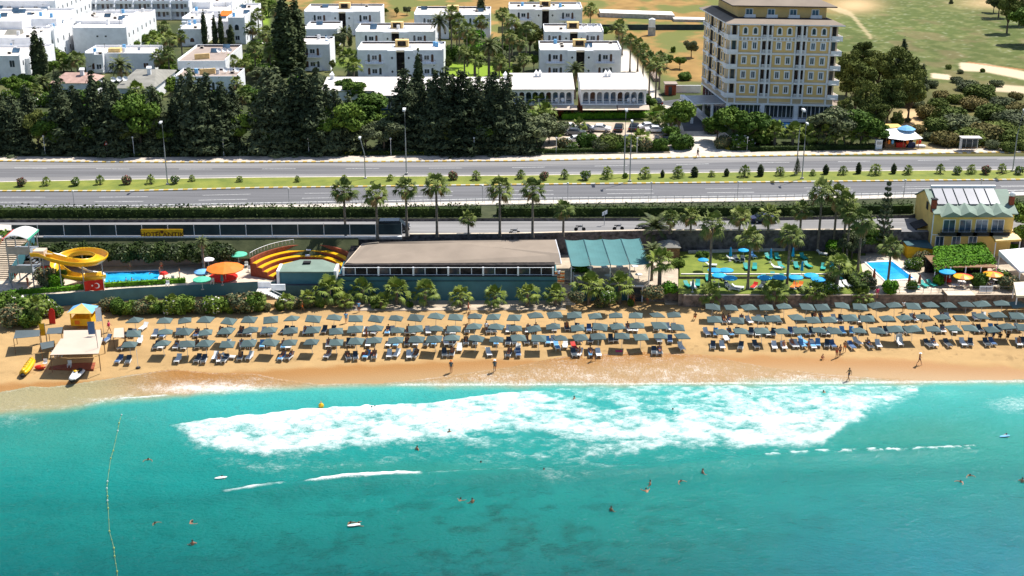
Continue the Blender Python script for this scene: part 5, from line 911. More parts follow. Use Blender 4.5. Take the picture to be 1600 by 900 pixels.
# broad bushes and garden trees: (px, base, top, builder, index, width scale)
GT = [(20, 150, 118, 'B', 0, 1.2), (40, 160, 128, 'B', 1, 1.), (58, 145, 118, 'B', 2, 1.), (80, 60, 40, 'B', 0, 1.), (95, 45, 22, 'B', 1, 1.), (100, 25, 4, 'B', 2, 1.2), (92, 75, 60, 'G', 0, 1.), (100, 100, 80, 'B', 0, 1.), (84, 118, 95, 'B', 1, 1.2), (112, 112, 88, 'B', 2, 1.), (106, 12, -10, 'O', 0, 1.3), (220, 68, 52, 'L', 0, 1.4), (240, 60, 44, 'L', 1, 1.3), (206, 76, 62, 'L', 0, 1.4), (236, 40, 30, 'G', 0, 1.), (270, 118, 100, 'B', 0, 1.), (280, 130, 108, 'B', 1, 1.), (145, 160, 138, 'B', 0, 1.), (212, 165, 140, 'L', 0, 1.2), (372, 20, -4, 'B', 0, 1.2), (388, 18, -10, 'B', 1, 1.2), (400, 30, 8, 'L', 0, 1.4), (420, 26, 0, 'B', 2, 1.2), (392, 60, 40, 'B', 0, 1.), (408, 78, 58, 'L', 1, 1.4), (430, 86, 62, 'B', 1, 1.), (404, 100, 80, 'B', 2, 1.), (436, 116, 92, 'B', 0, 1.), (412, 122, 100, 'L', 2, 1.2), (392, 112, 92, 'L', 0, 1.2),
 (520, 112, 92, 'P', 0, .8), (522, 96, 58, 'P', 1, .9), (530, 80, 50, 'O', 0, .8), (556, 165, 128, 'B', 1, 1.2), (540, 160, 122, 'B', 0, 1.), (574, 195, 148, 'B', 2, 1.4), (558, 200, 160, 'L', 0, 1.2), (600, 190, 172, 'G', 1, 1.2), (620, 26, 10, 'P', 0, .8), (602, 24, 12, 'B', 0, 1.), (636, 24, 10, 'O', 0, 1.), (590, 30, 18, 'L', 0, 1.2), (700, 112, 88, 'P', 1, .8), (690, 100, 78, 'B', 1, .8), (748, 116, 92, 'B', 0, .8), (775, 100, 70, 'P', 0, .9), (762, 96, 70, 'B', 2, .9), (828, 82, 30, 'P', 1, 1.), (812, 70, 34, 'P', 0, 1.), (842, 92, 62, 'P', 0, .9), (808, 122, 98, 'P', 1, .8), (834, 110, 84, 'B', 0, .8), (790, 126, 104, 'B', 1, .8), (846, 24, 6, 'B', 0, 1.), (800, 26, 4, 'P', 1, .8), (882, 66, 34, 'K', 0, .9), (827, 24, 4, 'K', 1, .8), (940, 52, 40, 'L', 0, 1.4), (956, 50, 38, 'O', 0, 1.), (1080, 90, 62, 'O', 0, .9), (1052, 82, 72, 'G', 0, .8), (1062, 108, 88, 'B', 0, 1.2), (1042, 106, 86, 'B', 1, 1.2), (1070, 125, 112, 'L', 0, 1.3), (1020, 112, 98, 'B', 2, 1.), (1010, 176, 146, 'B', 0, .8), (898, 150, 136, 'B', 1, .9), (1014, 168, 150, 'L', 0, 1.),
 (850, 190, 168, 'B', 0, 1.2), (835, 215, 182, 'B', 1, 1.2), (870, 222, 190, 'O', 0, 1.3), (880, 232, 214, 'L', 2, 1.), (918, 232, 206, 'L', 0, 1.), (955, 234, 208, 'H', 0, 1.15), (940, 235, 214, 'H', 1, 1.), (1060, 212, 160, 'B', 2, 1.), (1048, 222, 196, 'B', 0, 1.2), (1062, 232, 206, 'L', 0, 1.2), (895, 236, 220, 'L', 1, .9), (965, 236, 218, 'L', 0, .9), (1008, 236, 216, 'L', 2, .9), (1030, 236, 214, 'L', 0, .9),
 (1145, 226, 166, 'B', 0, 1.2), (1120, 222, 182, 'B', 1, 1.3), (1170, 228, 176, 'B', 2, 1.2), (1188, 222, 184, 'L', 0, 1.3), (1112, 208, 188, 'L', 2, 1.2), (1155, 232, 205, 'L', 1, 1.2), (1130, 232, 210, 'L', 2, 1.), (1240, 222, 188, 'B', 0, .8), (1300, 226, 168, 'O', 1, 1.2), (1330, 226, 172, 'B', 1, 1.3), (1352, 228, 182, 'B', 2, 1.2), (1368, 230, 190, 'B', 0, 1.2), (1318, 200, 150, 'P', 0, .8), (1282, 226, 196, 'L', 2, 1.2), (1262, 226, 200, 'L', 0, 1.),
 (1335, 180, 88, 'P', 0, .95), (1322, 150, 72, 'P', 1, .8), (1352, 200, 120, 'P', 1, .8), (1370, 150, 76, 'P', 0, 1.), (1396, 150, 66, 'P', 1, 1.), (1385, 200, 116, 'P', 0, .9), (1418, 190, 104, 'P', 1, .8), (1408, 120, 58, 'K', 0, 1.1), (1345, 120, 60, 'P', 0, .9), (1430, 150, 96, 'P', 0, .7), (1400, 208, 170, 'P', 1, .7), (1440, 138, 98, 'K', 1, 1.), (1366, 210, 150, 'P', 1, .9), (1418, 166, 120, 'K', 0, 1.2),
 (1573, 52, -16, 'P', 0, .8), (1592, 40, -20, 'P', 1, .8), (1560, 28, -12, 'O', 0, 1.), (1605, 70, 10, 'B', 0, 1.2), (1486, 6, -6, 'K', 0, 1.), (1552, 20, -5, 'O', 1, 1.)]
BK = {'B': (BRO, 'tree', 'leafy_tree', 'green leafy tree'), 'O': (OLI, 'tree', 'olive_tree', 'grey-green loose tree'), 'P': (PIN, 'tree', 'pine_tree', 'broad dull-green pine'), 'K': (CON, 'tree', 'dark_conifer', 'dark pointed conifer'), 'L': (LEAFY, 'bush', 'leafy_bush', 'leafy garden bush'), 'G': (SHR, 'bush', 'shrub', 'small green shrub'), 'H': (BUSH, 'bush', 'round_bush', 'dark rounded bush')}
def where2(px, py):
    if px > 1500 and py < 80: return 'at the upper right corner'
    if px > 1312 and px < 1450 and py < 215: return 'in the grove right of the hotel'
    if px > 1100: return 'in the hotel garden'
    if 800 < px < 1075 and py > 180: return 'around the car park'
    return where(px, py)
for k, (B_, cat, nm, what) in BK.items():
    gr = {}
    for r in GT:
        if r[3] == k: gr.setdefault(where2(r[0], r[1]), []).append(r)
    for wh, rs in gr.items():
        rs.sort()
        for i, r in enumerate(rs): plant(B_, r[4], r[0], r[1], ZR, r[2], '%s %s, %s' % (what, wh, nth(i, len(rs))) if len(rs) > 1 else '%s %s' % (what, wh), cat, nm, '%s group %s' % (what, wh), r[5])
# fill between the white houses
BOX = [(-80, 200, -40, 78), (-80, 50, 70, 130), (110, 200, 10, 78), (130, 242, 70, 112), (75, 150, 112, 140), (176, 243, 106, 150), (272, 374, 70, 150), (280, 384, -10, 76), (455, 600, 5, 125), (552, 696, 36, 128), (645, 768, 10, 62), (792, 945, 0, 76), (840, 974, 62, 118), (500, 1012, 112, 182), (1030, 1100, 140, 170), (955, 1045, 78, 165), (118, 300, -10, 46), (200, 240, 46, 66)]
fill = []; rf = random.Random(99)
while len(fill) < 150:
    x, y = rf.uniform(-10, 1075), rf.uniform(66, 212)
    if (x > 620 and y < 50) or (x > 860 and y > 178) or (x > 985 and y > 60): continue
    if any(a-2 < x < b+2 and c < y < d+4 for a, b, c, d in BOX): continue
    fill.append((x, y, y-rf.uniform(13, 26), rf.choice('BLLOB'), rf.choice((0, 1, 3)), rf.uniform(.9, 1.3)))
gr = {}
for r in fill: gr.setdefault((where(r[0], r[1]), r[3]), []).append(r)
for (wh, k), rs in gr.items():
    rs.sort(); B_, cat, nm, what = BK[k]; what = {'B': 'broad green garden tree', 'L': 'low leafy clump', 'O': 'pale olive-like tree'}[k]
    for i, r in enumerate(rs): plant(B_, r[4], r[0], r[1], ZR, r[2], '%s %s, %s' % (what, wh, nth(i, len(rs))), cat, nm, '%s group %s' % (what, wh), r[5])
# scrub covered slope at the right
SB = [(1448, 190, 152, 2, 1.1), (1430, 172, 150, 1, 1.2), (1465, 212, 168, 0, 1.2), (1452, 224, 200, 1, 1.), (1484, 200, 150, 0, 1.2), (1500, 212, 156, 1, 1.3), (1478, 232, 190, 2, 1.3), (1510, 232, 188, 0, 1.2), (1470, 160, 132, 2, 1.2), (1492, 166, 138, 0, 1.2), (1520, 176, 142, 2, 1.3), (1530, 158, 124, 0, 1.4), (1512, 146, 116, 1, 1.3), (1495, 134, 116, 1, 1.2), (1545, 190, 150, 0, 1.4), (1536, 226, 178, 2, 1.3), (1560, 216, 174, 0, 1.5), (1580, 200, 164, 1, 1.4), (1566, 176, 144, 1, 1.2), (1590, 182, 148, 2, 1.3), (1582, 230, 186, 0, 1.4), (1606, 226, 180, 0, 1.4), (1550, 238, 208, 1, 1.), (1575, 242, 214, 0, 1.), (1600, 240, 210, 0, 1.), (1442, 146, 128, 1, 1.), (1434, 212, 190, 2, 1.), (1418, 196, 182, 1, .9), (1455, 142, 120, 1, .9), (1500, 120, 108, 1, .9), (1556, 140, 122, 1, 1.2), (1586, 160, 140, 2, 1.2), (1535, 118, 108, 0, .8), (1482, 113, 100, 0, .9), (1464, 178, 146, 0, 1.1)]
seq(SB, lambda i, n, r: plant(BUSH, r[3], r[0], r[1]-5, ZR, r[2], 'rounded scrub bush on the slope right of the hotel grove, %s' % nth(i, n), 'bush', 'scrub_bush', 'scrub bushes on the right slope', r[4]*.98, H=HT(r[0], r[1], ZR, r[2])*rnd.uniform(.5, .68)))
# ================================================================== ROADSIDE FURNITURE AND VEHICLES
def lamp(px, py, z, pt, label, arm=1, lean=0., group='street lamps', head=1.):
    b = P(px, py, z); h = HT(px, py, z, pt); t = thing('street_lamp', label, 'street lamp', b, 0, group)
    m = MB(); m.tube([(0, 0, 0), (0, 0, h*.6), (lean, 0, h*.94), (lean-.0, -.5*arm, h)], [.11, .09, .07, .05], 'grey_metal', 6); m.box(-.25, .25, -.25, .25, 0, .3, 'concrete'); part('post', m, t)
    m = MB(); m.prism([(lean-.14*head, -.4*arm-1.1*head), (lean+.14*head, -.4*arm-1.1*head), (lean+.2*head, -.3*arm), (lean-.2*head, -.3*arm)], h-.05, h+.2*head, 'white_metal'); l = part('lamp_head', m, t); m = MB(); m.box(lean-.12*head, lean+.12*head, -.4*arm-1.*head, -.4*arm-.3*head, h-.09, h-.052, 'lamp_glass'); part('lamp_glass', m, l); return t
lamp(262, 289, ZR+.1, 190, 'tall street lamp on the left part of the grass median'); lamp(635, 272, ZR+.1, 170, 'tallest lamp post in the middle of the median in front of the conifers', 1, 0, head=1.4)
lamp(571, 280, ZR, 214, 'shorter curved lamp post with a yellowish head near the middle', 1, -.6); lamp(975, 276, ZR+.1, 171, 'tall street lamp in front of the car park with a white head', 1, 0, head=1.3); lamp(984, 284, ZR+.1, 188, 'slightly lower lamp post just right of the one before the car park')
lamp(1244, 272, ZR+.1, 171, 'street lamp before the hotel with a large white head', 1, .25, head=1.4); lamp(1253, 280, ZR+.1, 192, 'thin lamp post just right of the large lamp before the hotel'); lamp(1582, 268, ZR+.1, 172, 'leaning street lamp near the right edge of the picture', 1, .5, head=1.4); lamp(1061, 205, ZR+.1, 158, 'square-headed lamp at the head of the side street', 1, 0)
for i, (px, py, pt) in enumerate([(71, 243, 214), (210, 244, 216), (350, 245, 219), (483, 244, 218), (611, 243, 218), (741, 243, 217), (869, 240, 217), (995, 240, 217), (1167, 236, 216)]):
    b = P(px, py, ZR); h = HT(px, py, ZR, pt); t = thing('garden_lamp', 'short globe lamp behind the far footway, %s' % nth(i, 9), 'lamp', b, 0, 'short globe lamps along the far footway'); m = MB(); m.tube([(0, 0, 0), (0, 0, h)], .05, 'white_metal', 5); part('post', m, t); m = MB(); m.ball((0, 0, h+.15), .2, 'lamp_glass'); part('globe', m, t)
for i, (px, py, pt) in enumerate([(117, 329, 300), (452, 322, 296), (754, 316, 292), (887, 314, 288), (1017, 313, 287), (1152, 312, 286), (1412, 308, 283), (1531, 304, 282)]):
    b = P(px, py, ZR+.1); h = HT(px, py, ZR, pt); t = thing('footway_lamp', 'thin pale lamp post on the near footway, %s' % nth(i, 8), 'lamp', b, 0, 'thin lamp posts on the near footway'); m = MB(); m.tube([(0, 0, 0), (0, 0, h)], .045, 'grey_metal', 5); part('post', m, t); m = MB(); m.ball((0, 0, h+.14), .2, 'lamp_glass'); part('globe', m, t)
q = P(168, 244, ZR+.1); t = thing('road_sign', 'small red and white triangular road sign on the far footway', 'road sign', q); m = MB(); m.tube([(0, 0, 0), (0, 0, 2.6)], .04, 'grey_metal', 5); part('post', m, t); m = MB(); m.prism([(-.5, 0), (.5, 0), (0, 0)][:0] or [(-.45, -.04), (.45, -.04), (.45, .0), (-.45, .0)], 2.0, [2.02, 2.02, 2.02, 2.02], 'red'); m.add([(-.45, -.06, 2.1), (.45, -.06, 2.1), (0, -.06, 3.0), (-.45, -.02, 2.1), (.45, -.02, 2.1), (0, -.02, 3.0)], [(0, 1, 2), (5, 4, 3), (0, 3, 4, 1), (1, 4, 5, 2), (2, 5, 3, 0)], 'red'); m.add([(-.22, -.07, 2.24), (.22, -.07, 2.24), (0, -.07, 2.68)], [(0, 1, 2)], 'white'); part('sign_plate', m, t)
def rail(name, label, pts, z, h, posts, m='white_metal', r=.03, mid=1, cat='railing'):
    t = thing(name, label, cat, (pts[0][0], pts[0][1], z)); o = Vector((pts[0][0], pts[0][1], 0)); P3 = [Vector((p[0], p[1], 0))-o for p in pts]
    mb = MB(); [mb.tube([p+Vector((0, 0, h*(k+1)/(mid+1))) for p in P3], r, m, 4) for k in range(mid+1)]; part('rail', mb, t); mb = MB(); L_ = sum((b-a).length for a, b in zip(P3, P3[1:]))
    for k in range(posts):
        s = L_*k/(posts-1)
        for a, b in zip(P3, P3[1:]):
            if s <= (b-a).length+1e-4: q = a+(b-a)*(s/(b-a).length); break
            s -= (b-a).length
        mb.tube([q, q+Vector((0, 0, h))], r, m, 4, False)
    part('posts', mb, t)['kind'] = 'stuff'; return t
rail('footway_railing', 'long thin metal railing along the seaward edge of the highway footway', [tuple(p)[:2] for p in along(L_walk, -60, 1424, ZR, -.5, 20)], ZR+.1, 1.0, 110, 'grey_metal', .03)
# cars
def car(label, base, rz, paint, kind='saloon', group=None):
    t = thing('parked_car' if kind != 'van' else 'dark_van', label, 'car' if kind != 'van' else 'van', base, rz, group)
    if kind == 'van': L_, W_, H_, prof, gl = 4.9, 1.9, 1.9, [(0, .45), (0, 1.5), (.25, 1.85), (3.3, 1.88), (4.0, 1.25), (4.8, .95), (4.9, .45)], [(.3, 1.78), (3.25, 1.8), (3.85, 1.22), (.15, 1.2)]
    else: L_, W_, H_, prof, gl = 4.3, 1.72, 1.42, [(0, .4), (.03, .85), (.8, .95), (1.3, 1.38), (2.6, 1.4), (3.25, .95), (4.2, .8), (4.3, .4)], [(.95, .98), (1.38, 1.31), (2.55, 1.33), (3.1, .97)]
    m = MB(); n = len(prof); vs = []
    for s, k in ((-1, 1.), (1, 1.)): vs += [(x-L_/2, s*W_/2*(1 if z < 1.0 else .86), z) for x, z in prof]
    m.add(vs, [tuple(range(n-1, -1, -1)), tuple(range(n, 2*n))]+[(i, (i+1) % n, n+(i+1) % n, n+i) for i in range(n)], paint); bo = part('body', m, t)
    m = MB(); g_ = len(gl)
    for s in (-1, 1):
        v = [(x-L_/2, s*(W_/2*(1 if z < 1.0 else .86)+.012), z) for x, z in gl]; v = [(x, y*(.985 if z < 1 else 1), z) for x, y, z in v]; m.add(v, [tuple(range(g_)) if s < 0 else tuple(range(g_-1, -1, -1))], 'glass')
    part('side_glass', m, t); m = MB(); w = W_*.41
    a, b = prof[-3], prof[-4] if kind == 'van' else prof[-3]
    if kind == 'van': p1, p2, p3, p4 = (3.34, 1.86), (3.97, 1.28), (.22, 1.84), (.02, 1.3)
    else: p1, p2, p3, p4 = (2.64, 1.385), (3.2, 1.0), (1.25, 1.36), (.85, 1.01)
    m.add([(p1[0]-L_/2+.02, -w, p1[1]+.02), (p1[0]-L_/2+.02, w, p1[1]+.02), (p2[0]-L_/2+.02, w*1.05, p2[1]+.02), (p2[0]-L_/2+.02, -w*1.05, p2[1]+.02)], [(0, 1, 2, 3)], 'glass'); part('windscreen', m, t)
    m = MB(); m.add([(p3[0]-L_/2-.02, -w, p3[1]+.02), (p3[0]-L_/2-.02, w, p3[1]+.02), (p4[0]-L_/2-.02, w, p4[1]+.02), (p4[0]-L_/2-.02, -w, p4[1]+.02)], [(3, 2, 1, 0)], 'glass'); part('rear_window', m, t)
    for x in (.82, L_-.85):
        for s in (-1, 1): m = MB(); m.tube([(x-L_/2, s*(W_/2-.2), .31), (x-L_/2, s*(W_/2+.015), .31)], .31, 'tyre', 12); wh = part('wheel', m, t); m = MB(); m.tube([(x-L_/2, s*(W_/2+.015), .31), (x-L_/2, s*(W_/2+.03), .31)], .17, 'grey_metal', 8); part('rim', m, wh)
    for s in (-1, 1): m = MB(); m.box(L_/2-.06, L_/2+.012, s*.62-.16, s*.62+.16, .62, .76, 'lamp_glass'); part('headlight', m, t); m = MB(); m.box(-L_/2-.012, -L_/2+.05, s*.66-.13, s*.66+.13, .62, .78, 'red'); part('tail_light', m, t)
    return t
zc = ZR+.09
for px, py, rz, pt, lab in [(889, 203, -15, 'white', 'white saloon at the left end of the parked cars'), (898, 211, -10, 'car_grey', 'dark grey saloon in front of the leftmost white car'), (914, 205, -15, 'car_grey', 'grey saloon parked between the two white cars'), (938, 205, -12, 'white', 'long white saloon in the middle of the car park'), (967, 204, 80, 'car_black', 'small black car seen end-on left of the lamp post'), (991, 203, 75, 'car_black', 'small black car right of the lamp posts'), (1013, 202, 10, 'white', 'white hatchback at the right end of the back row'), (1025, 207, 0, 'white', 'white car just in front of the right-end hatchback'),
    (902, 223, 10, 'white', 'white car partly hidden by bushes near the footway'), (922, 222, 20, 'car_silver', 'silver car partly hidden by bushes near the footway'), (985, 222, 10, 'car_grey', 'dark car behind the bushes right of the lamps'), (1040, 222, 95, 'car_black', 'black car in the tree shade at the car park mouth'), (1026, 163, 100, 'car_black', 'dark car standing on the lane by the right arcaded pavilion')]:
    car(lab, P(px, py, zc), R(rz), pt, group='cars in the car park')
car('black van driving on the service road beside the tall palms', P(616, 361, ZS), 0., 'car_black', 'van')
car('parked dark blue car half hidden by palms on the service road', P(1193, 347, ZS), R(5), 'navy')
t = None
def motorbike(px, py, rz, lab):
    t = thing('motorbike', lab, 'motorbike', P(px, py, ZS), R(rz), 'motorbikes on the service road verge')
    for x in (-.6, .6): m = MB(); m.tube([(x, -.06, .3), (x, .06, .3)], .3, 'tyre', 12); part('wheel', m, t)
    m = MB(); m.tube([(-.6, 0, .3), (-.2, 0, .7), (.35, 0, .75), (.6, 0, .3)], .07, 'dark_metal', 5); m.ball((.12, 0, .78), (.28, .14, .16), 'car_grey'); part('frame', m, t); m = MB(); m.box(-.65, -.05, -.12, .12, .78, .88, 'dark'); part('seat', m, t); m = MB(); m.tube([(.42, -.32, 1.05), (.42, .32, 1.05)], .02, 'dark_metal', 4); m.tube([(.35, 0, .75), (.42, 0, 1.05)], .03, 'dark_metal', 4); part('handlebar', m, t)
for a in ((804, 367, 5, 'motorbike standing on the verge right of the beige restaurant palms'), (906, 361, 0, 'motorbike on the service road left of the small white sign'), (966, 360, 8, 'motorbike right of the small white sign on the verge'), (1000, 361, 5, 'motorbike farther right near the broad date palm')): motorbike(*a)
# kiosk and bus shelter on the right
q = P(1410, 233, ZR); t = thing('roadside_kiosk', 'roadside stall under a white awning with a pale blue parasol top', 'kiosk', q, 0)
for x, y in ((-3.2, 0), (0, -.3), (3.0, 0), (-3.4, 4.5), (3.2, 4.5)): m = MB(); m.tube([(x, y, 0), (x, y, 2.6)], .06, 'wood', 5); part('post', m, t)
m = MB(); m.add([(-3.6, -.6, 2.3), (0, -1.2, 2.0), (0.2, 4.0, 3.1), (-3.6, 4.2, 3.0)], [(0, 1, 2, 3)], 'white'); m.add([(0, -1.2, 2.0), (3.6, -.4, 2.2), (2.6, 3.6, 2.9), (.2, 4.0, 3.1)], [(0, 1, 2, 3)], 'white'); m.add([(-4, 3.8, 3.2), (1, 4.2, 3.3), (.5, 6.2, 3.5), (-3.8, 6.2, 3.5)], [(0, 1, 2, 3)], 'canvas_yellow'); part('awning', m, t)
m = MB(); m.lathe([(0.01, 3.9), (1.0, 3.55), (1.75, 3.15)], 'sky_blue', 10, (1.4, 3.4)); part('parasol_top', m, t)
m = MB(); m.box(-3.2, -1.2, .8, 1.8, 0, 1., 'wood'); m.box(-1.0, .8, .9, 1.9, 0, .9, 'red'); m.box(1.2, 2.6, .6, 1.6, 0, 1.0, 'navy'); m.box(-3.2, 3, 3.9, 4.1, 0, 2.4, 'interior'); part('counter', m, t)
for x, c in ((-2.6, 'orange'), (-1.9, 'sky_blue'), (.9, 'orange'), (2.8, 'orange'), (3.3, 'red')): m = MB(); m.ball((x, .3, 1.3), (.28, .2, .45), c); part('hanging_goods', m, t)
q = P(1514, 235, ZR+.12); t = thing('bus_shelter', 'small glass bus shelter with a flat white roof', 'bus shelter', q); m = MB(); m.box(-1.9, 1.9, -1.0, .9, 2.45, 2.62, 'white_roof'); part('roof', m, t)
for x in (-1.7, -.5, .7, 1.7): m = MB(); m.tube([(x, .6, 0), (x, .6, 2.45)], .05, 'white_metal', 5); part('post', m, t)
m = MB(); m.box(-1.65, 1.65, .62, .65, .4, 2.2, 'glass'); m.box(-1.75, -1.7, -.7, .6, .3, 2.3, 'white_metal'); part('glass_wall', m, t); m = MB(); m.box(-1.3, 1.3, .1, .45, .42, .5, 'wood'); part('bench', m, t)
q = P(1372, 233, ZR); m = MB(); m.box(-.6, .6, -.4, .4, 0, 1.8, 'white'); m.box(-.45, .45, -.42, -.4, 1.0, 1.6, 'grey_metal'); m.box(-.65, .65, -.45, .45, 1.8, 1.88, 'white_metal'); solo('utility_cabinet', m, 'white utility cabinet at the end of the hotel hedge', 'cabinet', loc=q)
q = P(1438, 231, ZR); m = MB(); m.ball((0, 0, .35), (1.1, .5, .35), 'white_plastic', 10, 6); solo('covered_boat', m, 'low white covered boat shape lying beside the roadside stall', 'boat', loc=q)
# ================================================================== THE GARDENS BETWEEN ROAD AND BEACH
# mesh fence with the hotel sign, low walls
def wallstrip(name, label, pts, z, h, th, m, cap=None, cat='wall', group=None):
    mb = MB(); cp = MB(); P2 = [Vector((p[0], p[1], 0)) for p in pts]
    for a, b in zip(P2, P2[1:]):
        d = (b-a).normalized(); s = Vector((-d.y, d.x, 0))*th/2; mb.prism([tuple((a+s)[:2]), tuple((b+s)[:2]), tuple((b-s)[:2]), tuple((a-s)[:2])], z, z+h, m); s = s*1.35
        if cap: cp.prism([tuple((a+s)[:2]), tuple((b+s)[:2]), tuple((b-s)[:2]), tuple((a-s)[:2])], z+h, z+h+.1, cap)
    o = solo(name, mb, label, cat, group)
    if cap: part('capping', cp, o)
    return o
wallstrip('parapet_wall', 'white-capped low parapet below the dark mesh fence on the left', [P(x, 371, ZS) for x in (68, 200, 400, 628)], ZS-.25, .35, .35, 'concrete', 'white')
wallstrip('parapet_wall', 'pale capped parapet of the service road above the lawn and green canopy', [P(x, y, ZS) for x, y in ((640, 369), (800, 368), (1000, 363), (1408, 361.5))], ZS-.25, .55, .35, 'stone_dark', 'cap')
t = thing('mesh_fence', 'dark green mesh screen fence carrying the yellow hotel sign', 'fence', tuple(P(20, 370.5, ZS))); o = t.location.copy(); a = P(20, 370.5, ZS)-o; b = P(628, 369.2, ZS)-o; m = MB(); d = (b-a)/15
for k in range(15): p, q = a+d*k, a+d*(k+1); mm = MB(); mm.box(p.x+.05, q.x-.05, p.y-.02, p.y+.02, .25, 1.95, 'screen'); part('mesh_panel', mm, t)
for k in range(16): mm = MB(); p = a+d*k; mm.tube([(p.x, p.y-.05, 0), (p.x, p.y-.05, 2.15)], .05, 'white_metal', 5); part('post', mm, t)
# the sign
s0 = P(222, 370.2, ZS); s1 = P(287.5, 370, ZS); wS = s1.x-s0.x; hS = HT(254, 370, ZS, 357)
t = thing('hotel_sign', 'long yellow sign board reading HOTEL ANTIK on the mesh fence', 'sign', (s0.x, s0.y-.28, ZS)); m = MB(); m.box(0, wS, -.04, .04, .02, hS, 'yellow_box'); bd = part('board', m, t)
def text(s, size, m, parent, loc, rx=90, ext_=.02, name='lettering', align='CENTER', sx=1.):
    cu = bpy.data.curves.new(name, 'FONT'); cu.body = s; cu.size = size; cu.extrude = ext_; cu.align_x = align; cu.resolution_u = 2; cu.offset = .012
    to = bpy.data.objects.new('tmp', cu); COL.objects.link(to); dg = bpy.context.evaluated_depsgraph_get(); me = bpy.data.meshes.new_from_object(to.evaluated_get(dg)); bpy.data.objects.remove(to)
    me.materials.clear(); me.materials.append(MATS[m]); o = link(name, me, parent, loc); o.rotation_euler = (R(rx), 0, 0); o.scale = (sx, 1, 1); return o
text('HOTEL', 1.02, 'gold_text', t, (wS*.24, -.07, .15), sx=1.04); text('ANTIK', 1.02, 'gold_text', t, (wS*.77, -.07, .15), sx=1.1)
m = MB(); m.lathe([(.0, 0), (.26, .02)], 'gold_text', 8); q = part('emblem', m, t, loc=(wS*.5, -.06, hS-.42)); q.rotation_euler = (R(90), 0, 0)
arc = MB(); arc.tube([(wS*.5+1.1*math.cos(R(a)), -.06, hS-.75+.5*math.sin(R(a))) for a in range(20, 161, 20)], .04, 'gold_text', 4); part('emblem_arc', arc, t)
# creepers on the planted bank (plants that hang over it)
for i, x in enumerate(range(52, 372, 20)):
    p = P(x, 392+3*(i % 2), ZD+2.4); plant(CREEP, i, 0, 0, 0, 0, 'dark creeper bush on the bank behind the left pool, %s' % nth(i, 16), 'bush', 'creeper_bush', 'creepers on the bank', 1.1, base=Vector((p.x, p.y, ZD+1.2)), H=2.6)
wallstrip('retaining_wall', 'brown low retaining wall with pale capping behind the left pool', [P(x, y, ZD) for x, y in ((40, 420), (200, 415), (320, 411), (388, 409))], ZD, 1.15, .3, 'roof_brown', 'cap')
wallstrip('retaining_wall', 'dark rough retaining wall behind the ring of yellow seats', [P(x, 402, ZD) for x in (386, 460, 550)], ZD, 3.4, .3, 'stone_dark')
# ---- left pool
def pool(label, pts, z, loc_i=0, rim=.45, m='pool_water', deep=None):
    w = [P(a, b, z) for a, b in pts]; c = sum(w, Vector())/len(w); t = thing('swimming_pool', label, 'swimming pool', (c.x, c.y, z)); L_ = [(p.x-c.x, p.y-c.y) for p in w]
    big = [(x*(1+rim/math.hypot(x, y)), y*(1+rim/math.hypot(x, y))) for x, y in L_]; mb = MB(); n = len(L_)
    vs = [(x, y, .12) for x, y in L_]+[(x, y, .12) for x, y in big]+[(x, y, .0) for x, y in L_]+[(x, y, 0.) for x, y in big]
    mb.add(vs, [(i, (i+1) % n, n+(i+1) % n, n+i) for i in range(n)]+[(i, 2*n+i, 2*n+(i+1) % n, (i+1) % n) for i in range(n)]+[(n+i, n+(i+1) % n, 3*n+(i+1) % n, 3*n+i) for i in range(n)], 'white'); part('pool_edge', mb, t)
    mb = MB(); mb.add([(x, y, .05) for x, y in L_], [tuple(range(n))], m); wt = part('water', mb, t)
    if deep: mb = MB(); q = [(x, y, .055) for x, y in [(P(a, b, z).x-c.x, P(a, b, z).y-c.y) for a, b in deep]]; mb.add(q, [tuple(range(len(q)))], 'pool_deep'); part('deep_water', mb, wt)
    return t
pool('long blue pool at the foot of the yellow water slide', [(164, 443.5), (246, 441.5), (251, 423), (165, 426)], ZD, deep=[(166, 429), (250, 426), (250.5, 423.6), (166, 426.4)])
pool('blue pool with a slanting right side in front of the yellow house', [(1383, 439), (1428, 436), (1394, 409.5), (1353, 411)], ZD, deep=[(1419, 436.4), (1427.5, 435.8), (1394, 409.8), (1386, 410.4)])
slab('pool_surround', [(1352, 446), (1440, 443), (1462, 449), (1464, 456), (1352, 457.5)], ZD+.004, 'deck', z0=ZD-.1); slab('pool_surround', [(1343, 400), (1372, 398), (1400, 402), (1448, 434), (1440, 442.9), (1352, 445.9)], ZD+.003, 'deck', z0=ZD-.1)
# ---- yellow helical water slide with its tower
def trough(path, w, h, m, th=.06):
    mb = MB(); K = 9; n = len(path); vs = []
    for i, p in enumerate(path):
        d = (path[min(i+1, n-1)]-path[max(i-1, 0)]); d.z = 0; d.normalize(); s = Vector((-d.y, d.x, 0))
        for off_ in (0, th):
            for k in range(K): a = math.pi*(k/(K-1))-math.pi; vs.append(p+s*math.cos(a)*(w/2+off_)*-1+Vector((0, 0, h*(1+math.sin(a))-off_*abs(math.sin(a)))))
    fs = []
    for i in range(n-1):
        b = i*2*K; c = (i+1)*2*K
        for k in range(K-1): fs += [(b+k, b+k+1, c+k+1, c+k), (b+K+k, c+K+k, c+K+k+1, b+K+k+1)]
        fs += [(b, c, c+K, b+K), (b+K-1, b+2*K-1, c+2*K-1, c+K-1)]
    mb.add(vs, fs, m); return mb
t = thing('water_slide', 'yellow helical water slide curling down into the left pool', 'water slide', tuple(P(60, 444, ZD))); o = t.location.copy()
def sp(px, py, zz): p = P(px, py, ZD+zz)-o; return p
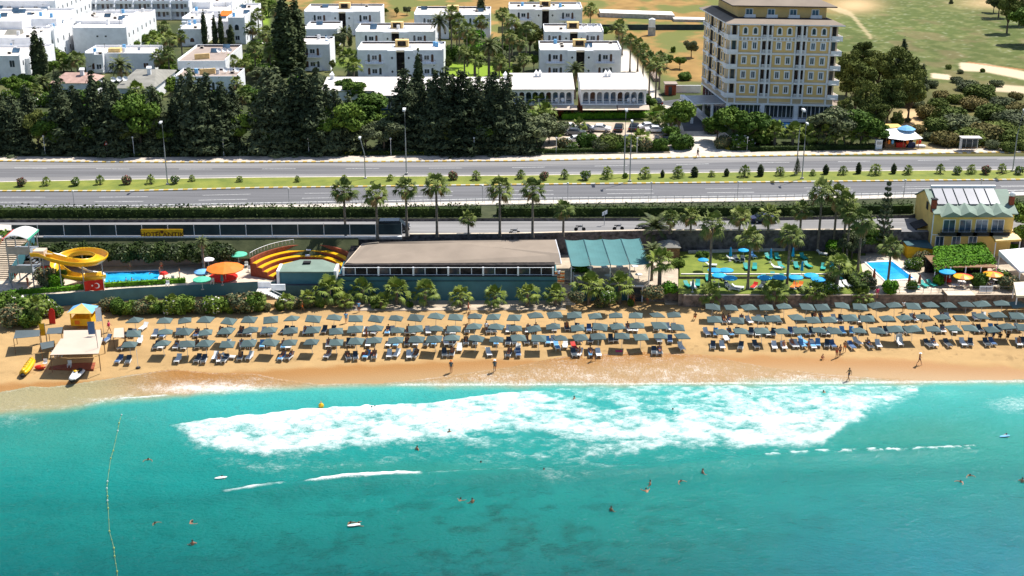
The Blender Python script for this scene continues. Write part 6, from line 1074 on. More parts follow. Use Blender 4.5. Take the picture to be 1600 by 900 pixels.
def smooth(pts, n=6):
    out = []
    for i in range(len(pts)-1):
        p0, p1, p2, p3 = pts[max(i-1, 0)], pts[i], pts[i+1], pts[min(i+2, len(pts)-1)]
        for k in range(n): s = k/n; out.append(.5*((2*p1)+(p2-p0)*s+(2*p0-5*p1+4*p2-p3)*s*s+(3*p1-p0-3*p2+p3)*s**3))
    return out+[pts[-1]]
top = [sp(50, 401, 5.0), sp(66, 402, 4.9), sp(84, 409, 4.4), sp(106, 414, 4.0), sp(128, 416, 3.8), sp(150, 413, 3.6), sp(160, 405, 3.4), sp(148, 399, 3.2), sp(126, 398, 3.0), sp(106, 403, 2.7), sp(92, 413, 2.3), sp(90, 424, 1.7), sp(104, 434, 1.2), sp(126, 438, .8), sp(146, 437, .5), sp(163, 435, .35)]
part('slide_trough', trough(smooth(top), 1.7, .85, 'yellow'), t, True)
m = trough(smooth([sp(56, 396, 5.4), sp(74, 397, 5.2), sp(92, 401, 4.5), sp(110, 409, 3.6), sp(126, 419, 2.2), sp(146, 427, .9), sp(164, 430, .3)]), 1.0, .3, 'white_plastic'); part('white_slide_lane', m, t, True)
m = MB(); m.box(sp(53, 400, 5.2).x, sp(70, 400, 5.2).x, sp(60, 400, 5.2).y-.3, sp(60, 400, 5.2).y+1.3, 5.0, 6.0, 'canvas_cream'); part('start_platform', m, t)
for x, y, zz in ((66, 402, 4.8), (92, 411, 4.1), (128, 416, 3.7), (158, 406, 3.4), (128, 398, 3.0), (97, 408, 2.5), (92, 424, 1.6), (128, 438, .8)): q = sp(x, y, zz); m = MB(); m.tube([(q.x, q.y, 0), (q.x, q.y, zz)], .09, 'grey_metal', 6); part('support_column', m, t)
t = thing('slide_tower', 'grey steel stair tower under a curved white canopy', 'tower', tuple(P(40, 446, ZD))); o = t.location.copy()
for x, y in ((-1.6, -1.), (1.6, -1.), (-1.6, 2.4), (1.6, 2.4)): m = MB(); m.tube([(x, y, 0), (x, y, 7.3)], .1, 'grey_metal', 6); part('post', m, t)
m = MB(); K = 8; vs = [(-1.75+3.5*k/K, y, 7.5+.55*math.sin(math.pi*k/K)+z_) for z_ in (0, .08) for y in (-1.7, 2.9) for k in range(K+1)]; fs = []
for k in range(K): a_, b_ = k, K+1+k; fs += [(a_, b_, b_+1, a_+1), (2*(K+1)+a_, 2*(K+1)+a_+1, 2*(K+1)+b_+1, 2*(K+1)+b_), (a_, a_+1, 2*(K+1)+a_+1, 2*(K+1)+a_), (b_+1, b_, 2*(K+1)+b_, 2*(K+1)+b_+1)]
m.add(vs, fs, 'white_plastic'); part('canopy', m, t, True); m = MB(); m.box(1.76, 1.86, -1.7, 2.9, 7.35, 7.62, 'mint'); m2 = MB(); m2.box(-1.86, -1.76, -1.7, 2.9, 7.35, 7.62, 'red'); part('green_trim', m, t); part('red_trim', m2, t)
for zz in (2.4, 5.2): m = MB(); m.box(-1.7, 1.7, -1.1, 2.5, zz-.12, zz, 'grey_metal'); m.box(-1.7, 1.7, -1.1, -1.02, zz, zz+1., 'grey_metal'); part('platform', m, t)
for z0, z1, y, s in ((0, 2.4, .4, 1), (2.4, 5.2, 1.3, -1)): m = MB(); [m.box(s*(-1.5+2.8*k/9), s*(-1.5+2.8*k/9)+.32, y, y+.9, z0+(z1-z0)*(k+1)/10-.06, z0+(z1-z0)*(k+1)/10, 'grey_metal') for k in range(10)]; part('stairs', m, t)
m = MB(); m.box(.3, 1.7, -.6, 1.4, 0, 1.9, 'red'); m.box(.1, 1.9, -.8, 1.6, 1.9, 2.0, 'dark'); solo('pump_hut', m, 'small red hut in the shade below the yellow slide', 'hut', loc=tuple(P(62, 432, ZD)))
# left edge stairs and sloping screen
p = P(8, 438, ZD); t = thing('stairway', 'pale wooden stairway climbing to the road at the left edge', 'stairs', (p.x, p.y, ZD)); m = MB()
for k in range(22): m.box(-3.2, .6, k*.42, k*.42+.3, k*.155, k*.155+.08, 'cap')
part('treads', m, t); m = MB(); m.prism([(-3.4, 0), (-3.2, 0), (-3.2, 9.2), (-3.4, 9.2)], -.1, [.1, .1, 3.5, 3.5], 'wood'); m.prism([(.6, 0), (.8, 0), (.8, 9.2), (.6, 9.2)], -.1, [.1, .1, 3.5, 3.5], 'wood'); part('stringers', m, t)
m = MB(); m.prism([(0, 0), (.08, 0), (.6, 10.2), (.52, 10.2)], [0, 0, 2.6, 2.6], [1.9, 1.9, 4.4, 4.4], 'teal'); solo('screen_wall', m, 'tall slanting grey-green screen between stairway and slide tower', 'screen', loc=(p.x+1.1, p.y-1.2, ZD))
slab('ramp', [(-80, 372), (18, 372), (22, 352), (-80, 346)], ZS+.01, 'concrete_pale')
# ---- flat round parasols, the big orange one
def parasol(name, label, px, py, z, r, h, m, ms=None, n=12, drop=.3, group=None, folded=False, zt=None, base=None):
    b = base if base is not None else P(px, py, z+h); b = Vector((b.x, b.y, z)); t = thing(name, label, 'parasol', b, rnd.uniform(0, 1), group)
    q = MB(); q.tube([(0, 0, 0), (0, 0, h+.02)], .035, 'white_metal', 5); part('pole', q, t); q = MB(); q.lathe([(.02, 0), (.22, 0), (.22, .1), (.02, .12)], 'concrete', 8); part('base', q, t)
    q = MB()
    if folded: q.lathe([(.02, h), (.12, h-.2), (.2, h-.9), (.26, h-1.45), (.03, h-1.5)], m, 8)
    else: q.lathe([(.001, h), (r*.5, h-drop*.38), (r, h-drop), (r, h-drop-.12), (r-.02, h-drop-.12), (r-.03, h-drop-.02), (r*.5, h-drop*.38-.05), (.001, h-.05)], m, n, ms=ms)
    part('canopy', q, t); return t
def at(px, py, h, z=ZD): return px, py, z
parasol('big_parasol', 'huge orange parasol with ribbed canopy on the left pool terrace', 351, 411, ZD, 2.75, 2.9, 'orange', n=10, drop=.75)
q = parasol('garden_parasol', 'round green parasol behind the huge orange one', 372, 394, ZD, 1.35, 2.6, 'mint'); parasol('garden_parasol', 'round green parasol in front left of the huge orange one', 315, 433, ZD, 1.3, 1.9, 'mint'); parasol('garden_parasol', 'pale blue parasol left of the thin orange palm', 316, 421, ZD, 1.25, 2.0, 'sky_blue'); parasol('garden_parasol', 'white parasol behind the thin orange palm', 325, 402, ZD, .9, 2.4, 'white')
p = P(349, 436, ZD); m = MB(); m.lathe([(.001, .5), (2.1, .42), (2.15, .3), (2.1, .28)], 'red', 14); m.lathe([(1.7, 0), (1.6, .3)], 'red', 10); solo('round_counter', m, 'low round red counter under the huge orange parasol', 'counter', loc=p)
parasol('folded_parasol', 'folded dark green parasol standing by the red round counter', 346, 424, ZD, .3, 2.1, 'teal', folded=True)
m = MB(); m.lathe([(.001, 1.7), (.4, 1.6), (.65, 1.3)], 'red', 10); m.lathe([(.1, 0), (.1, 1.7)], 'red', 6); solo('slush_stand', m, 'small red mushroom stand at the right end of the left pool', 'stand', loc=P(257, 441, ZD))
# Turkish flag
p = P(164.5, 453, ZD); h = HT(164, 453, ZD, 434); t = thing('turkish_flag', 'red flag with white crescent and star below the yellow slide', 'flag', (p.x, p.y-.4, ZD)); m = MB(); m.tube([(0, 0, 0), (0, 0, h+.25)], .04, 'white_metal', 5); part('pole', m, t); m = MB(); vs = []; K = 10
for k in range(K+1): x = -2.75*k/K; vs += [(x, .12*math.sin(k*1.1), h-.0-(.12+.3*(k/K)**1.5)), (x+.0, .12*math.sin(k*1.1)+.0, h-1.75-.12*(k/K))]
m.add(vs, [(2*k, 2*k+1, 2*k+3, 2*k+2) for k in range(K)], 'red'); fl = part('cloth', m, t); m = MB(); cx, cz = -.95, h-1.0; out_ = [(cx+.42*math.cos(R(a)), cz+.42*math.sin(R(a))) for a in range(-140, 141, 20)]; inn = [(cx-.1+.33*math.cos(R(a)), cz+.33*math.sin(R(a))) for a in range(128, -129, -18)]; pts = out_+inn
m = MB(); n1 = len(out_); inn2 = [(cx-.12+.33*math.cos(R(-140+280*i/(n1-1))), cz+.33*math.sin(R(-140+280*i/(n1-1)))) for i in range(n1)]; m.add([(x, -.16, z) for x, z in out_]+[(x, -.16, z) for x, z in inn2], [(i, i+1, n1+i+1, n1+i) for i in range(n1-1)], 'white'); part('crescent', m, fl)
m = MB(); st = []; [st.append((-1.62+(.2 if k % 2 == 0 else .085)*math.cos(R(36*k)), -.16, cz+(.2 if k % 2 == 0 else .085)*math.sin(R(36*k)))) for k in range(10)]; m.add([(-1.62, -.16, cz)]+st, [(0, 1+k, 1+(k+1) % 10) for k in range(10)], 'white'); part('star', m, fl)
# ---- ring of seats
c = P(468, 446, ZD); t = thing('open_air_theatre', 'curved tiers of yellow and red seats beside the beige restaurant roof', 'seating', (c.x, c.y, ZD)); A0, A1 = R(22), R(158); EX = 1.0
def ring(r0, r1, z0, z1, m, mb, sq=.80, n=26):
    vs = [(r*EX*math.cos(A0+(A1-A0)*i/n)*1.0, r*math.sin(A0+(A1-A0)*i/n)*1.32, z) for z in (z0, z1) for r in (r0, r1) for i in range(n+1)]; k = n+1; f = []
    for i in range(n): f += [(2*k+i, 2*k+i+1, 3*k+i+1, 3*k+i), (i, 2*k+i, 2*k+i+1, i+1)[::-1], (k+i, k+i+1, 3*k+i+1, 3*k+i)]
    for i in (0, n): f.append((i, k+i, 3*k+i, 2*k+i))
    mb.add(vs, f, m)
for k in range(4):
    r0 = 4.55+k*.92; z = .5+k*.5; m = MB(); ring(r0, r0+.92, 0, z, 'red_brick', m); part('tier', m, t); m = MB(); ring(r0+.04, r0+.68, z+.002, z+.1, 'yellow', m); part('bench', m, t)
m = MB(); ring(8.2, 8.45, 0, 2.7, 'tile_red', m); part('back_wall', m, t); m = MB()
for k in range(4): r0 = 4.55+k*.92; m.box(-.35, .35, 1.32*(r0+.02), 1.32*(r0+.45), .5+k*.5+.1, .5+k*.5+.25, 'white')
part('aisle_steps', m, t)
m = MB(); pts = [(8.35*math.cos(a), 8.35*1.32*math.sin(a), z) for a in [R(158-4*i) for i in range(14)] for z in (3.0,)]; m.tube([(x, y, 3.6) for x, y, z in pts], .04, 'white_metal', 4); [m.tube([(x, y, 3.0), (x, y, 3.6)], .03, 'white_metal', 4) for x, y, z in pts]; part('railing', m, t)
# stage building
zt = ZD+1.9; f0 = P(437, 424, zt); f1 = P(522, 422, zt); yb = P(480, 406, zt+.3).y-f0.y; w = f1.x-f0.x; t = thing('stage_house', 'teal stage house with a low grey-green roof and dark skylight', 'building', (f0.x, f0.y, ZB)); H_ = zt-ZB
m = MB(); m.box(0, w, 0, 2.9, 0, H_-.2, 'teal'); m.prism([(-3.2, .6), (-.01, .6), (-.01, 4), (-3.2, 4)], 0, [.3, 1.6, 1.6, .3], 'teal'); part('wall', m, t); m = MB(); v = [(-.15, -.15, H_), (w+.15, -.15, H_), (w+.1, 3.0, H_+.05), (w*.72, yb, H_+.35), (w*.3, yb, H_+.35), (-.1, 3.0, H_+.05)]; m.add(v+[(x, y, z-.18) for x, y, z in v], [(0, 1, 2, 3, 4, 5)]+[(i, (i+1) % 6, 6+(i+1) % 6, 6+i)[::-1] for i in range(6)], 'roof_green'); ro = part('roof', m, t)
m = MB(); m.box(w*.38, w*.52, yb*.62, yb*.62+.9, H_+.2, H_+.42, 'dark'); part('skylight', m, ro); m = MB(); m.box(2.4, w-2, -.03, -.001, .0, 1.25, 'dark'); part('dark_doorway', m, t)
for x in (-.45, w+.05): m = MB(); m.box(x, x+.4, -.3, 3, .5, H_+.15, 'white'); part('end_pier', m, t)
# white landing and stairs beside the stage
p = P(400, 456, ZD); t = thing('beach_stairs', 'white landing and steps with blue-white handrail left of the stage house', 'stairs', (p.x, p.y, ZD)); m = MB(); m.box(0, 1.9, -1., 1.6, -.15, 0.02, 'white_roof'); m.box(0, 1.9, 1.6, 1.75, 0, .9, 'white'); m.box(2.1, 4.1, .6, .8, 0, .9, 'white'); part('landing', m, t)
m = MB(); [m.box(1.9+k*.32, 2.28+k*.32, -1, .1, -.17*k-.2, -.17*k-.1, 'white') for k in range(11)]; part('steps', m, t); m = MB(); m.tube([(1.9, -1.0, .95), (5.3, -1., -.8)], .04, 'white_metal', 4); m.tube([(1.9, -1.0, .5), (5.3, -1., -1.25)], .03, 'white_metal', 4); [m.tube([(1.9+k*.85, -1, -.44*k+.0), (1.9+k*.85, -1, -.44*k+.95)], .03, 'white_metal', 4) for k in range(5)]; part('handrail', m, t)
m = MB(); m.box(1.0, 1.25, .2, .5, -2.0, -.16, 'teal'); part('pier', m, t)
# ---- restaurant
f0 = P(530, 470, ZB); zw = HT(700, 469, ZB, 431); zeave = HT(700, 469, ZB, 417.5); f1 = P(870, 469, ZB); w = f1.x-f0.x; Z0 = zw
t = thing('beach_restaurant', 'long single-storey restaurant with a wide beige roof and window band', 'restaurant', (f0.x, f0.y, ZB)); m = MB(); m.box(0, w, 0, 10.5, 0, zw, 'teal'); m.box(-.05, w+.05, -.08, 0, zw-.75, zw-.55, 'teal_dark'); part('plinth', m, t)
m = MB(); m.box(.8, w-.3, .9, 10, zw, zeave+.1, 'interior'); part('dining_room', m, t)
m = MB(); m.box(0, w, -.12, .7, zw, zw+.12, 'dark'); part('planter_ledge', m, t)
X0 = .8; n = 18; seg = (w-1.4)/n
for k in range(n):
    x = X0+seg*(k+.5); wide = (k % 3 == 1); window(t, x, .35, zw+.14, seg*.99, zeave-zw-.2, False, 'interior' if k % 3 else 'glass', 'white', 'restaurant_window', fw=.05, fd=.07, mull=False)
for k in range(0, n+1, 3): m = MB(); xx = X0+seg*k; m.box(xx-.13, xx+.13, .02, .25, zw+.12, zeave+.05, 'white'); part('white_pillar', m, t)
def R3(px, py, z): p = P(px, py, z); return (p.x-f0.x, p.y-f0.y, z-ZB)
ze = ZB+zeave; v = [R3(537, 414.5, ze), R3(877, 412, ze), R3(874, 396, ze+.9), R3(868, 374.5, ze+1.2), R3(700, 376, ze+1.5), R3(592, 378.5, ze+1.4), R3(566, 381, ze+.8)]; m = MB(); n_ = len(v); m.add(v+[(x, y, z-.16) for x, y, z in v]+[(sum(a[0] for a in v)/n_, v[0][1]+6.5, ze-ZB+1.2)], [(i, (i+1) % n_, 2*n_) for i in range(n_)]+[(i, (i+1) % n_, n_+(i+1) % n_, n_+i)[::-1] for i in range(n_)]+[tuple(range(2*n_-1, n_-1, -1))], 'roof_beige'); ro = part('roof', m, t)
m = MB(); m.tube([v[0], v[6], v[5]], .07, 'cap', 4); m.tube([(v[0][0], v[0][1]-.03, v[0][2]-.06), (v[1][0], v[1][1]-.03, v[1][2]-.06)], .06, 'cap', 4); m.tube([v[1], v[2], v[3]], .07, 'white', 4); part('gutter', m, ro)
# back yard pergola beside it, orange striped blind, wide stair
m = MB(); p = P(872, 432, ZD+1.2); [m.box(-.9, .9, -.05, .05, k*.28, k*.28+.2, 'orange' if k % 2 else 'canvas_pale_yellow') for k in range(7)]; solo('striped_blind', m, 'orange and cream striped blind at the right end of the restaurant', 'blind', loc=(p.x, p.y-.8, ZD+.4))
p = P(888, 477, ZB); t = thing('beach_stairs', 'pale steps leading down to the sand between restaurant and palms', 'stairs', (p.x, p.y, ZB)); m = MB(); [m.box(-.8, .8, k*.42, k*.42+.42, -.3, k*.2+.1, 'cap') for k in range(12)]; part('steps', m, t); m = MB(); m.prism([(-1.05, 0), (-.82, 0), (-.82, 5.4), (-1.05, 5.4)], -.2, [.5, .5, 3.2, 3.2], 'concrete'); m.prism([(.82, 0), (1.0, 0), (1.0, 5.4), (.82, 5.4)], -.2, [.5, .5, 3.2, 3.2], 'concrete_pale'); part('side_walls', m, t)
# green canvas canopy
za = ZD+3.3; v = [P(893, 415.5, za), P(1015, 412.5, za), P(999, 372.5, za+.9), P(883, 375, za+.9)]; o = Vector((v[0].x, v[0].y, ZD+.2)); v = [p-o for p in v]; t = thing('canvas_canopy', 'large teal-green canvas canopy right of the restaurant roof', 'canopy', o)
for k in range(4):
    l = lambda u, s: (v[0].lerp(v[1], u)).lerp(v[3].lerp(v[2], u), s); a, b = k/4+.006, (k+1)/4-.006; m = MB(); N_ = 6; vs = [l(a+(b-a)*i/N_, s)+Vector((0, 0, -.12*math.sin(math.pi*i/N_))) for s in (0, .5, 1) for i in range(N_+1)]
    m.add(vs, [(r_*7+i, r_*7+i+1, r_*7+8+i, r_*7+7+i) for r_ in (0, 1) for i in range(N_)], 'teal_canvas'); part('canvas_strip', m, t)
for k in range(5): m = MB(); m.tube([l(k/4, 0)+Vector((0, 0, .04)), l(k/4, 1)+Vector((0, 0, .04))], .07, 'teal_dark', 5); part('beam', m, t); m = MB(); q = l(k/4, .02); m.tube([(q.x, q.y, 0), q], .08, 'white_metal', 6); part('post', m, t)
for k in range(5):
    for s in (.25, .65): q = l((k+.5)/5, s); m = MB(); m.lathe([(.02, .72), (.55, .72), (.55, .76), (.02, .76)], 'white_plastic', 10); m.tube([(0, 0, 0), (0, 0, .72)], .05, 'white_metal', 5); solo('cafe_table', m, 'round white cafe table under the teal canopy, %s row, %s' % ('front' if s < .5 else 'back', nth(k, 5)), 'table', 'cafe tables under the canopy', loc=(o.x+q.x, o.y+q.y, ZD+.2))
wallstrip('terrace_wall', 'teal wall below the front of the large green canopy', [P(892, 451, ZD), P(1006, 449, ZD)], ZB-.2, 2.3, .25, 'teal')
t = thing('white_gate', 'small white doorway frame under the green canopy facing the sand', 'gate', P(992, 472, ZB)); m = MB(); m.box(-1.1, -.95, 0, .2, 0, 2.3, 'white'); m.box(.95, 1.1, 0, .2, 0, 2.3, 'white'); m.box(-1.2, 1.2, 0, .2, 2.3, 2.5, 'white'); part('frame', m, t); m = MB(); m.box(-.9, .9, .25, .3, 0, 2.25, 'glass'); part('door', m, t)
# ramp path between canopy and lawn
p = P(1062, 476, ZB); t = thing('garden_ramp', 'pale stone stairway path descending between the palms and the lawn', 'stairs', (p.x, p.y, ZB)); m = MB()
for k in range(10): x = -.9-k*.35; m.box(x-1.2, x+1.2, k*1.1, k*1.1+1.1, -.2, .2+k*.2, 'path')
part('steps', m, t); m = MB(); [m.box(1.2-k*.35-.95, 1.2-k*.35-.6, k*1.1, k*1.1+1.1, 0, .75+k*.2, 'cap') for k in range(10)]; part('stepped_wall', m, t)
p = P(1046, 404, ZD+.2); t = thing('garden_hut', 'small brown garden hut with a greyish hipped roof', 'hut', (p.x, p.y, ZD)); m = MB(); m.box(-1.5, 1.5, -.2, 2.2, 0, 2.1, 'wood'); part('wall', m, t); m = MB(); m.lathe([(2.3, 2.05), (2.3, 2.15), (.05, 2.95)], 'roof_grey', 4); o_ = part('roof', m, t, loc=(0, 1, 0), rz=R(45))
# ---- lawn: wall cap, beds, azure parasols, loungers
wallstrip('stone_wall', 'stone garden wall with pale capping below the lawn, facing the beach', [P(x, 459.2, ZD) for x in (1068, 1200, 1352)], ZB-.3, 2.0, .3, 'stone', 'cap')
wallstrip('stone_wall', 'stone wall below the right pool terrace, facing the beach', [P(x, 459.2, ZD) for x in (1354, 1480)], ZB-.3, 2.1, .3, 'stone', 'cap')
wallstrip('stone_wall', 'stone wall below the orange parasol terrace at the right', [P(x, 459.5, ZD) for x in (1516, 1590, 1760)], ZB-.3, 2.1, .3, 'stone', 'cap')
wallstrip('low_wall', 'low pale wall stepping the lawn behind the azure parasols', [P(x, 432.5, ZD) for x in (1064, 1330)], ZD-.1, .5, .22, 'stone', 'white_roof')
wallstrip('low_wall', 'low kerb wall of the shaded flower bed at the back of the lawn', [P(x, y, ZD) for x, y in ((1075, 399), (1180, 396), (1290, 394))], ZD+.1, .7, .25, 'concrete')
m = MB(); p = P(1497, 461, ZD); m.box(-1.9, 1.9, -1.2, 1.4, ZB-.2, ZD+.35, 'stone'); m.box(-1.9, 2.0, -1.3, 1.5, ZD+.35, ZD+.45, 'cap'); solo('stone_pier', m, 'projecting stone block by the gap in the right beach wall', 'wall', loc=(p.x, p.y, 0))
AZ = [(1099, 403, 0), (1117, 419, 0), (1135, 419, 0), (1124, 427, 0), (1141, 431, 0), (1195, 430.5, 0), (1218, 430, 0), (1244, 430, 0), (1268, 427, 0), (1279, 433, 0), (1162, 388, 1)]
seq(AZ, lambda i, n, r: parasol('azure_parasol', 'round azure parasol on the lawn, %s of them' % nth(i, n), r[0], r[1], ZD+.2, 1.05 if r[2] == 0 and r[0] != 1099 else .8, 2.15, 'azure', n=12, drop=.28, group='azure parasols on the lawn'))
for i, (x, y) in enumerate([(1142, 386), (1205, 388), (1240, 386), (1254, 408)]): parasol('folded_parasol', 'folded dark blue parasol at the back of the lawn, %s' % nth(i, 4), x, y, ZD+.3, .3, 2.3, 'azure', folded=True, group='folded blue parasols on the lawn')
for i, (x, y, c_) in enumerate([(1083, 436, 'teal'), (1367, 419, 'tile_red'), (1422, 427, 'tile_red'), (1438, 428, 'tile_red')]): parasol('folded_parasol', ['folded green parasol at the left front of the lawn', 'folded maroon parasol at the far left corner of the right pool', 'folded maroon parasol at the right corner of the right pool', 'folded maroon parasol on the paving right of the right pool'][i], x, y, ZD, .3, 2.0, c_, folded=True)
def lounger_proto(mat_frame, mat_cush, label, back=38, name='sun_lounger'):
    t = thing(name, label, 'sun lounger', (0, 0, -50)); m = MB(); m.box(-.32, .32, -.95, .35, .26, .33, mat_frame); m.box(-.35, -.3, -.97, .4, .2, .34, mat_frame); m.box(.3, .35, -.97, .4, .2, .34, mat_frame); part('frame', m, t)
    m = MB(); ca, sa = math.cos(R(back)), math.sin(R(back)); v = [(x, .36+l_*ca-q*sa, .28+l_*sa+q*ca) for q in (0, .07) for l_ in (0, .62) for x in (-.32, .32)]; m.add(v, [(0, 2, 3, 1), (4, 5, 7, 6), (0, 1, 5, 4), (1, 3, 7, 5), (3, 2, 6, 7), (2, 0, 4, 6)], mat_cush if mat_cush else mat_frame); part('backrest', m, t)
    if mat_cush: m = MB(); m.box(-.30, .30, -.93, .36, .335, .40, mat_cush); part('cushion', m, t)
    for x, y in ((-.3, -.85), (.3, -.85), (-.3, .3), (.3, .3)): m = MB(); m.box(x-.03, x+.03, y-.03, y+.03, 0, .2, mat_frame); part('leg', m, t)
    return t
LG = {'white': lounger_proto('white_plastic', None, ''), 'blue': lounger_proto('white_plastic', 'blue_cushion', ''), 'slate': lounger_proto('white_plastic', 'slate_cushion', ''), 'teal': lounger_proto('teal_plastic', None, ''), 'orange': lounger_proto('white_plastic', 'orange', ''), 'red': lounger_proto('white_plastic', 'red', ''), 'towel': lounger_proto('white_plastic', 'sky_blue', '')}
USED = set()
def lounger(kind, loc, rz, label, group=None):
    pr = LG[kind]
    if kind in USED:
        c = copy_tree(pr, loc, rz, label, group); c['category'] = 'sun lounger'; return c
    USED.add(kind); pr.location = loc; pr.rotation_euler = (0, 0, rz); pr['label'] = label; LABELS.setdefault(label, []).append(pr)
    if group: pr['group'] = group
    return pr
LL = [('teal', 1074, 448, 20), ('teal', 1090, 446, -10), ('white', 1083, 450, 5), ('teal', 1106, 438, 0), ('white', 1110, 416, 80), ('slate', 1150, 407, 10), ('slate', 1160, 408, -10), ('white', 1143, 406, 80), ('towel', 1176, 402, 15), ('teal', 1166, 420, 5), ('teal', 1179, 420, -10), ('teal', 1200, 404, 15), ('teal', 1214, 404, 0), ('slate', 1129, 436, 10), ('slate', 1138, 450, 20), ('slate', 1147, 453, 60), ('white', 1152, 451, 80), ('red', 1178, 450, -30), ('slate', 1190, 449, -30), ('teal', 1194, 438, 0), ('teal', 1208, 434, 0), ('teal', 1221, 437, -10), ('teal', 1236, 437, 20), ('teal', 1220, 418, 10), ('white', 1213, 420, 70), ('teal', 1244, 418, 0), ('teal', 1262, 417, 20), ('teal', 1255, 404, 15), ('teal', 1286, 420, -15), ('teal', 1300, 419, 0), ('orange', 1240, 450, -30), ('orange', 1249, 449, -30), ('teal', 1310, 436, 15), ('white', 1313, 448, 5), ('white', 1323, 447, 20), ('white', 1284, 398, 60), ('teal', 1443, 447, 15), ('teal', 1455, 446, 25), ('teal', 1430, 449, 10)]
seq([(r[1], r[2], r[0], r[3]) for r in LL], lambda i, n, r: lounger(r[2], P(r[0], r[1], ZD+(.35 if r[1] < 432 and r[0] < 1335 else .01)), R(r[3]), '%s lounger in the gardens above the wall, %s' % ({'teal': 'teal-green', 'slate': 'dark-cushioned', 'towel': 'pale blue', 'orange': 'orange-cushioned', 'red': 'red-cushioned'}.get(r[2], r[2]), nth(i, n)), 'loungers on the lawn'))
for i, (x, y, pt) in enumerate([(1098, 412, 0), (1255, 392, 0), (1205, 396, 0)]): plant(LEAFY, i, x, y-8, ZD, y-20, 'low flower bush in the shaded bed behind the lawn, %s' % nth(i, 3), 'bush', 'flower_bush', 'bushes in the bed', 1.2)
GP = [('B', 1345, 395, 352, 1.2), ('B', 1368, 392, 355, 1.1), ('O', 1330, 405, 362, 1.), ('B', 1395, 390, 358, 1.), ('L', 1322, 384, 364, 1.3), ('L', 1306, 396, 372, 1.2), ('L', 1352, 440, 420, .8), ('L', 1356, 452, 432, .9), ('L', 1390, 458, 436, .9), ('L', 1425, 453, 438, .9), ('L', 1300, 440, 424, 1.), ('L', 1293, 458, 438, 1.2), ('B', 1412, 378, 348, 1.2), ('L', 1428, 420, 400, 1.1), ('L', 1440, 412, 392, 1.), ('B', 1588, 372, 322, 1.3), ('B', 1600, 398, 350, 1.), ('L', 1580, 395, 378, 1.2), ('L', 1563, 440, 418, 1.1), ('L', 1575, 452, 430, 1.), ('L', 1530, 448, 425, .8), ('L', 1465, 445, 428, .8), ('L', 935, 376, 360, 1.1), ('L', 1060, 418, 404, 1.2), ('L', 1046, 458, 440, 1.2), ('L', 1020, 466, 446, 1.2), ('L', 655, 378, 366, 1.6), ('L', 575, 376, 364, 1.6), ('L', 605, 377, 366, 1.6), ('L', 700, 377, 366, 1.4), ('L', 760, 376, 366, 1.4), ('L', 820, 377, 365, 1.4), ('L', 27, 400, 358, 1.0), ('L', 38, 394, 372, 1.), ('L', 75, 448, 416, .8), ('L', 88, 450, 424, .8), ('B', 98, 446, 420, .8), ('L', 905, 425, 402, 1.), ('L', 950, 470, 452, 1.1), ('L', 900, 472, 454, 1.)]
for k in 'BOL':
    rs = sorted([r[1:] for r in GP if r[0] == k]); B_, cat, nm, what = BK[k]
    for i, r in enumerate(rs): plant(B_, i, r[0], r[1], ZD if r[0] > 1000 or r[0] < 500 else ZD+2 if r[1] < 400 else ZD, r[2], '%s in the gardens above the beach, %s' % (what, nth(i, len(rs))), cat, nm, '%ss in the beach gardens' % what, r[3])
plant(ARA, 0, 1378, 398, ZD, 281, 'tall layered araucaria beside the yellow house', 'tree', 'araucaria_tree', None, .55)
# shrubs at the back of the sand on the left and around the stage house
SBK = [(8, 490, 452, 0, 1.3), (30, 492, 448, 1, 1.2), (52, 492, 452, 0, 1.2), (72, 492, 460, 1, 1.), (90, 494, 462, 1, .9), (22, 508, 470, 2, 1.2), (48, 507, 474, 0, 1.1), (170, 486, 462, 2, 1.), (185, 490, 458, 0, 1.), (205, 492, 462, 0, 1.1), (226, 490, 456, 2, 1.1), (246, 490, 460, 0, 1.1), (268, 490, 456, 1, 1.1), (290, 489, 458, 0, 1.1), (312, 489, 452, 2, 1.1), (335, 488, 454, 1, 1.1), (356, 488, 454, 0, 1.1), (378, 487, 452, 2, 1.1), (398, 486, 454, 0, 1.1), (418, 485, 466, 2, 1.), (438, 484, 468, 0, 1.), (460, 482, 460, 2, 1.1), (482, 481, 456, 2, 1.2), (500, 480, 460, 0, 1.1), (540, 480, 458, 2, 1.), (590, 480, 462, 0, 1.), (600, 478, 464, 2, 1.), (640, 480, 466, 0, .9), (940, 480, 458, 2, 1.), (985, 478, 464, 0, .8), (1420, 480, 470, 0, .8), (1553, 476, 464, 0, .8)]
seq(SBK, lambda i, n, r: plant(LEAFY, r[3], 0, 0, 0, 0, '%s bush at the back of the sand, %s' % (['leafy', 'white-flowered', 'yellowing'][r[3]], nth(i, n)), 'bush', 'beach_bush', 'bushes at the back of the sand', r[4]*rnd.uniform(.75, 1.), base=PB(r[0], r[1]), H=HT(r[0], r[1], ZB, r[2])*rnd.uniform(.6, .95)))
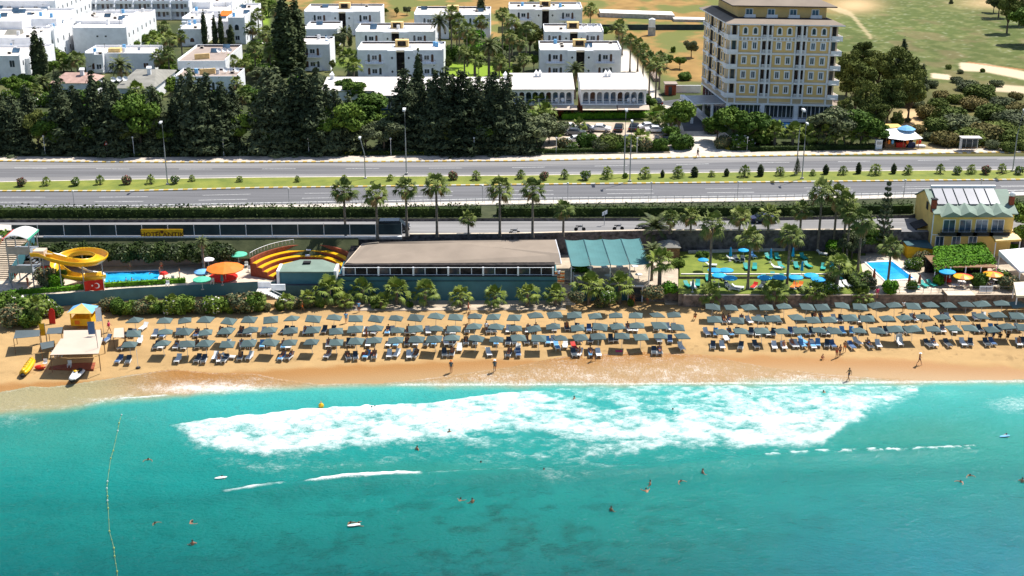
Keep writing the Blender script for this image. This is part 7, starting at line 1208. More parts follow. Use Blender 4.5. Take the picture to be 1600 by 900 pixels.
# ---- the yellow house at the right
zg = ZD+.0; f0 = P(1452, 400, zg); zc = HT(1452, 400, zg, 331); b0 = P(1423, 311+0, zg+zc+1.2); f1 = P(1573, 397, zg); w = f1.x-f0.x; rz = 0
t = thing('yellow_house', 'yellow two-storey hotel house with green roof, balconies and solar panels', 'house', (f0.x, f0.y, zg)); d = 9.5; H_ = zc
m = MB(); m.box(0, w, 0, d, 0, H_, 'yellow_wall'); m.prism([(0, 0), (.25, 0), (.25, d), (0, d)], H_-.01, [H_, H_, H_+.01, H_+.01], 'yellow_wall'); m.add([(0, 0, H_), (0, d, H_), (0, d*.55, H_+2.0), (.25, 0, H_), (.25, d, H_), (.25, d*.55, H_+2.0)], [(0, 2, 1), (3, 4, 5), (0, 3, 5, 2), (1, 2, 5, 4)], 'yellow_wall'); part('wall', m, t)
m = MB(); ov = .5; v = [(-.2, -ov, H_-.15), (w+.4, -ov, H_-.15), (w+.4, d*.55, H_+2.15), (-.2, d*.55, H_+2.15), (w+.4, d+.3, H_), (-.2, d+.3, H_)]; m.add(v+[(x, y, z-.15) for x, y, z in v], [(0, 1, 2, 3), (3, 2, 4, 5), (7, 6, 9, 8), (8, 9, 11, 10), (0, 6, 7, 1), (1, 7, 8, 2), (2, 8, 10, 4), (6, 0, 3, 9), (9, 3, 5, 11)], 'roof_green'); ro = part('roof', m, t)
for k in range(4):
    x = 1.9+k*(w-2.6)/3.9+.6; m = MB(); m.add([(x-1.75, -1.25, H_-.5), (x+1.75, -1.25, H_-.5), (x, -1.3, H_+.35), (x-1.75, .6, H_+.25), (x+1.75, .6, H_+.25), (x, 1.6, H_+1.0)], [(0, 2, 5, 3), (2, 1, 4, 5), (0, 1, 2)], 'roof_green'); part('dormer_roof', m, ro)
for k in range(6):
    x = .9+k*(w-2.5)/6; ww = (w-2.5)/6-.2; sl_ = 2.3/(d*.55+ov); z_ = lambda y: H_-.15+(y+ov)*sl_; m = MB(); m.add([(x, 1.4, z_(1.4)+.22), (x+ww, 1.4, z_(1.4)+.22), (x+ww, d*.52, z_(d*.52)+.3), (x, d*.52, z_(d*.52)+.3), (x, 1.4, z_(1.4)+.14), (x+ww, 1.4, z_(1.4)+.14), (x+ww, d*.52, z_(d*.52)+.22), (x, d*.52, z_(d*.52)+.22)], [(0, 1, 2, 3), (4, 5, 1, 0)[::-1], (1, 5, 6, 2), (0, 3, 7, 4), (2, 6, 7, 3)], 'solar'); part('solar_panel', m, ro)
m = MB(); m.tube([(.8, d*.56, H_+2.5), (w-1.5, d*.56, H_+2.5)], .28, 'white_metal', 8); part('hot_water_tank', m, ro); m = MB(); m.box(-.2, .5, .6, 1.3, H_-.3, H_+1.7, 'red_brick'); m.box(-.3, .6, .5, 1.4, H_+1.7, H_+1.85, 'dark'); part('chimney', m, ro); m = MB(); m.box(w-.4, w+.3, 1.4, 2.1, H_, H_+1.9, 'red_brick'); m.ball((w, 1.75, H_+2.3), (.5, .4, .4), 'white_metal'); part('chimney', m, ro)
fz = H_*.52
for k in range(4):
    x = 1.9+k*(w-2.6)/3.9+.6; window(t, x, 0, fz+.15, 1.9, 2.05, False, 'glass_blue', 'white', 'balcony_door', fw=.1); bl = MB(); bl.box(x-1.6, x+1.6, -1.15, -.01, fz-.15, fz, 'dark_metal')
    bl.tube([(x-1.6, -1.12, fz+.85), (x+1.6, -1.12, fz+.85)], .04, 'dark_metal', 4); [bl.box(x-1.58+3.16*j/14-.02, x-1.54+3.16*j/14, -1.14, -1.1, fz, fz+.85, 'dark_metal') for j in range(15)]; bl.box(x-1.55, x+1.55, -1.18, -1.15, fz+.05, fz+.5, 'dark'); part('balcony', bl, t)
for k in range(3): x = 1.3+k*2.55; window(t, x, 0, .9, 1.35, 2.35, False, 'glass_blue', 'white', 'french_window', fw=.1)
m = MB(); m.box(-.03, w+.03, -.06, -.001, fz-.32, fz-.18, 'white'); m.box(-.08, .05, -.08, .05, 0, H_-.2, 'white'); part('trim', m, t)
m = MB(); m.box(-.05, 0, 3, 4, H_-.6, H_+.6, 'dark'); part('attic_window', m, t); m = MB(); m.box(-1.5, -.01, 2.4, 5, 0, 3.6, 'yellow_wall'); m.prism([(-1.9, 2.2), (-.01, 2.2), (-.01, 5.4), (-1.9, 5.4)], [3.6, 4.3, 4.3, 3.6], [3.7, 4.4, 4.4, 3.7], 'dark'); part('side_porch', m, t)
m = MB(); m.prism([(-3.8, -1), (-.4, -2.5), (-.2, 3), (-3.8, 4.5)], 0, 2.0, 'yellow_box'); m.prism([(-4, -1.2), (-.3, -2.8), (-.1, 3.2), (-4, 4.7)], 2.0, 2.15, 'teal_dark'); solo('lean_to', m, 'low yellow outbuilding with a dark roof left of the yellow house', 'outbuilding', loc=(f0.x, f0.y, zg))
def pergola(name, label, cat, c, h, m, edge, z=ZD, posts=True):
    q = [P(a, b, z+h) for a, b in c]; o = Vector((q[0].x, q[0].y, z)); q = [p-o for p in q]; t = thing(name, label, cat, o); mb = MB(); mb.prism([(p.x, p.y) for p in q], h-.3, [h, h, h+.5, h+.5] if True else h, m, edge); part('awning', mb, t)
    for p in q: mb = MB(); p2 = p.lerp((q[0]+q[2])/2, .05); mb.tube([(p2.x, p2.y, 0), (p2.x, p2.y, h-.2)], .09, 'white', 6); part('post', mb, t)
    return t
pergola('yellow_awning', 'cream-yellow awning on white posts at the right of the yellow house', 'awning', [(1556, 376), (1596, 374), (1570, 350), (1537, 353)], 2.9, 'canvas_pale_yellow', 'canvas_yellow', ZD+.6)
pergola('white_pergola', 'white-roofed open pergola at the right edge of the picture', 'pergola', [(1594, 424), (1640, 422), (1602, 392), (1560, 396)], 2.7, 'white', 'white', ZD)
pergola('beach_kiosk_roof', 'cream flat roof on posts at the right end of the beach wall', 'canopy', [(1588, 462), (1650, 462), (1640, 443), (1583, 446)], 1.9, 'cream', 'cream', ZD-.5)
# vine-covered pergola
c0, c1, c2, c3 = P(1460, 416, ZD+2.6), P(1556, 410, ZD+2.6), P(1535, 380, ZD+2.6), P(1462, 386, ZD+2.6); t = thing('vine_pergola', 'flat pergola overgrown with bright green vine below the yellow house', 'pergola', (c0.x, c0.y, ZD)); cl = []
for i in range(13):
    for j in range(7): q = c0.lerp(c1, (i+.5)/13).lerp(c3.lerp(c2, (i+.5)/13), (j+.5)/7); cl.append((q.x-c0.x, q.y-c0.y, 2.6, .62, .3))
for i in range(12): q = c0.lerp(c1, (i+.5)/12); cl.append((q.x-c0.x, q.y-c0.y-.1, 2.15, .4, .4))
m = MB(); leaves(m, cl, 7000, .24, 'vine_leaf', 77, flat=1.2); part('foliage', m, t); m = MB(); m.box(.2, c1.x-c0.x-.3, .1, 5.5, 2.3, 2.42, 'wood'); part('beams', m, t)
for k in range(5): q = c0.lerp(c1, (k+.1)/4.3); m = MB(); m.tube([(q.x-c0.x, .1, 0), (q.x-c0.x, .1, 2.4)], .09, 'white', 6); part('post', m, t)
m = MB(); m.box(.3, 9.5, 4.5, 5.2, 0, 2.2, 'interior'); part('back_bar', m, t)
parasol('terrace_parasol', 'azure parasol left of the two orange and yellow ones', 1480.5, 421, ZD, 1.2, 2.3, 'azure'); ms = ['red', 'red', 'orange', 'yellow', 'yellow', 'yellow', 'orange', 'yellow', 'yellow', 'orange', 'red', 'red']
parasol('terrace_parasol', 'left one of the two red and yellow segmented parasols', 1505.5, 428, ZD, 1.4, 2.2, 'orange', ms, 12, .35); parasol('terrace_parasol', 'right one of the two red and yellow segmented parasols', 1552, 424.5, ZD, 1.45, 2.2, 'orange', ms, 12, .35)
rail('terrace_railing', 'dark railing along the edge of the right-hand terrace', [tuple(P(x, 458, ZD))[:2] for x in (1356, 1480, 1590)], ZD, .95, 20, 'dark_metal', .03)
m = MB(); m.box(-.95, .95, -.04, .04, .1, .95, 'white'); m.box(-.8, .8, -.05, -.041, .62, .7, 'gold_text'); m.box(-.7, .7, -.05, -.041, .4, .46, 'gold_text'); solo('notice_board', m, 'white notice board on the railing below the segmented parasols', 'sign', loc=P(1540, 457, ZD))
for i, (x, y, c_) in enumerate([(1492, 452, 'white_plastic'), (1502, 447, 'white_plastic'), (1512, 453, 'cream'), (1545, 447, 'white_plastic'), (1556, 444, 'white_plastic'), (1555, 453, 'cream')]): m = MB(); m.box(-.5, .5, -.4, .4, .68, .74, c_); [m.box(a-.03, a+.03, b-.03, b+.03, 0, .68, c_) for a in (-.45, .45) for b in (-.35, .35)]; solo('terrace_table', m, 'pale terrace table among the segmented parasols, %s' % nth(i, 6), 'table', 'terrace tables at the right', loc=P(x, y, ZD))
m = MB(); m.ball((0, 0, .4), (.6, .9, .4), 'red'); m.ball((.2, .3, .75), (.4, .4, .2), 'orange'); solo('inflatable_toy', m, 'red and orange inflatable toy under the azure terrace parasol', 'inflatable', loc=P(1480, 441, ZD))
# yard seating of the left terrace
for i, (x, y) in enumerate([(262, 448), (270, 440), (332, 444), (390, 425), (385, 418)]): m = MB(); m.box(-.25, .25, -.25, .25, .4, .46, 'white_plastic'); m.box(-.25, .25, .2, .26, .46, .9, 'white_plastic'); [m.box(a-.03, a+.03, b-.03, b+.03, 0, .4, 'white_plastic') for a in (-.2, .2) for b in (-.2, .2)]; solo('plastic_chair', m, 'white plastic chair on the left pool terrace, %s' % nth(i, 5), 'chair', 'plastic chairs on the left pool terrace', loc=P(x, y, ZD))
q = P(932, 366, ZS); t = thing('signpost', 'small white rectangular sign on a tall post by the service road', 'sign', P(944, 352, ZS)); m = MB(); m.tube([(0, 0, 0), (0, 0, 2.2)], .05, 'grey_metal', 5); part('post', m, t); m = MB(); m.prism([(-.35, 0), (.45, .05), (.45, .1), (-.35, .05)], [1.5, 1.9, 1.9, 1.5], [2.1, 2.5, 2.5, 2.1], 'white'); part('sign_plate', m, t)

for i, (x, y, h) in enumerate([(60, 506, 470), (238, 490, 468), (270, 490, 466), (404, 486, 462), (446, 484, 464), (482, 482, 458), (540, 482, 464), (596, 482, 464), (945, 478, 458)]): palm(x, y, ZB, h+6, 'young', .62, 'small spreading palm among the bushes behind the sand, %s' % nth(i, 9), 'small palms among the beach bushes', base=PB(x, y))
# ================================================================== THE BEACH: PARASOLS, LOUNGERS, PEOPLE
def beach_parasol():
    t = thing('beach_parasol', '', 'parasol', (0, 0, -60)); m = MB(); m.tube([(0, 0, 0), (0, 0, 2.33)], .03, 'white_metal', 5); part('pole', m, t)
    m = MB(); a = .95; H_, h = 2.3, 1.8; v = [(-a, -a, h), (a, -a, h), (a, a, h), (-a, a, h), (0, 0, H_), (-a, -a, h-.1), (a, -a, h-.1), (a, a, h-.1), (-a, a, h-.1), (0, 0, H_-.06)]
    m.add(v, [(0, 1, 4), (1, 2, 4), (2, 3, 4), (3, 0, 4), (0, 5, 6, 1), (1, 6, 7, 2), (2, 7, 8, 3), (3, 8, 5, 0), (9, 6, 5), (9, 7, 6), (9, 8, 7), (9, 5, 8)], 'parasol_green'); c = part('canopy', m, t); return t
BPAR = beach_parasol()
rowsL = [[211, 257, 290, 322, 357, 390, 424, 457, 488, 520, 555, 586, 617, 649, 680, 711, 742, 773, 805, 837, 867, 899, 931, 963, 994, 1026, 1054],
         [207, 257, 290, 322, 355, 393, 422, 455, 491, 525, 556, 587, 621, 650, 680, 709, 742, 774, 805, 836, 866, 904, 936, 965, 996, 1029, 1057],
         [202, 255, 291, 322, 355, 390, 421, 454, 487, 525, 557, 586, 621, 651, 680, 707, 742, 775, 809, 841, 875, 907, 935, 972, 1001, 1032, 1065]]
rowsR = [[1112, 1141, 1170, 1198, 1226, 1259, 1285, 1314, 1343, 1371, 1399, 1426, 1454, 1481, 1510, 1536, 1567, 1591],
         [1117, 1152, 1184, 1209, 1244, 1270, 1297, 1329, 1356, 1387, 1415, 1442, 1474, 1501, 1532, 1560, 1589],
         [1127, 1157, 1191, 1222, 1252, 1279, 1302, 1342, 1370, 1400, 1427, 1459, 1489, 1515, 1550, 1575, 1599]]
yL = [lambda x: 499.5-(x-211)*.0115, lambda x: 518.5-(x-211)*.0135, lambda x: 537-(x-211)*.0165]; yR = [lambda x: 479-(x-1112)*.010, lambda x: 498.5-(x-1112)*.013, lambda x: 517.5-(x-1112)*.014]
RN = ['back row', 'middle row', 'front row']; BN = {0: 'left of the sand path', 1: 'right of the sand path'}
SPOTS = []; first = True; spare = []
for blk, (rows, ys) in enumerate(((rowsL, yL), (rowsR, yR))):
    for r, xs_ in enumerate(rows):
        for i, x in enumerate(xs_):
            y = ys[r](x)+rnd.uniform(-.7, .7); b = PB(x, y, 1.95); s = rnd.uniform(.93, 1.07)
            lab = 'square beach parasol, %s, %s, %s' % (nth(i, len(xs_)), RN[r], BN[blk]); g_ = 'square parasols in rows on the sand'; rz = R(rnd.uniform(-12, 12))
            if first: BPAR.location = b; BPAR.rotation_euler = (0, 0, rz); BPAR['label'] = lab; BPAR['group'] = g_; LABELS.setdefault(lab, []).append(BPAR); first = False; c = BPAR
            else: c = copy_tree(BPAR, b, rz, lab, g_, s)
            c.rotation_euler = (R(rnd.uniform(-6, 6)), R(rnd.uniform(-6, 6)), rz)
            SPOTS.append((blk, r, i, b, len(xs_)))
# ---- people
def body(name, J, E_, rad, swim, top=None, root='pelvis'):
    names = list(J); me = bpy.data.meshes.new(name); me.from_pydata([J[n] for n in names], [(names.index(a), names.index(b)) for a, b in E_], []); o = bpy.data.objects.new(name, me); COL.objects.link(o)
    o.modifiers.new('s', 'SKIN'); sv = me.skin_vertices[0].data
    for i, n in enumerate(names): r = rad[n.rstrip('LR')] if n.rstrip('LR') in rad else rad[n]; sv[i].radius = (r, r) if not isinstance(r, tuple) else r; sv[i].use_root = (n == root)
    md = o.modifiers.new('u', 'SUBSURF'); md.levels = 1; bpy.context.view_layer.update(); dg = bpy.context.evaluated_depsgraph_get(); ev = bpy.data.meshes.new_from_object(o.evaluated_get(dg)); bpy.data.objects.remove(o)
    mb = MB(); vs = [tuple(v.co) for v in ev.vertices]; pj = [(Vector(J[n]), n) for n in names]
    for n in ('skin', swim): mb.mi(n)
    o_ = len(mb.v); mb.v += vs; segs = [(Vector(J[a]), Vector(J[b]), a, b) for a, b in E_]
    for p in ev.polygons:
        c = p.center; best = min(segs, key=lambda s: (c-(s[0]+(s[1]-s[0])*max(0, min(1, (c-s[0]).dot(s[1]-s[0])/max(1e-6, (s[1]-s[0]).length_squared))))).length)
        u = (c-best[0]).dot(best[1]-best[0])/max(1e-6, (best[1]-best[0]).length_squared); k = 0; A, B_ = best[2].rstrip('LR'), best[3].rstrip('LR')
        if (A, B_) == ('pelvis', 'hip') or ((A, B_) == ('hip', 'knee') and u < (.32 if top is None else .08)) or ((A, B_) == ('pelvis', 'spine') and u < .25): k = 1
        if top and ((A, B_) in (('spine', 'chest'),) and u > .55 or (A, B_) == ('chest', 'neck') and u < .25): k = 1
        mb.f.append(tuple(p.vertices)); mb.m.append(k)
    for s in 'LR':                      # fingers
        w, h = Vector(J['wrist'+s]), Vector(J['hand'+s]); d = (h-w).normalized(); q = d.cross(Vector((0, 1, .2))).normalized(); e = d.cross(q)
        for k, (off_, l) in enumerate(((-.03, .07), (-.01, .085), (.01, .08), (.03, .06))): b = h+q*off_; mb.tube([b-d*.02, b+d*l*.55, b+d*l*.9+e*.015], [.010, .009, .006], 'skin', 5)
        b = w.lerp(h, .5)+q*-.035; mb.tube([b, b+(d*.5-q*.7).normalized()*.035, b+(d*.5-q*.7).normalized()*.035+d*.025], [.011, .010, .007], 'skin', 5)
    a, b = Vector(J['headlow']), Vector(J['headtop']); up_ = (b-a).normalized(); fw = Vector((0, -1, 0)); fw = (fw-up_*fw.dot(up_)).normalized() if abs(up_.y) < .9 else Vector((0, 0, 1)); c = a.lerp(b, .45); mb.ball(c+fw*.1, (.016, .02, .02), 'skin', 5, 4); sd = up_.cross(fw)
    for s in (-1, 1): mb.ball(c+fw*.085+sd*s*.032+up_*.03, .009, 'dark', 4, 3); mb.ball(c+sd*s*.085, (.012, .018, .028), 'skin', 4, 3)
    mb.add([c+fw*.092+sd*x-up_*(.045+z) for x, z in ((-.02, 0), (.02, 0), (.02, .008), (-.02, .008))], [(0, 1, 2, 3)], 'red')
    hair = MB(); hc = a.lerp(b, .62)-fw*.015; hair.ball(hc, .1, 'hair', 8, 6); return mb, hair
EDG = [('pelvis', 'spine'), ('spine', 'chest'), ('chest', 'neck'), ('neck', 'headlow'), ('headlow', 'headmid'), ('headmid', 'headtop')]+[(a+(s if a not in ('chest', 'pelvis') else ''), b+s) for s in 'LR' for a, b in (('chest', 'shoulder'), ('shoulder', 'elbow'), ('elbow', 'wrist'), ('wrist', 'hand'), ('pelvis', 'hip'), ('hip', 'knee'), ('knee', 'ankle'), ('ankle', 'toe'))]
RAD = {'pelvis': (.15, .11), 'spine': (.135, .1), 'chest': (.165, .115), 'neck': .055, 'headlow': .065, 'headmid': .098, 'headtop': .06, 'shoulder': .06, 'elbow': .042, 'wrist': .03, 'hand': .035, 'hip': .095, 'knee': .06, 'ankle': .038, 'toe': .032}
def sym(d, **over):
    J = {}
    for k, v in d.items():
        if k in ('pelvis', 'spine', 'chest', 'neck', 'headlow', 'headmid', 'headtop'): J[k] = v
        else: J[k+'L'] = (-v[0], v[1], v[2]); J[k+'R'] = v
    J.update(over); return J
STD = dict(pelvis=(0, 0, .95), spine=(0, .01, 1.13), chest=(0, 0, 1.33), neck=(0, .0, 1.47), headlow=(0, -.02, 1.53), headmid=(0, -.03, 1.62), headtop=(0, -.02, 1.70), shoulder=(.18, 0, 1.40), elbow=(.25, .02, 1.13), wrist=(.26, -.08, .90), hand=(.25, -.12, .81), hip=(.09, 0, .90), knee=(.1, -.02, .5), ankle=(.1, .02, .09), toe=(.11, -.13, .035))
POSES = {'stand': sym(STD), 'walk': sym(STD, kneeL=(-.1, -.18, .52), ankleL=(-.1, -.26, .1), toeL=(-.1, -.40, .05), kneeR=(.1, .06, .5), ankleR=(.1, .3, .14), toeR=(.11, .2, .03), elbowL=(-.24, .12, 1.13), wristL=(-.25, .16, .9), handL=(-.25, .15, .81), elbowR=(.24, -.1, 1.13), wristR=(.24, -.28, .98), handR=(.23, -.34, .92)),
 'sit': sym(dict(pelvis=(0, .05, .50), spine=(0, .07, .68), chest=(0, .03, .89), neck=(0, .0, 1.03), headlow=(0, -.03, 1.09), headmid=(0, -.05, 1.18), headtop=(0, -.04, 1.26), shoulder=(.18, .03, .96), elbow=(.24, -.02, .72), wrist=(.17, -.26, .62), hand=(.15, -.35, .60), hip=(.1, 0, .48), knee=(.14, -.42, .50), ankle=(.13, -.46, .1), toe=(.15, -.6, .05))),
 'lie': sym(dict(pelvis=(0, .2, .52), spine=(0, .38, .58), chest=(0, .56, .72), neck=(0, .67, .82), headlow=(0, .71, .87), headmid=(0, .76, .94), headtop=(0, .79, 1.0), shoulder=(.18, .6, .76), elbow=(.28, .42, .6), wrist=(.24, .2, .52), hand=(.22, .11, .5), hip=(.09, .14, .50), knee=(.1, -.27, .60), ankle=(.1, -.66, .48), toe=(.12, -.72, .6))),
 'squat': sym(dict(pelvis=(0, .1, .25), spine=(0, .06, .42), chest=(0, -.04, .60), neck=(0, -.1, .73), headlow=(0, -.14, .78), headmid=(0, -.18, .86), headtop=(0, -.18, .94), shoulder=(.17, -.05, .66), elbow=(.24, -.24, .46), wrist=(.2, -.38, .25), hand=(.18, -.42, .16), hip=(.1, .06, .24), knee=(.2, -.26, .42), ankle=(.14, -.1, .09), toe=(.17, -.24, .04))),
 'swim': sym(dict(pelvis=(0, .42, -.12), spine=(0, .25, -.07), chest=(0, .06, .0), neck=(0, -.06, .08), headlow=(0, -.1, .13), headmid=(0, -.14, .2), headtop=(0, -.14, .28), shoulder=(.18, .02, .02), elbow=(.4, -.12, .05), wrist=(.5, -.36, .03), hand=(.5, -.46, .02), hip=(.09, .48, -.13), knee=(.12, .9, -.1), ankle=(.14, 1.28, -.06), toe=(.14, 1.42, -.05))),
 'wade': sym(STD, elbowL=(-.34, -.06, 1.2), wristL=(-.42, -.26, 1.13), handL=(-.44, -.35, 1.12), elbowR=(.34, -.06, 1.2), wristR=(.45, -.22, 1.13), handR=(.48, -.3, 1.12))}
BOD = {}
for k, J in POSES.items():
    for j, (sw, tp) in enumerate((('navy', None), ('red', True), ('orange', None), ('dark', True), ('sky_blue', None))):
        if j == 0: mb0, hr0 = body(k, J, EDG, RAD, sw, None); me_a = mb0.mesh('body', True); HR = hr0.mesh('hair', True)
        if j == 1: mb1, _ = body(k, J, EDG, RAD, sw, True); me_b = mb1.mesh('body', True)
        src = me_b if tp else me_a; me = src.copy(); me.materials[1] = MATS[sw]; BOD[(k, j)] = (me, HR)
HATS = {}
CLO = ['navy shorts', 'red swimsuit', 'orange shorts', 'black swimsuit', 'pale shorts']
def person(pose, b, rz, label, j, group=None, sc=1., hat=None, shirt=None):
    me, hr = BOD[(pose, j)]; t = thing('person', label, 'person', b, rz, group); t.scale = (sc,)*3; part('body', me, t); h = part('hair', hr, t)
    if hat:
        J = POSES[pose]; a = Vector(J['headmid']); m = MB(); m.lathe([(.2, .02), (.115, .03), (.11, .1), (.05, .14), (.001, .145)], hat, 10); part('hat', m, t, loc=a)
    if shirt:
        J = POSES[pose]; m = MB(); p, q, n_ = Vector(J['pelvis']), Vector(J['chest']), Vector(J['neck']); m.tube([p-(q-p)*.1, p.lerp(q, .5), q, q.lerp(n_, .6)], [.17, .165, .185, .1], shirt, 10); part('shirt', m, t)
        for s in 'LR': m = MB(); m.tube([J['shoulder'+s], Vector(J['shoulder'+s]).lerp(Vector(J['elbow'+s]), .6)], [.085, .065], shirt, 8); part('sleeve', m, t)
    return t
# ---- loungers beneath the parasols, with people on many of them
rl = random.Random(42); kinds = ['white', 'white', 'slate', 'slate', 'slate', 'blue', 'white', 'towel', 'slate', 'slate', 'white']
kn = {'white': 'bare white', 'blue': 'blue-cushioned', 'slate': 'dark grey-cushioned', 'towel': 'pale blue', 'red': 'red-cushioned'}
nlo = 0
for blk, r, i, b, n in SPOTS:
    if rl.random() < (.2, .12, .14 if blk else .24)[r]: continue
    gap = rl.choice((.38, .42, .5, .62)); y0 = -.9+rl.uniform(-.25, .25)-(.25 if r == 2 else 0)
    for s in (-1, 1):
        if nlo >= 258 or rl.random() < .13: continue
        k = rl.choice(kinds); x = b.x-.87+.32+s*gap; y = b.y+y0+rl.uniform(-.15, .15); p = Vector((x, y, float(zbeach(x, y))+.03)); rz = R(rl.choice((0, 0, 5, -8, 12, -14))+rl.uniform(-4, 4)); nlo += 1
        who = '%s lounger %s of the parasol %s, %s, %s' % (kn[k], 'left' if s < 0 else 'right', nth(i, n), RN[r], 'left block' if blk == 0 else 'right block')
        lounger(k, p, rz, who, 'sun loungers on the sand')
        if rl.random() < (.45 if r == 2 else .3):
            j = rl.randrange(5); pose = 'lie' if rl.random() < .7 else 'sit'
            person(pose, p+Vector((0, 0, -.03 if pose == 'lie' else -.06)), rz, 'person in %s %s on %s lounger, %s %s parasol, %s block' % (CLO[j], 'lying' if pose == 'lie' else 'sitting', 'left' if s < 0 else 'right', nth(i, n).replace(' from left', ''), RN[r].replace(' row', '-row'), 'left' if blk == 0 else 'right'), j, 'bathers on the loungers', rl.uniform(.92, 1.03))
# ---- loungers pulled out in front of the rows
FL = [('white', 647, 556, -12), ('white', 718, 547, 0), ('white', 1243, 541, 0), ('towel', 1254, 536, 25), ('white', 1270, 543, 0), ('white', 1339, 537, 20), ('white', 1405, 538, 0), ('white', 1134, 531, 5), ('white', 1064, 545, 10), ('white', 357, 560, 80), ('white', 337, 560, 0), ('white', 809, 548, -8), ('towel', 870, 544, 10), ('white', 883, 542, -5), ('red', 897, 545, 15), ('white', 225, 514, -15), ('white', 219, 535, 5), ('blue', 168, 533, -15)]
for i, r in enumerate(sorted(FL, key=lambda q: q[1])): b = PB(r[1], r[2]); lounger(r[0], b+Vector((0, 0, .03)), R(r[3]), '%s lounger in open sun outside the parasol shade, %s of these' % (kn[r[0]], nth(i, len(FL))), 'loungers in open sun')
m = MB(); m.box(-.9, .9, -.35, .35, .02, .05, 'red'); solo('beach_towel', m, 'red towel spread on the sand below the left block', 'towel', loc=PB(577, 552))
m = MB(); m.box(-.45, .45, -.3, .3, .02, .06, 'pink'); solo('beach_towel', m, 'small pink towel on the sand right of the middle', 'towel', loc=PB(967, 549))
m = MB(); m.box(-.4, .4, -.3, .3, .0, .5, 'white_plastic'); m.box(-.4, .4, .25, .32, .5, .95, 'white_plastic'); solo('plastic_chair', m, 'white chair alone in front of the right block', 'chair', loc=PB(1405, 533))
# ---- walkers on the sand: (px, feet y, pose, facing, clothing, hat, shirt, label)
WK = [(705, 582, 'stand', 180, 3, 'orange', 'canvas_slate', 'person in an orange cap and dark top standing on the wet sand'), (773, 581, 'walk', 180, 0, 'white', 'canvas_slate', 'person in a white hat and grey top walking on the wet sand'), (927, 564, 'walk', 90, 3, None, None, 'person in dark swimwear walking below the middle of the parasols'), (1326, 594, 'walk', 200, 0, None, None, 'person in dark shorts at the very edge of the water'),
 (1436, 570, 'walk', 90, 0, 'white', None, 'person with a white cap striding on the sand toward the right'), (1284, 561, 'squat', 60, 2, None, None, 'child squatting on the damp sand'), (1307, 559, 'stand', 20, 1, None, None, 'left person of the group of three by the water'), (1312, 557, 'stand', 200, 0, None, None, 'middle person of the group of three by the water'), (1319, 551, 'walk', 150, 2, None, None, 'right person of the group of three by the water'),
 (1263, 547, 'stand', 90, 1, None, None, 'person standing among the loungers pulled into the sun'), (732, 488, 'walk', 90, 1, None, None, 'person in red walking on the path behind the back row'), (561, 488, 'stand', 180, 0, None, 'sky_blue', 'person in a pale shirt standing by the beach palms'), (541, 505, 'stand', 0, 4, None, 'sky_blue', 'person in pale blue standing at the back row, left middle'), (985, 475, 'stand', 170, 1, None, None, 'left of two people standing by the white doorway'), (990, 478, 'walk', 90, 2, None, None, 'right of two people standing by the white doorway'),
 (1012, 476, 'stand', 180, 1, None, None, 'person in red standing at the foot of the garden ramp'), (1411, 487, 'stand', 0, 0, None, 'white', 'person in white shirt and dark shorts behind the back row, right block'), (1518, 476, 'stand', 200, 0, None, 'sky_blue', 'left person of the group at the gap in the stone wall'), (1523, 474, 'walk', 90, 2, None, 'white', 'middle person of the group at the gap in the stone wall'), (1529, 474, 'stand', 160, 1, None, None, 'right person of the group at the gap in the stone wall'),
 (1370, 466, 'stand', 180, 1, None, 'pink', 'person in pink leaning at the beach wall near the hedge'), (573, 530, 'stand', 180, 1, None, None, 'person in red standing between parasols in the left block'), (760, 520, 'stand', 0, 3, None, 'white', 'person in a white shirt between the middle-row parasols'), (473, 487, 'walk', 90, 2, None, None, 'sunburnt person walking below the stage house'), (442, 482, 'sit', 90, 1, None, None, 'person sitting at the foot of the white beach steps'),
 (733, 505, 'stand', 180, 2, None, None, 'person with orange shorts near the back row middle'), (1540, 533, 'stand', 150, 0, None, 'dark', 'leftmost of the dark-clad people at the right front row'), (1551, 533, 'stand', 190, 0, None, 'navy', 'second of the dark-clad people at the right front row'), (1562, 532, 'sit', 170, 1, None, 'dark', 'seated dark-clad person at the right front row'), (1574, 532, 'sit', 170, 3, None, 'dark', 'rightmost seated dark-clad person at the right front row'),
 (119, 553, 'stand', 30, 0, None, 'red', 'person in red standing under the beach bar awning'), (171, 519, 'walk', 90, 1, None, 'pink', 'person beside the cream stall by the beach bar'), (1086, 500, 'sit', 180, 1, None, None, 'person in red sitting at the left end of the right block')]
for px, py, ps, rz, j, hat, sh, lab in WK: person(ps, PB(px, py) if py > 467 else P(px, py, ZD), R(rz), lab, j, 'people on the beach', 1. if ps != 'squat' else .8, hat, sh)
for i, (px, py, z, ps, j, rz) in enumerate([(1, 0, 0, 'walk', 0, 0)]): person('walk', P(1090, 246, ZR+.11), R(80), 'person in dark clothes crossing the mouth of the side street', 0, None, 1.05, None, 'dark')
PP = [(197, 437, 'wade', 0), (206, 437, 'wade', 3), (204, 424, 'stand', 1), (221, 440, 'wade', 4), (235, 427, 'swim', 0), (250, 432, 'stand', 1), (281, 434, 'stand', 4), (253, 424, 'stand', 1), (189, 442, 'wade', 1), (330, 428, 'stand', 3), (337, 433, 'sit', 0), (366, 430, 'stand', 2), (381, 412, 'sit', 1), (24, 438, 'stand', 1), (44, 448, 'stand', 1), (26, 420, 'stand', 2), (62, 447, 'sit', 4), (72, 448, 'stand', 1)]
for i, (px, py, ps, j) in enumerate(sorted(PP)): w_ = 165 < px < 248 and ps in ('wade', 'swim'); person(ps, P(px, py, ZD+(.06 if w_ else .02))-Vector((0, 0, (1.0 if ps == 'wade' else 0) if w_ else 0)), R(i*77 % 360), 'person in %s by the left pool, %s' % (CLO[j], nth(i, len(PP))), j, 'people on the left pool terrace', .95 if not w_ else .8)
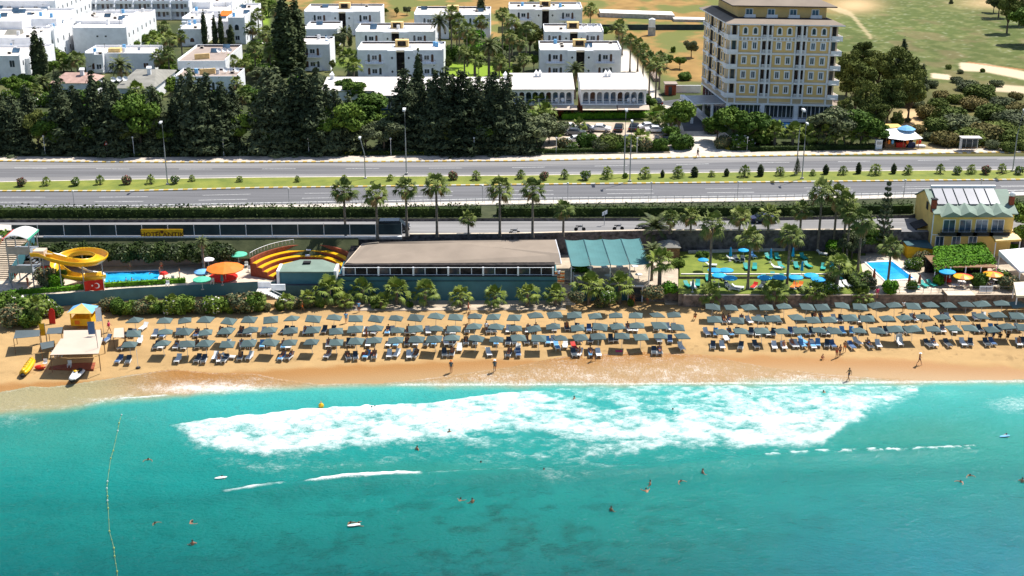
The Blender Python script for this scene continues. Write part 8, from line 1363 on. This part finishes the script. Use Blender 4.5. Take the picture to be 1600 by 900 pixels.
for i, (px, py, ps, sh) in enumerate([(873, 437, 'stand', 'white'), (844, 428, 'stand', 'white')]): person(ps, P(px, py, ZD+1.), R(180), ['person in a white shirt at the top of the restaurant steps', 'person in white seen through the restaurant windows'][i], 0, None, 1., None, sh)
# ---- bathers in the sea
SW = [(581, 640, 'wade', 2), (586, 639, 'wade', 1), (702, 676, 'wade', 0), (652, 702, 'wade', 3), (753, 722, 'swim', 1), (850, 737, 'wade', 2), (714, 631, 'swim', 3), (897, 624, 'wade', 0), (1052, 639, 'swim', 3), (1172, 617, 'swim', 3), (1288, 612, 'swim', 3), (232, 717, 'swim', 2), (348, 744, 'swim', 3), (241, 817, 'swim', 3), (299, 816, 'swim', 2), (301, 850, 'wade', 2), (547, 816, 'swim', 3), (559, 818, 'swim', 0), (719, 780, 'swim', 1), (738, 784, 'wade', 2), (955, 797, 'wade', 3), (1016, 756, 'wade', 2), (1010, 765, 'swim', 3), (1063, 751, 'swim', 0), (1098, 738, 'wade', 3), (1502, 752, 'swim', 2), (1515, 742, 'swim', 1), (1571, 679, 'swim', 3), (1597, 752, 'wade', 1), (333, 657, 'swim', 3)]
SWs = sorted(SW, key=lambda r: r[0])
for i, (px, py, ps, j) in enumerate(SWs):
    b = P(px, py, 0.1); sink = {'wade': 1.24, 'swim': .13}[ps]; near = 'in the foam' if 600 < py < 700 and 255 < px < 1450 else 'in open green water' if py > 740 else 'behind the foam'
    person(ps, b-Vector((0, 0, sink)), R(i*67 % 360), 'bather in %s %s %s, %s' % (CLO[j], 'standing' if ps == 'wade' else 'swimming', near, nth(i, len(SWs))), j, 'bathers in the sea', 1.0)
for px, py, c_, lab in ((345, 746, 'white_plastic', 'white surf float under the swimmer at the left of the foam'), (1570, 681, 'sky_blue', 'pale blue float beside the swimmer near the right edge'), (553, 820, 'white_plastic', 'white air mattress between two swimmers at lower left')):
    b = P(px, py, .12); m = MB(); m.ball((0, 0, 0), (.7, .22, .06), c_, 12, 6); solo('surf_float', m, lab, 'float', loc=b, rz=R(15))
m = MB(); m.ball((0, 0, .2), .35, 'yellow'); m.tube([(0, 0, .4), (0, 0, .8)], .04, 'orange', 5); solo('marker_buoy', m, 'yellow marker buoy at the upper left edge of the foam', 'buoy', loc=P(502, 636, .1))
# buoy line
BL = [(190, 648), (186, 661), (184, 673), (177, 704), (173, 716), (168, 752), (167, 763), (168, 775), (168, 782), (169, 794), (171, 830), (178, 856), (179, 869), (183, 893), (185, 925)]; t = thing('buoy_line', 'swim line of small yellow and white floats at the left', 'buoy line', P(168, 775, .1)); o = t.location.copy()
m = MB(); m.tube([P(a, b, .08)-o for a, b in BL], .012, 'buoy_yellow', 4); part('rope', m, t)
for a, b in zip(BL, BL[1:]):
    for k in range(2): q = P(a[0]+(b[0]-a[0])*k/2, a[1]+(b[1]-a[1])*k/2, .15)-o; m = MB(); m.ball(q, .10 if k == 0 else .06, 'white_plastic' if k == 0 and rnd.random() < .45 else 'buoy_yellow', 6, 4); part('float', m, t)
# ---- the water-sports bar at the left
zb_ = lambda px, py: float(PB(px, py).z)
p = PB(118, 572); t = thing('beach_bar', 'open beach bar with a big sand-coloured awning over a red-brown floor', 'beach bar', p); o = p.copy()
def Q(px, py, z): v = P(px, py, z+p.z)-o; return (v.x, v.y, v.z)
f = [Q(76, 577, .03), Q(146, 577, .03), Q(156, 548, .1), Q(92, 548, .1)]; m = MB(); m.prism([(a[0], a[1]) for a in f], -.3, [.08, .08, .2, .2], 'tile_red'); part('floor', m, t)
a, b, c, d, e, g_ = Q(78, 554.5, 2.5), Q(154, 552.5, 2.5), Q(161, 527, 2.75), Q(95, 529, 2.75), Q(157, 513, 2.9), Q(99, 514, 2.9); m = MB(); N_ = 6
for (p0, p1, p2, p3) in ((a, b, c, d),): 
    l = lambda u, s: Vector(p0).lerp(Vector(p1), u).lerp(Vector(p3).lerp(Vector(p2), u), s); m.add([l(i/N_, j/4)+Vector((0, 0, -.14*math.sin(math.pi*i/N_)*math.sin(math.pi*j/4))) for j in range(5) for i in range(N_+1)], [(j*(N_+1)+i, j*(N_+1)+i+1, (j+1)*(N_+1)+i+1, (j+1)*(N_+1)+i) for j in range(4) for i in range(N_)], 'canvas_cream')
part('front_awning', m, t, True); m = MB(); dd, cc = (d[0]+.3, d[1], d[2]-.25), (c[0]-.3, c[1], c[2]-.25); m.add([dd, cc, (e[0], e[1], e[2]-.2), (g_[0], g_[1], g_[2]-.2)], [(0, 1, 2, 3)], 'canvas_cream'); part('rear_awning', m, t)
m = MB(); m.prism([(a[0]+.1, a[1]+.05), (b[0]-.1, b[1]+.05), (b[0]-.1, b[1]), (a[0]+.1, a[1])], a[2]-.12, a[2]-.02, 'wood'); part('front_beam', m, t)
for q in (a, b, c, d, e, g_): m = MB(); m.tube([(q[0], q[1]+.1, 0), (q[0], q[1]+.1, q[2]-.1)], .06, 'wood', 6); part('post', m, t)
m = MB(); q1, q2 = Q(110, 548, 0), Q(140, 548, 0); m.box(q1[0], q2[0], q1[1], q1[1]+.5, 0, 1.0, 'wood'); m.box(q1[0]-.1, q2[0]+.1, q1[1]-.1, q1[1]+.6, 1.0, 1.08, 'cap'); part('counter', m, t)
m = MB(); q1 = Q(100, 512, .4); q2 = Q(166, 512, .4); m.box(q1[0], q2[0], q1[1]-.2, q1[1]+4.2, .2, .5, 'cap'); m.box(q1[0]-.1, q1[0]+.08, q1[1]-.3, q1[1]+4.3, .5, .7, 'red'); part('rear_deck', m, t)
pk = PB(130, 513); pk.z += .55; pk.y += .6; t = thing('yellow_kiosk', 'small yellow kiosk with a yellow and blue pyramid roof on the bar deck', 'kiosk', pk); m = MB(); w = 1.35
for x, y in ((-w, -w*.8), (w, -w*.8), (-w, w*.8), (w, w*.8)): m.box(x-.08, x+.08, y-.08, y+.08, 0, 2.0, 'yellow_box')
m.box(-w, w, -w*.8, -w*.8+.12, 0, 1.0, 'yellow_box'); m.box(-w, w, w*.8-.12, w*.8, 0, 2.0, 'yellow_box'); m.box(-w, -w+.1, -w*.7, w*.7, 0, 1., 'yellow_box'); m.box(w-.1, w, -w*.7, w*.7, 0, 1., 'yellow_box'); part('wall', m, t)
m = MB(); r_ = 1.75; A_ = [(-r_, -r_*.85, 1.95), (r_, -r_*.85, 1.95), (r_, r_*.85, 1.95), (-r_, r_*.85, 1.95), (0, 0, 2.9)]; m.add(A_, [(0, 1, 4)], 'canvas_yellow'); m.add(A_, [(1, 2, 4), (2, 3, 4), (3, 0, 4)], 'sky_blue'); m.add([(x, y, z-.04) for x, y, z in A_[:4]], [(3, 2, 1, 0)], 'canvas_yellow'); part('roof', m, t); m = MB(); m.box(-.9, -.2, -w*.8-.02, -w*.8, .2, .8, 'orange'); m.box(.1, .9, -w*.8-.02, -w*.8, .2, .8, 'yellow'); part('painted_panel', m, t)
def shade(label, c, h, m_='canvas_slate', name='shade_sail'):
    q = [PB(a, b, h) for a, b in c]; o = q[0].copy(); t = thing(name, label, 'shade sail', o); m = MB(); q = [Vector((v.x-o.x, v.y-o.y, h)) for v in q]; m.add(q+[v-Vector((0, 0, .03)) for v in q], [(0, 1, 2, 3), (7, 6, 5, 4), (0, 4, 5, 1), (1, 5, 6, 2), (2, 6, 7, 3), (3, 7, 4, 0)], m_); part('canvas', m, t)
    for v in q: m = MB(); m.tube([(v.x, v.y, -.2), (v.x, v.y, h)], .045, 'wood', 5); part('post', m, t)
shade('wide dark slate shade sail at the far left of the sand', [(21, 529), (62, 525), (62, 513), (24, 514)], 2.2); shade('smaller dark slate shade sail left of the yellow kiosk', [(72, 522), (96, 521), (98, 509), (75, 511)], 2.2); shade('tilted dark sail over a white bench left of the bar', [(65, 546), (84, 541), (84, 529), (62, 533)], 1.6); shade('cream canvas stall roof right of the bar', [(177, 527), (194, 527), (193, 509), (178, 510)], 1.7, 'canvas_cream', 'stall_roof')
def board(name, label, px, py, w, h, m_, cat, tilt=8, arc=True):
    b = PB(px, py); t = MB(); n = 8; pts = [(-w/2, 0), (w/2, 0)]+([(w/2*math.cos(math.pi*i/n), h-w/2+w/2*math.sin(math.pi*i/n)*1.6) for i in range(n+1)] if arc else [(w/2, h), (-w/2, h+.1)]); k = len(pts)
    t.add([(x, -.04, z) for x, z in pts]+[(x, .04, z) for x, z in pts], [tuple(range(k)), tuple(range(2*k-1, k-1, -1))]+[(i, k+i, k+(i+1) % k, (i+1) % k) for i in range(k)], m_); o = solo(name, t, label, cat, loc=b); o.rotation_euler = (R(-tilt), R(rnd.uniform(-4, 4)), 0); return o
board('surfboard', 'red board standing upright in front of the white-flowered bush', 82, 506, .85, 1.95, 'red', 'surfboard'); 
def banner(label, px, py, pyt, w, m_, hh):
    b = PB(px, py); h = HT(px, py, b.z, pyt); t = thing('banner_flag', label, 'banner', b); m = MB(); m.tube([(0, 0, 0), (0, 0, h)], .03, 'grey_metal', 5); part('pole', m, t); m = MB(); K = 5; v = []
    for k in range(K+1): z = h-hh*k/K; v += [(-w, .06*math.sin(k*1.3)-.02, z-.08), (-.02, 0, z)]
    m.add(v, [(2*k, 2*k+2, 2*k+3, 2*k+1) for k in range(K)], m_); part('cloth', m, t)
banner('upright yellow banner between the two dark shade sails', 73, 535, 505, .75, 'yellow_box', 1.75); banner('blue banner with red edge standing over the bar awning', 152, 548, 502, .9, 'blue_cushion', 1.8); banner('white banner right of the yellow kiosk', 163, 530, 480, .8, 'white', 2.0)
b = PB(157, 573); m = MB(); m.tube([(0, 0, 0), (-.1, 0, 5.2)], .035, 'dark_metal', 5); solo('tall_pole', m, 'tall thin dark pole at the right corner of the beach bar', 'pole', loc=b)
b = PB(216, 575); m = MB(); m.tube([(0, 0, 0), (0, 0, 2.6)], .03, 'white_metal', 5); m.lathe([(.02, 0), (.32, 0), (.3, .12), (.02, .14)], 'dark', 10); solo('umbrella_stand', m, 'bare umbrella pole with a dark base alone on the sand', 'pole', loc=b)
# banana boat, jet ski, small things
b0, b1 = PB(36, 590), PB(52, 566); t = thing('inflatable_boat', 'yellow inflatable tow boat with a dark nose pulled up on the sand', 'boat', (b0+b1)/2); d = (b1-b0); o = (b0+b1)/2; sd_ = Vector((-d.y, d.x, 0)).normalized()
for k in (-.33, 0, .33): m = MB(); n_ = 10; m.tube([(b0-o)+d*(i/n_)+sd_*k*(1-.5*abs(2*i/n_-1)**3)+Vector((0, 0, .42+(.25 if k == 0 else 0)+.22*max(0, 1-i/2.5)*.8)) for i in range(n_+1)], [.08+.2*math.sin(math.pi*min(1, (i+.8)/(n_*.35)))**.5 if i < 3 else .27 if i < n_-1 else (.24 if i == n_-1 else .1) for i in range(n_+1)], 'yellow', 10); part('tube', m, t, True)
for k in range(5): m = MB(); c = (b0-o)+d*(.25+.14*k)+Vector((0, 0, .95)); m.tube([c-sd_*.2, c+Vector((0, 0, .12)), c+sd_*.2], .03, 'dark', 5); part('handle', m, t)
m = MB(); m.ball((b0-o)+Vector((0, 0, .35)), (.35, .4, .28), 'dark'); part('nose', m, t)
b = PB(120, 592); t = thing('jet_ski', 'black and white jet ski with a yellow handlebar cover at the waterline', 'jet ski', b+Vector((0, 0, .1)), R(-8))
def hull(mb, zs, m_):
    L_ = [(-1.55, .12), (-1.3, .45), (-.5, .58), (.6, .6), (1.5, .5), (1.6, .3)]; pts = [(w, y) for y, w in L_]+[(-w, y) for y, w in reversed(L_)]; k = len(pts); v = [(x*s, y*(1 if s > .8 else .97), z) for z, s in zs for x, y in pts]
    mb.add(v, [(j*k+i, j*k+(i+1) % k, (j+1)*k+(i+1) % k, (j+1)*k+i) for j in range(len(zs)-1) for i in range(k)]+[tuple(range((len(zs)-1)*k, len(zs)*k)), tuple(range(k-1, -1, -1))], m_)
m = MB(); hull(m, [(0, .55), (.2, .95), (.38, 1.)], 'dark'); part('hull', m, t); m = MB(); hull(m, [(.381, .98), (.5, .93), (.58, .8)], 'white_plastic'); part('deck', m, t); m = MB(); m.prism([(-.2, .1), (.2, .1), (.24, 1.35), (-.24, 1.35)], .58, [.9, .9, .85, .85], 'dark'); part('seat', m, t)
m = MB(); m.prism([(-.35, -1.3), (.35, -1.3), (.3, -.1), (-.3, -.1)], .5, [.62, .62, 1.0, 1.0], 'white_plastic'); part('cowl', m, t); m = MB(); m.tube([(-.4, -.05, 1.1), (.4, -.05, 1.1)], .035, 'yellow', 5); m.ball((0, -.15, 1.05), (.22, .25, .12), 'yellow'); part('handlebar', m, t)
for x, y, c_, l in ((71, 573, 'white_plastic', 'white chair at the left corner of the beach bar floor'), (84, 560, 'white_plastic', 'white chair inside the left of the beach bar'), (95, 558, 'white_plastic', 'second white chair inside the beach bar'), (109, 575, 'white_plastic', 'white stool at the front of the beach bar floor')):
    m = MB(); m.box(-.25, .25, -.25, .25, .4, .46, c_); m.box(-.25, .25, .2, .26, .46, .9, c_); [m.box(a-.03, a+.03, b-.03, b+.03, 0, .4, c_) for a in (-.2, .2) for b in (-.2, .2)]; solo('plastic_chair', m, l, 'chair', loc=PB(x, y)+Vector((0, 0, .1)))
m = MB(); m.ball((0, 0, .3), (.75, .4, .3), 'red'); m.ball((.3, 0, .4), (.3, .35, .25), 'orange'); solo('red_kayak', m, 'red inflatable lying in the bar shadow near the yellow boat', 'inflatable', loc=PB(63, 577))
for k, o_ in list(LG.items()):
    if k not in USED:
        for ch in KIDS(o_): bpy.data.objects.remove(ch)
        bpy.data.objects.remove(o_)
for k, v in LABELS.items():
    if k and len(v) > 1 and not all('group' in o for o in v): print('DUP', len(v), k)
    if k and not 4 <= len(k.split()) <= 16: print('LEN', len(k.split()), k)
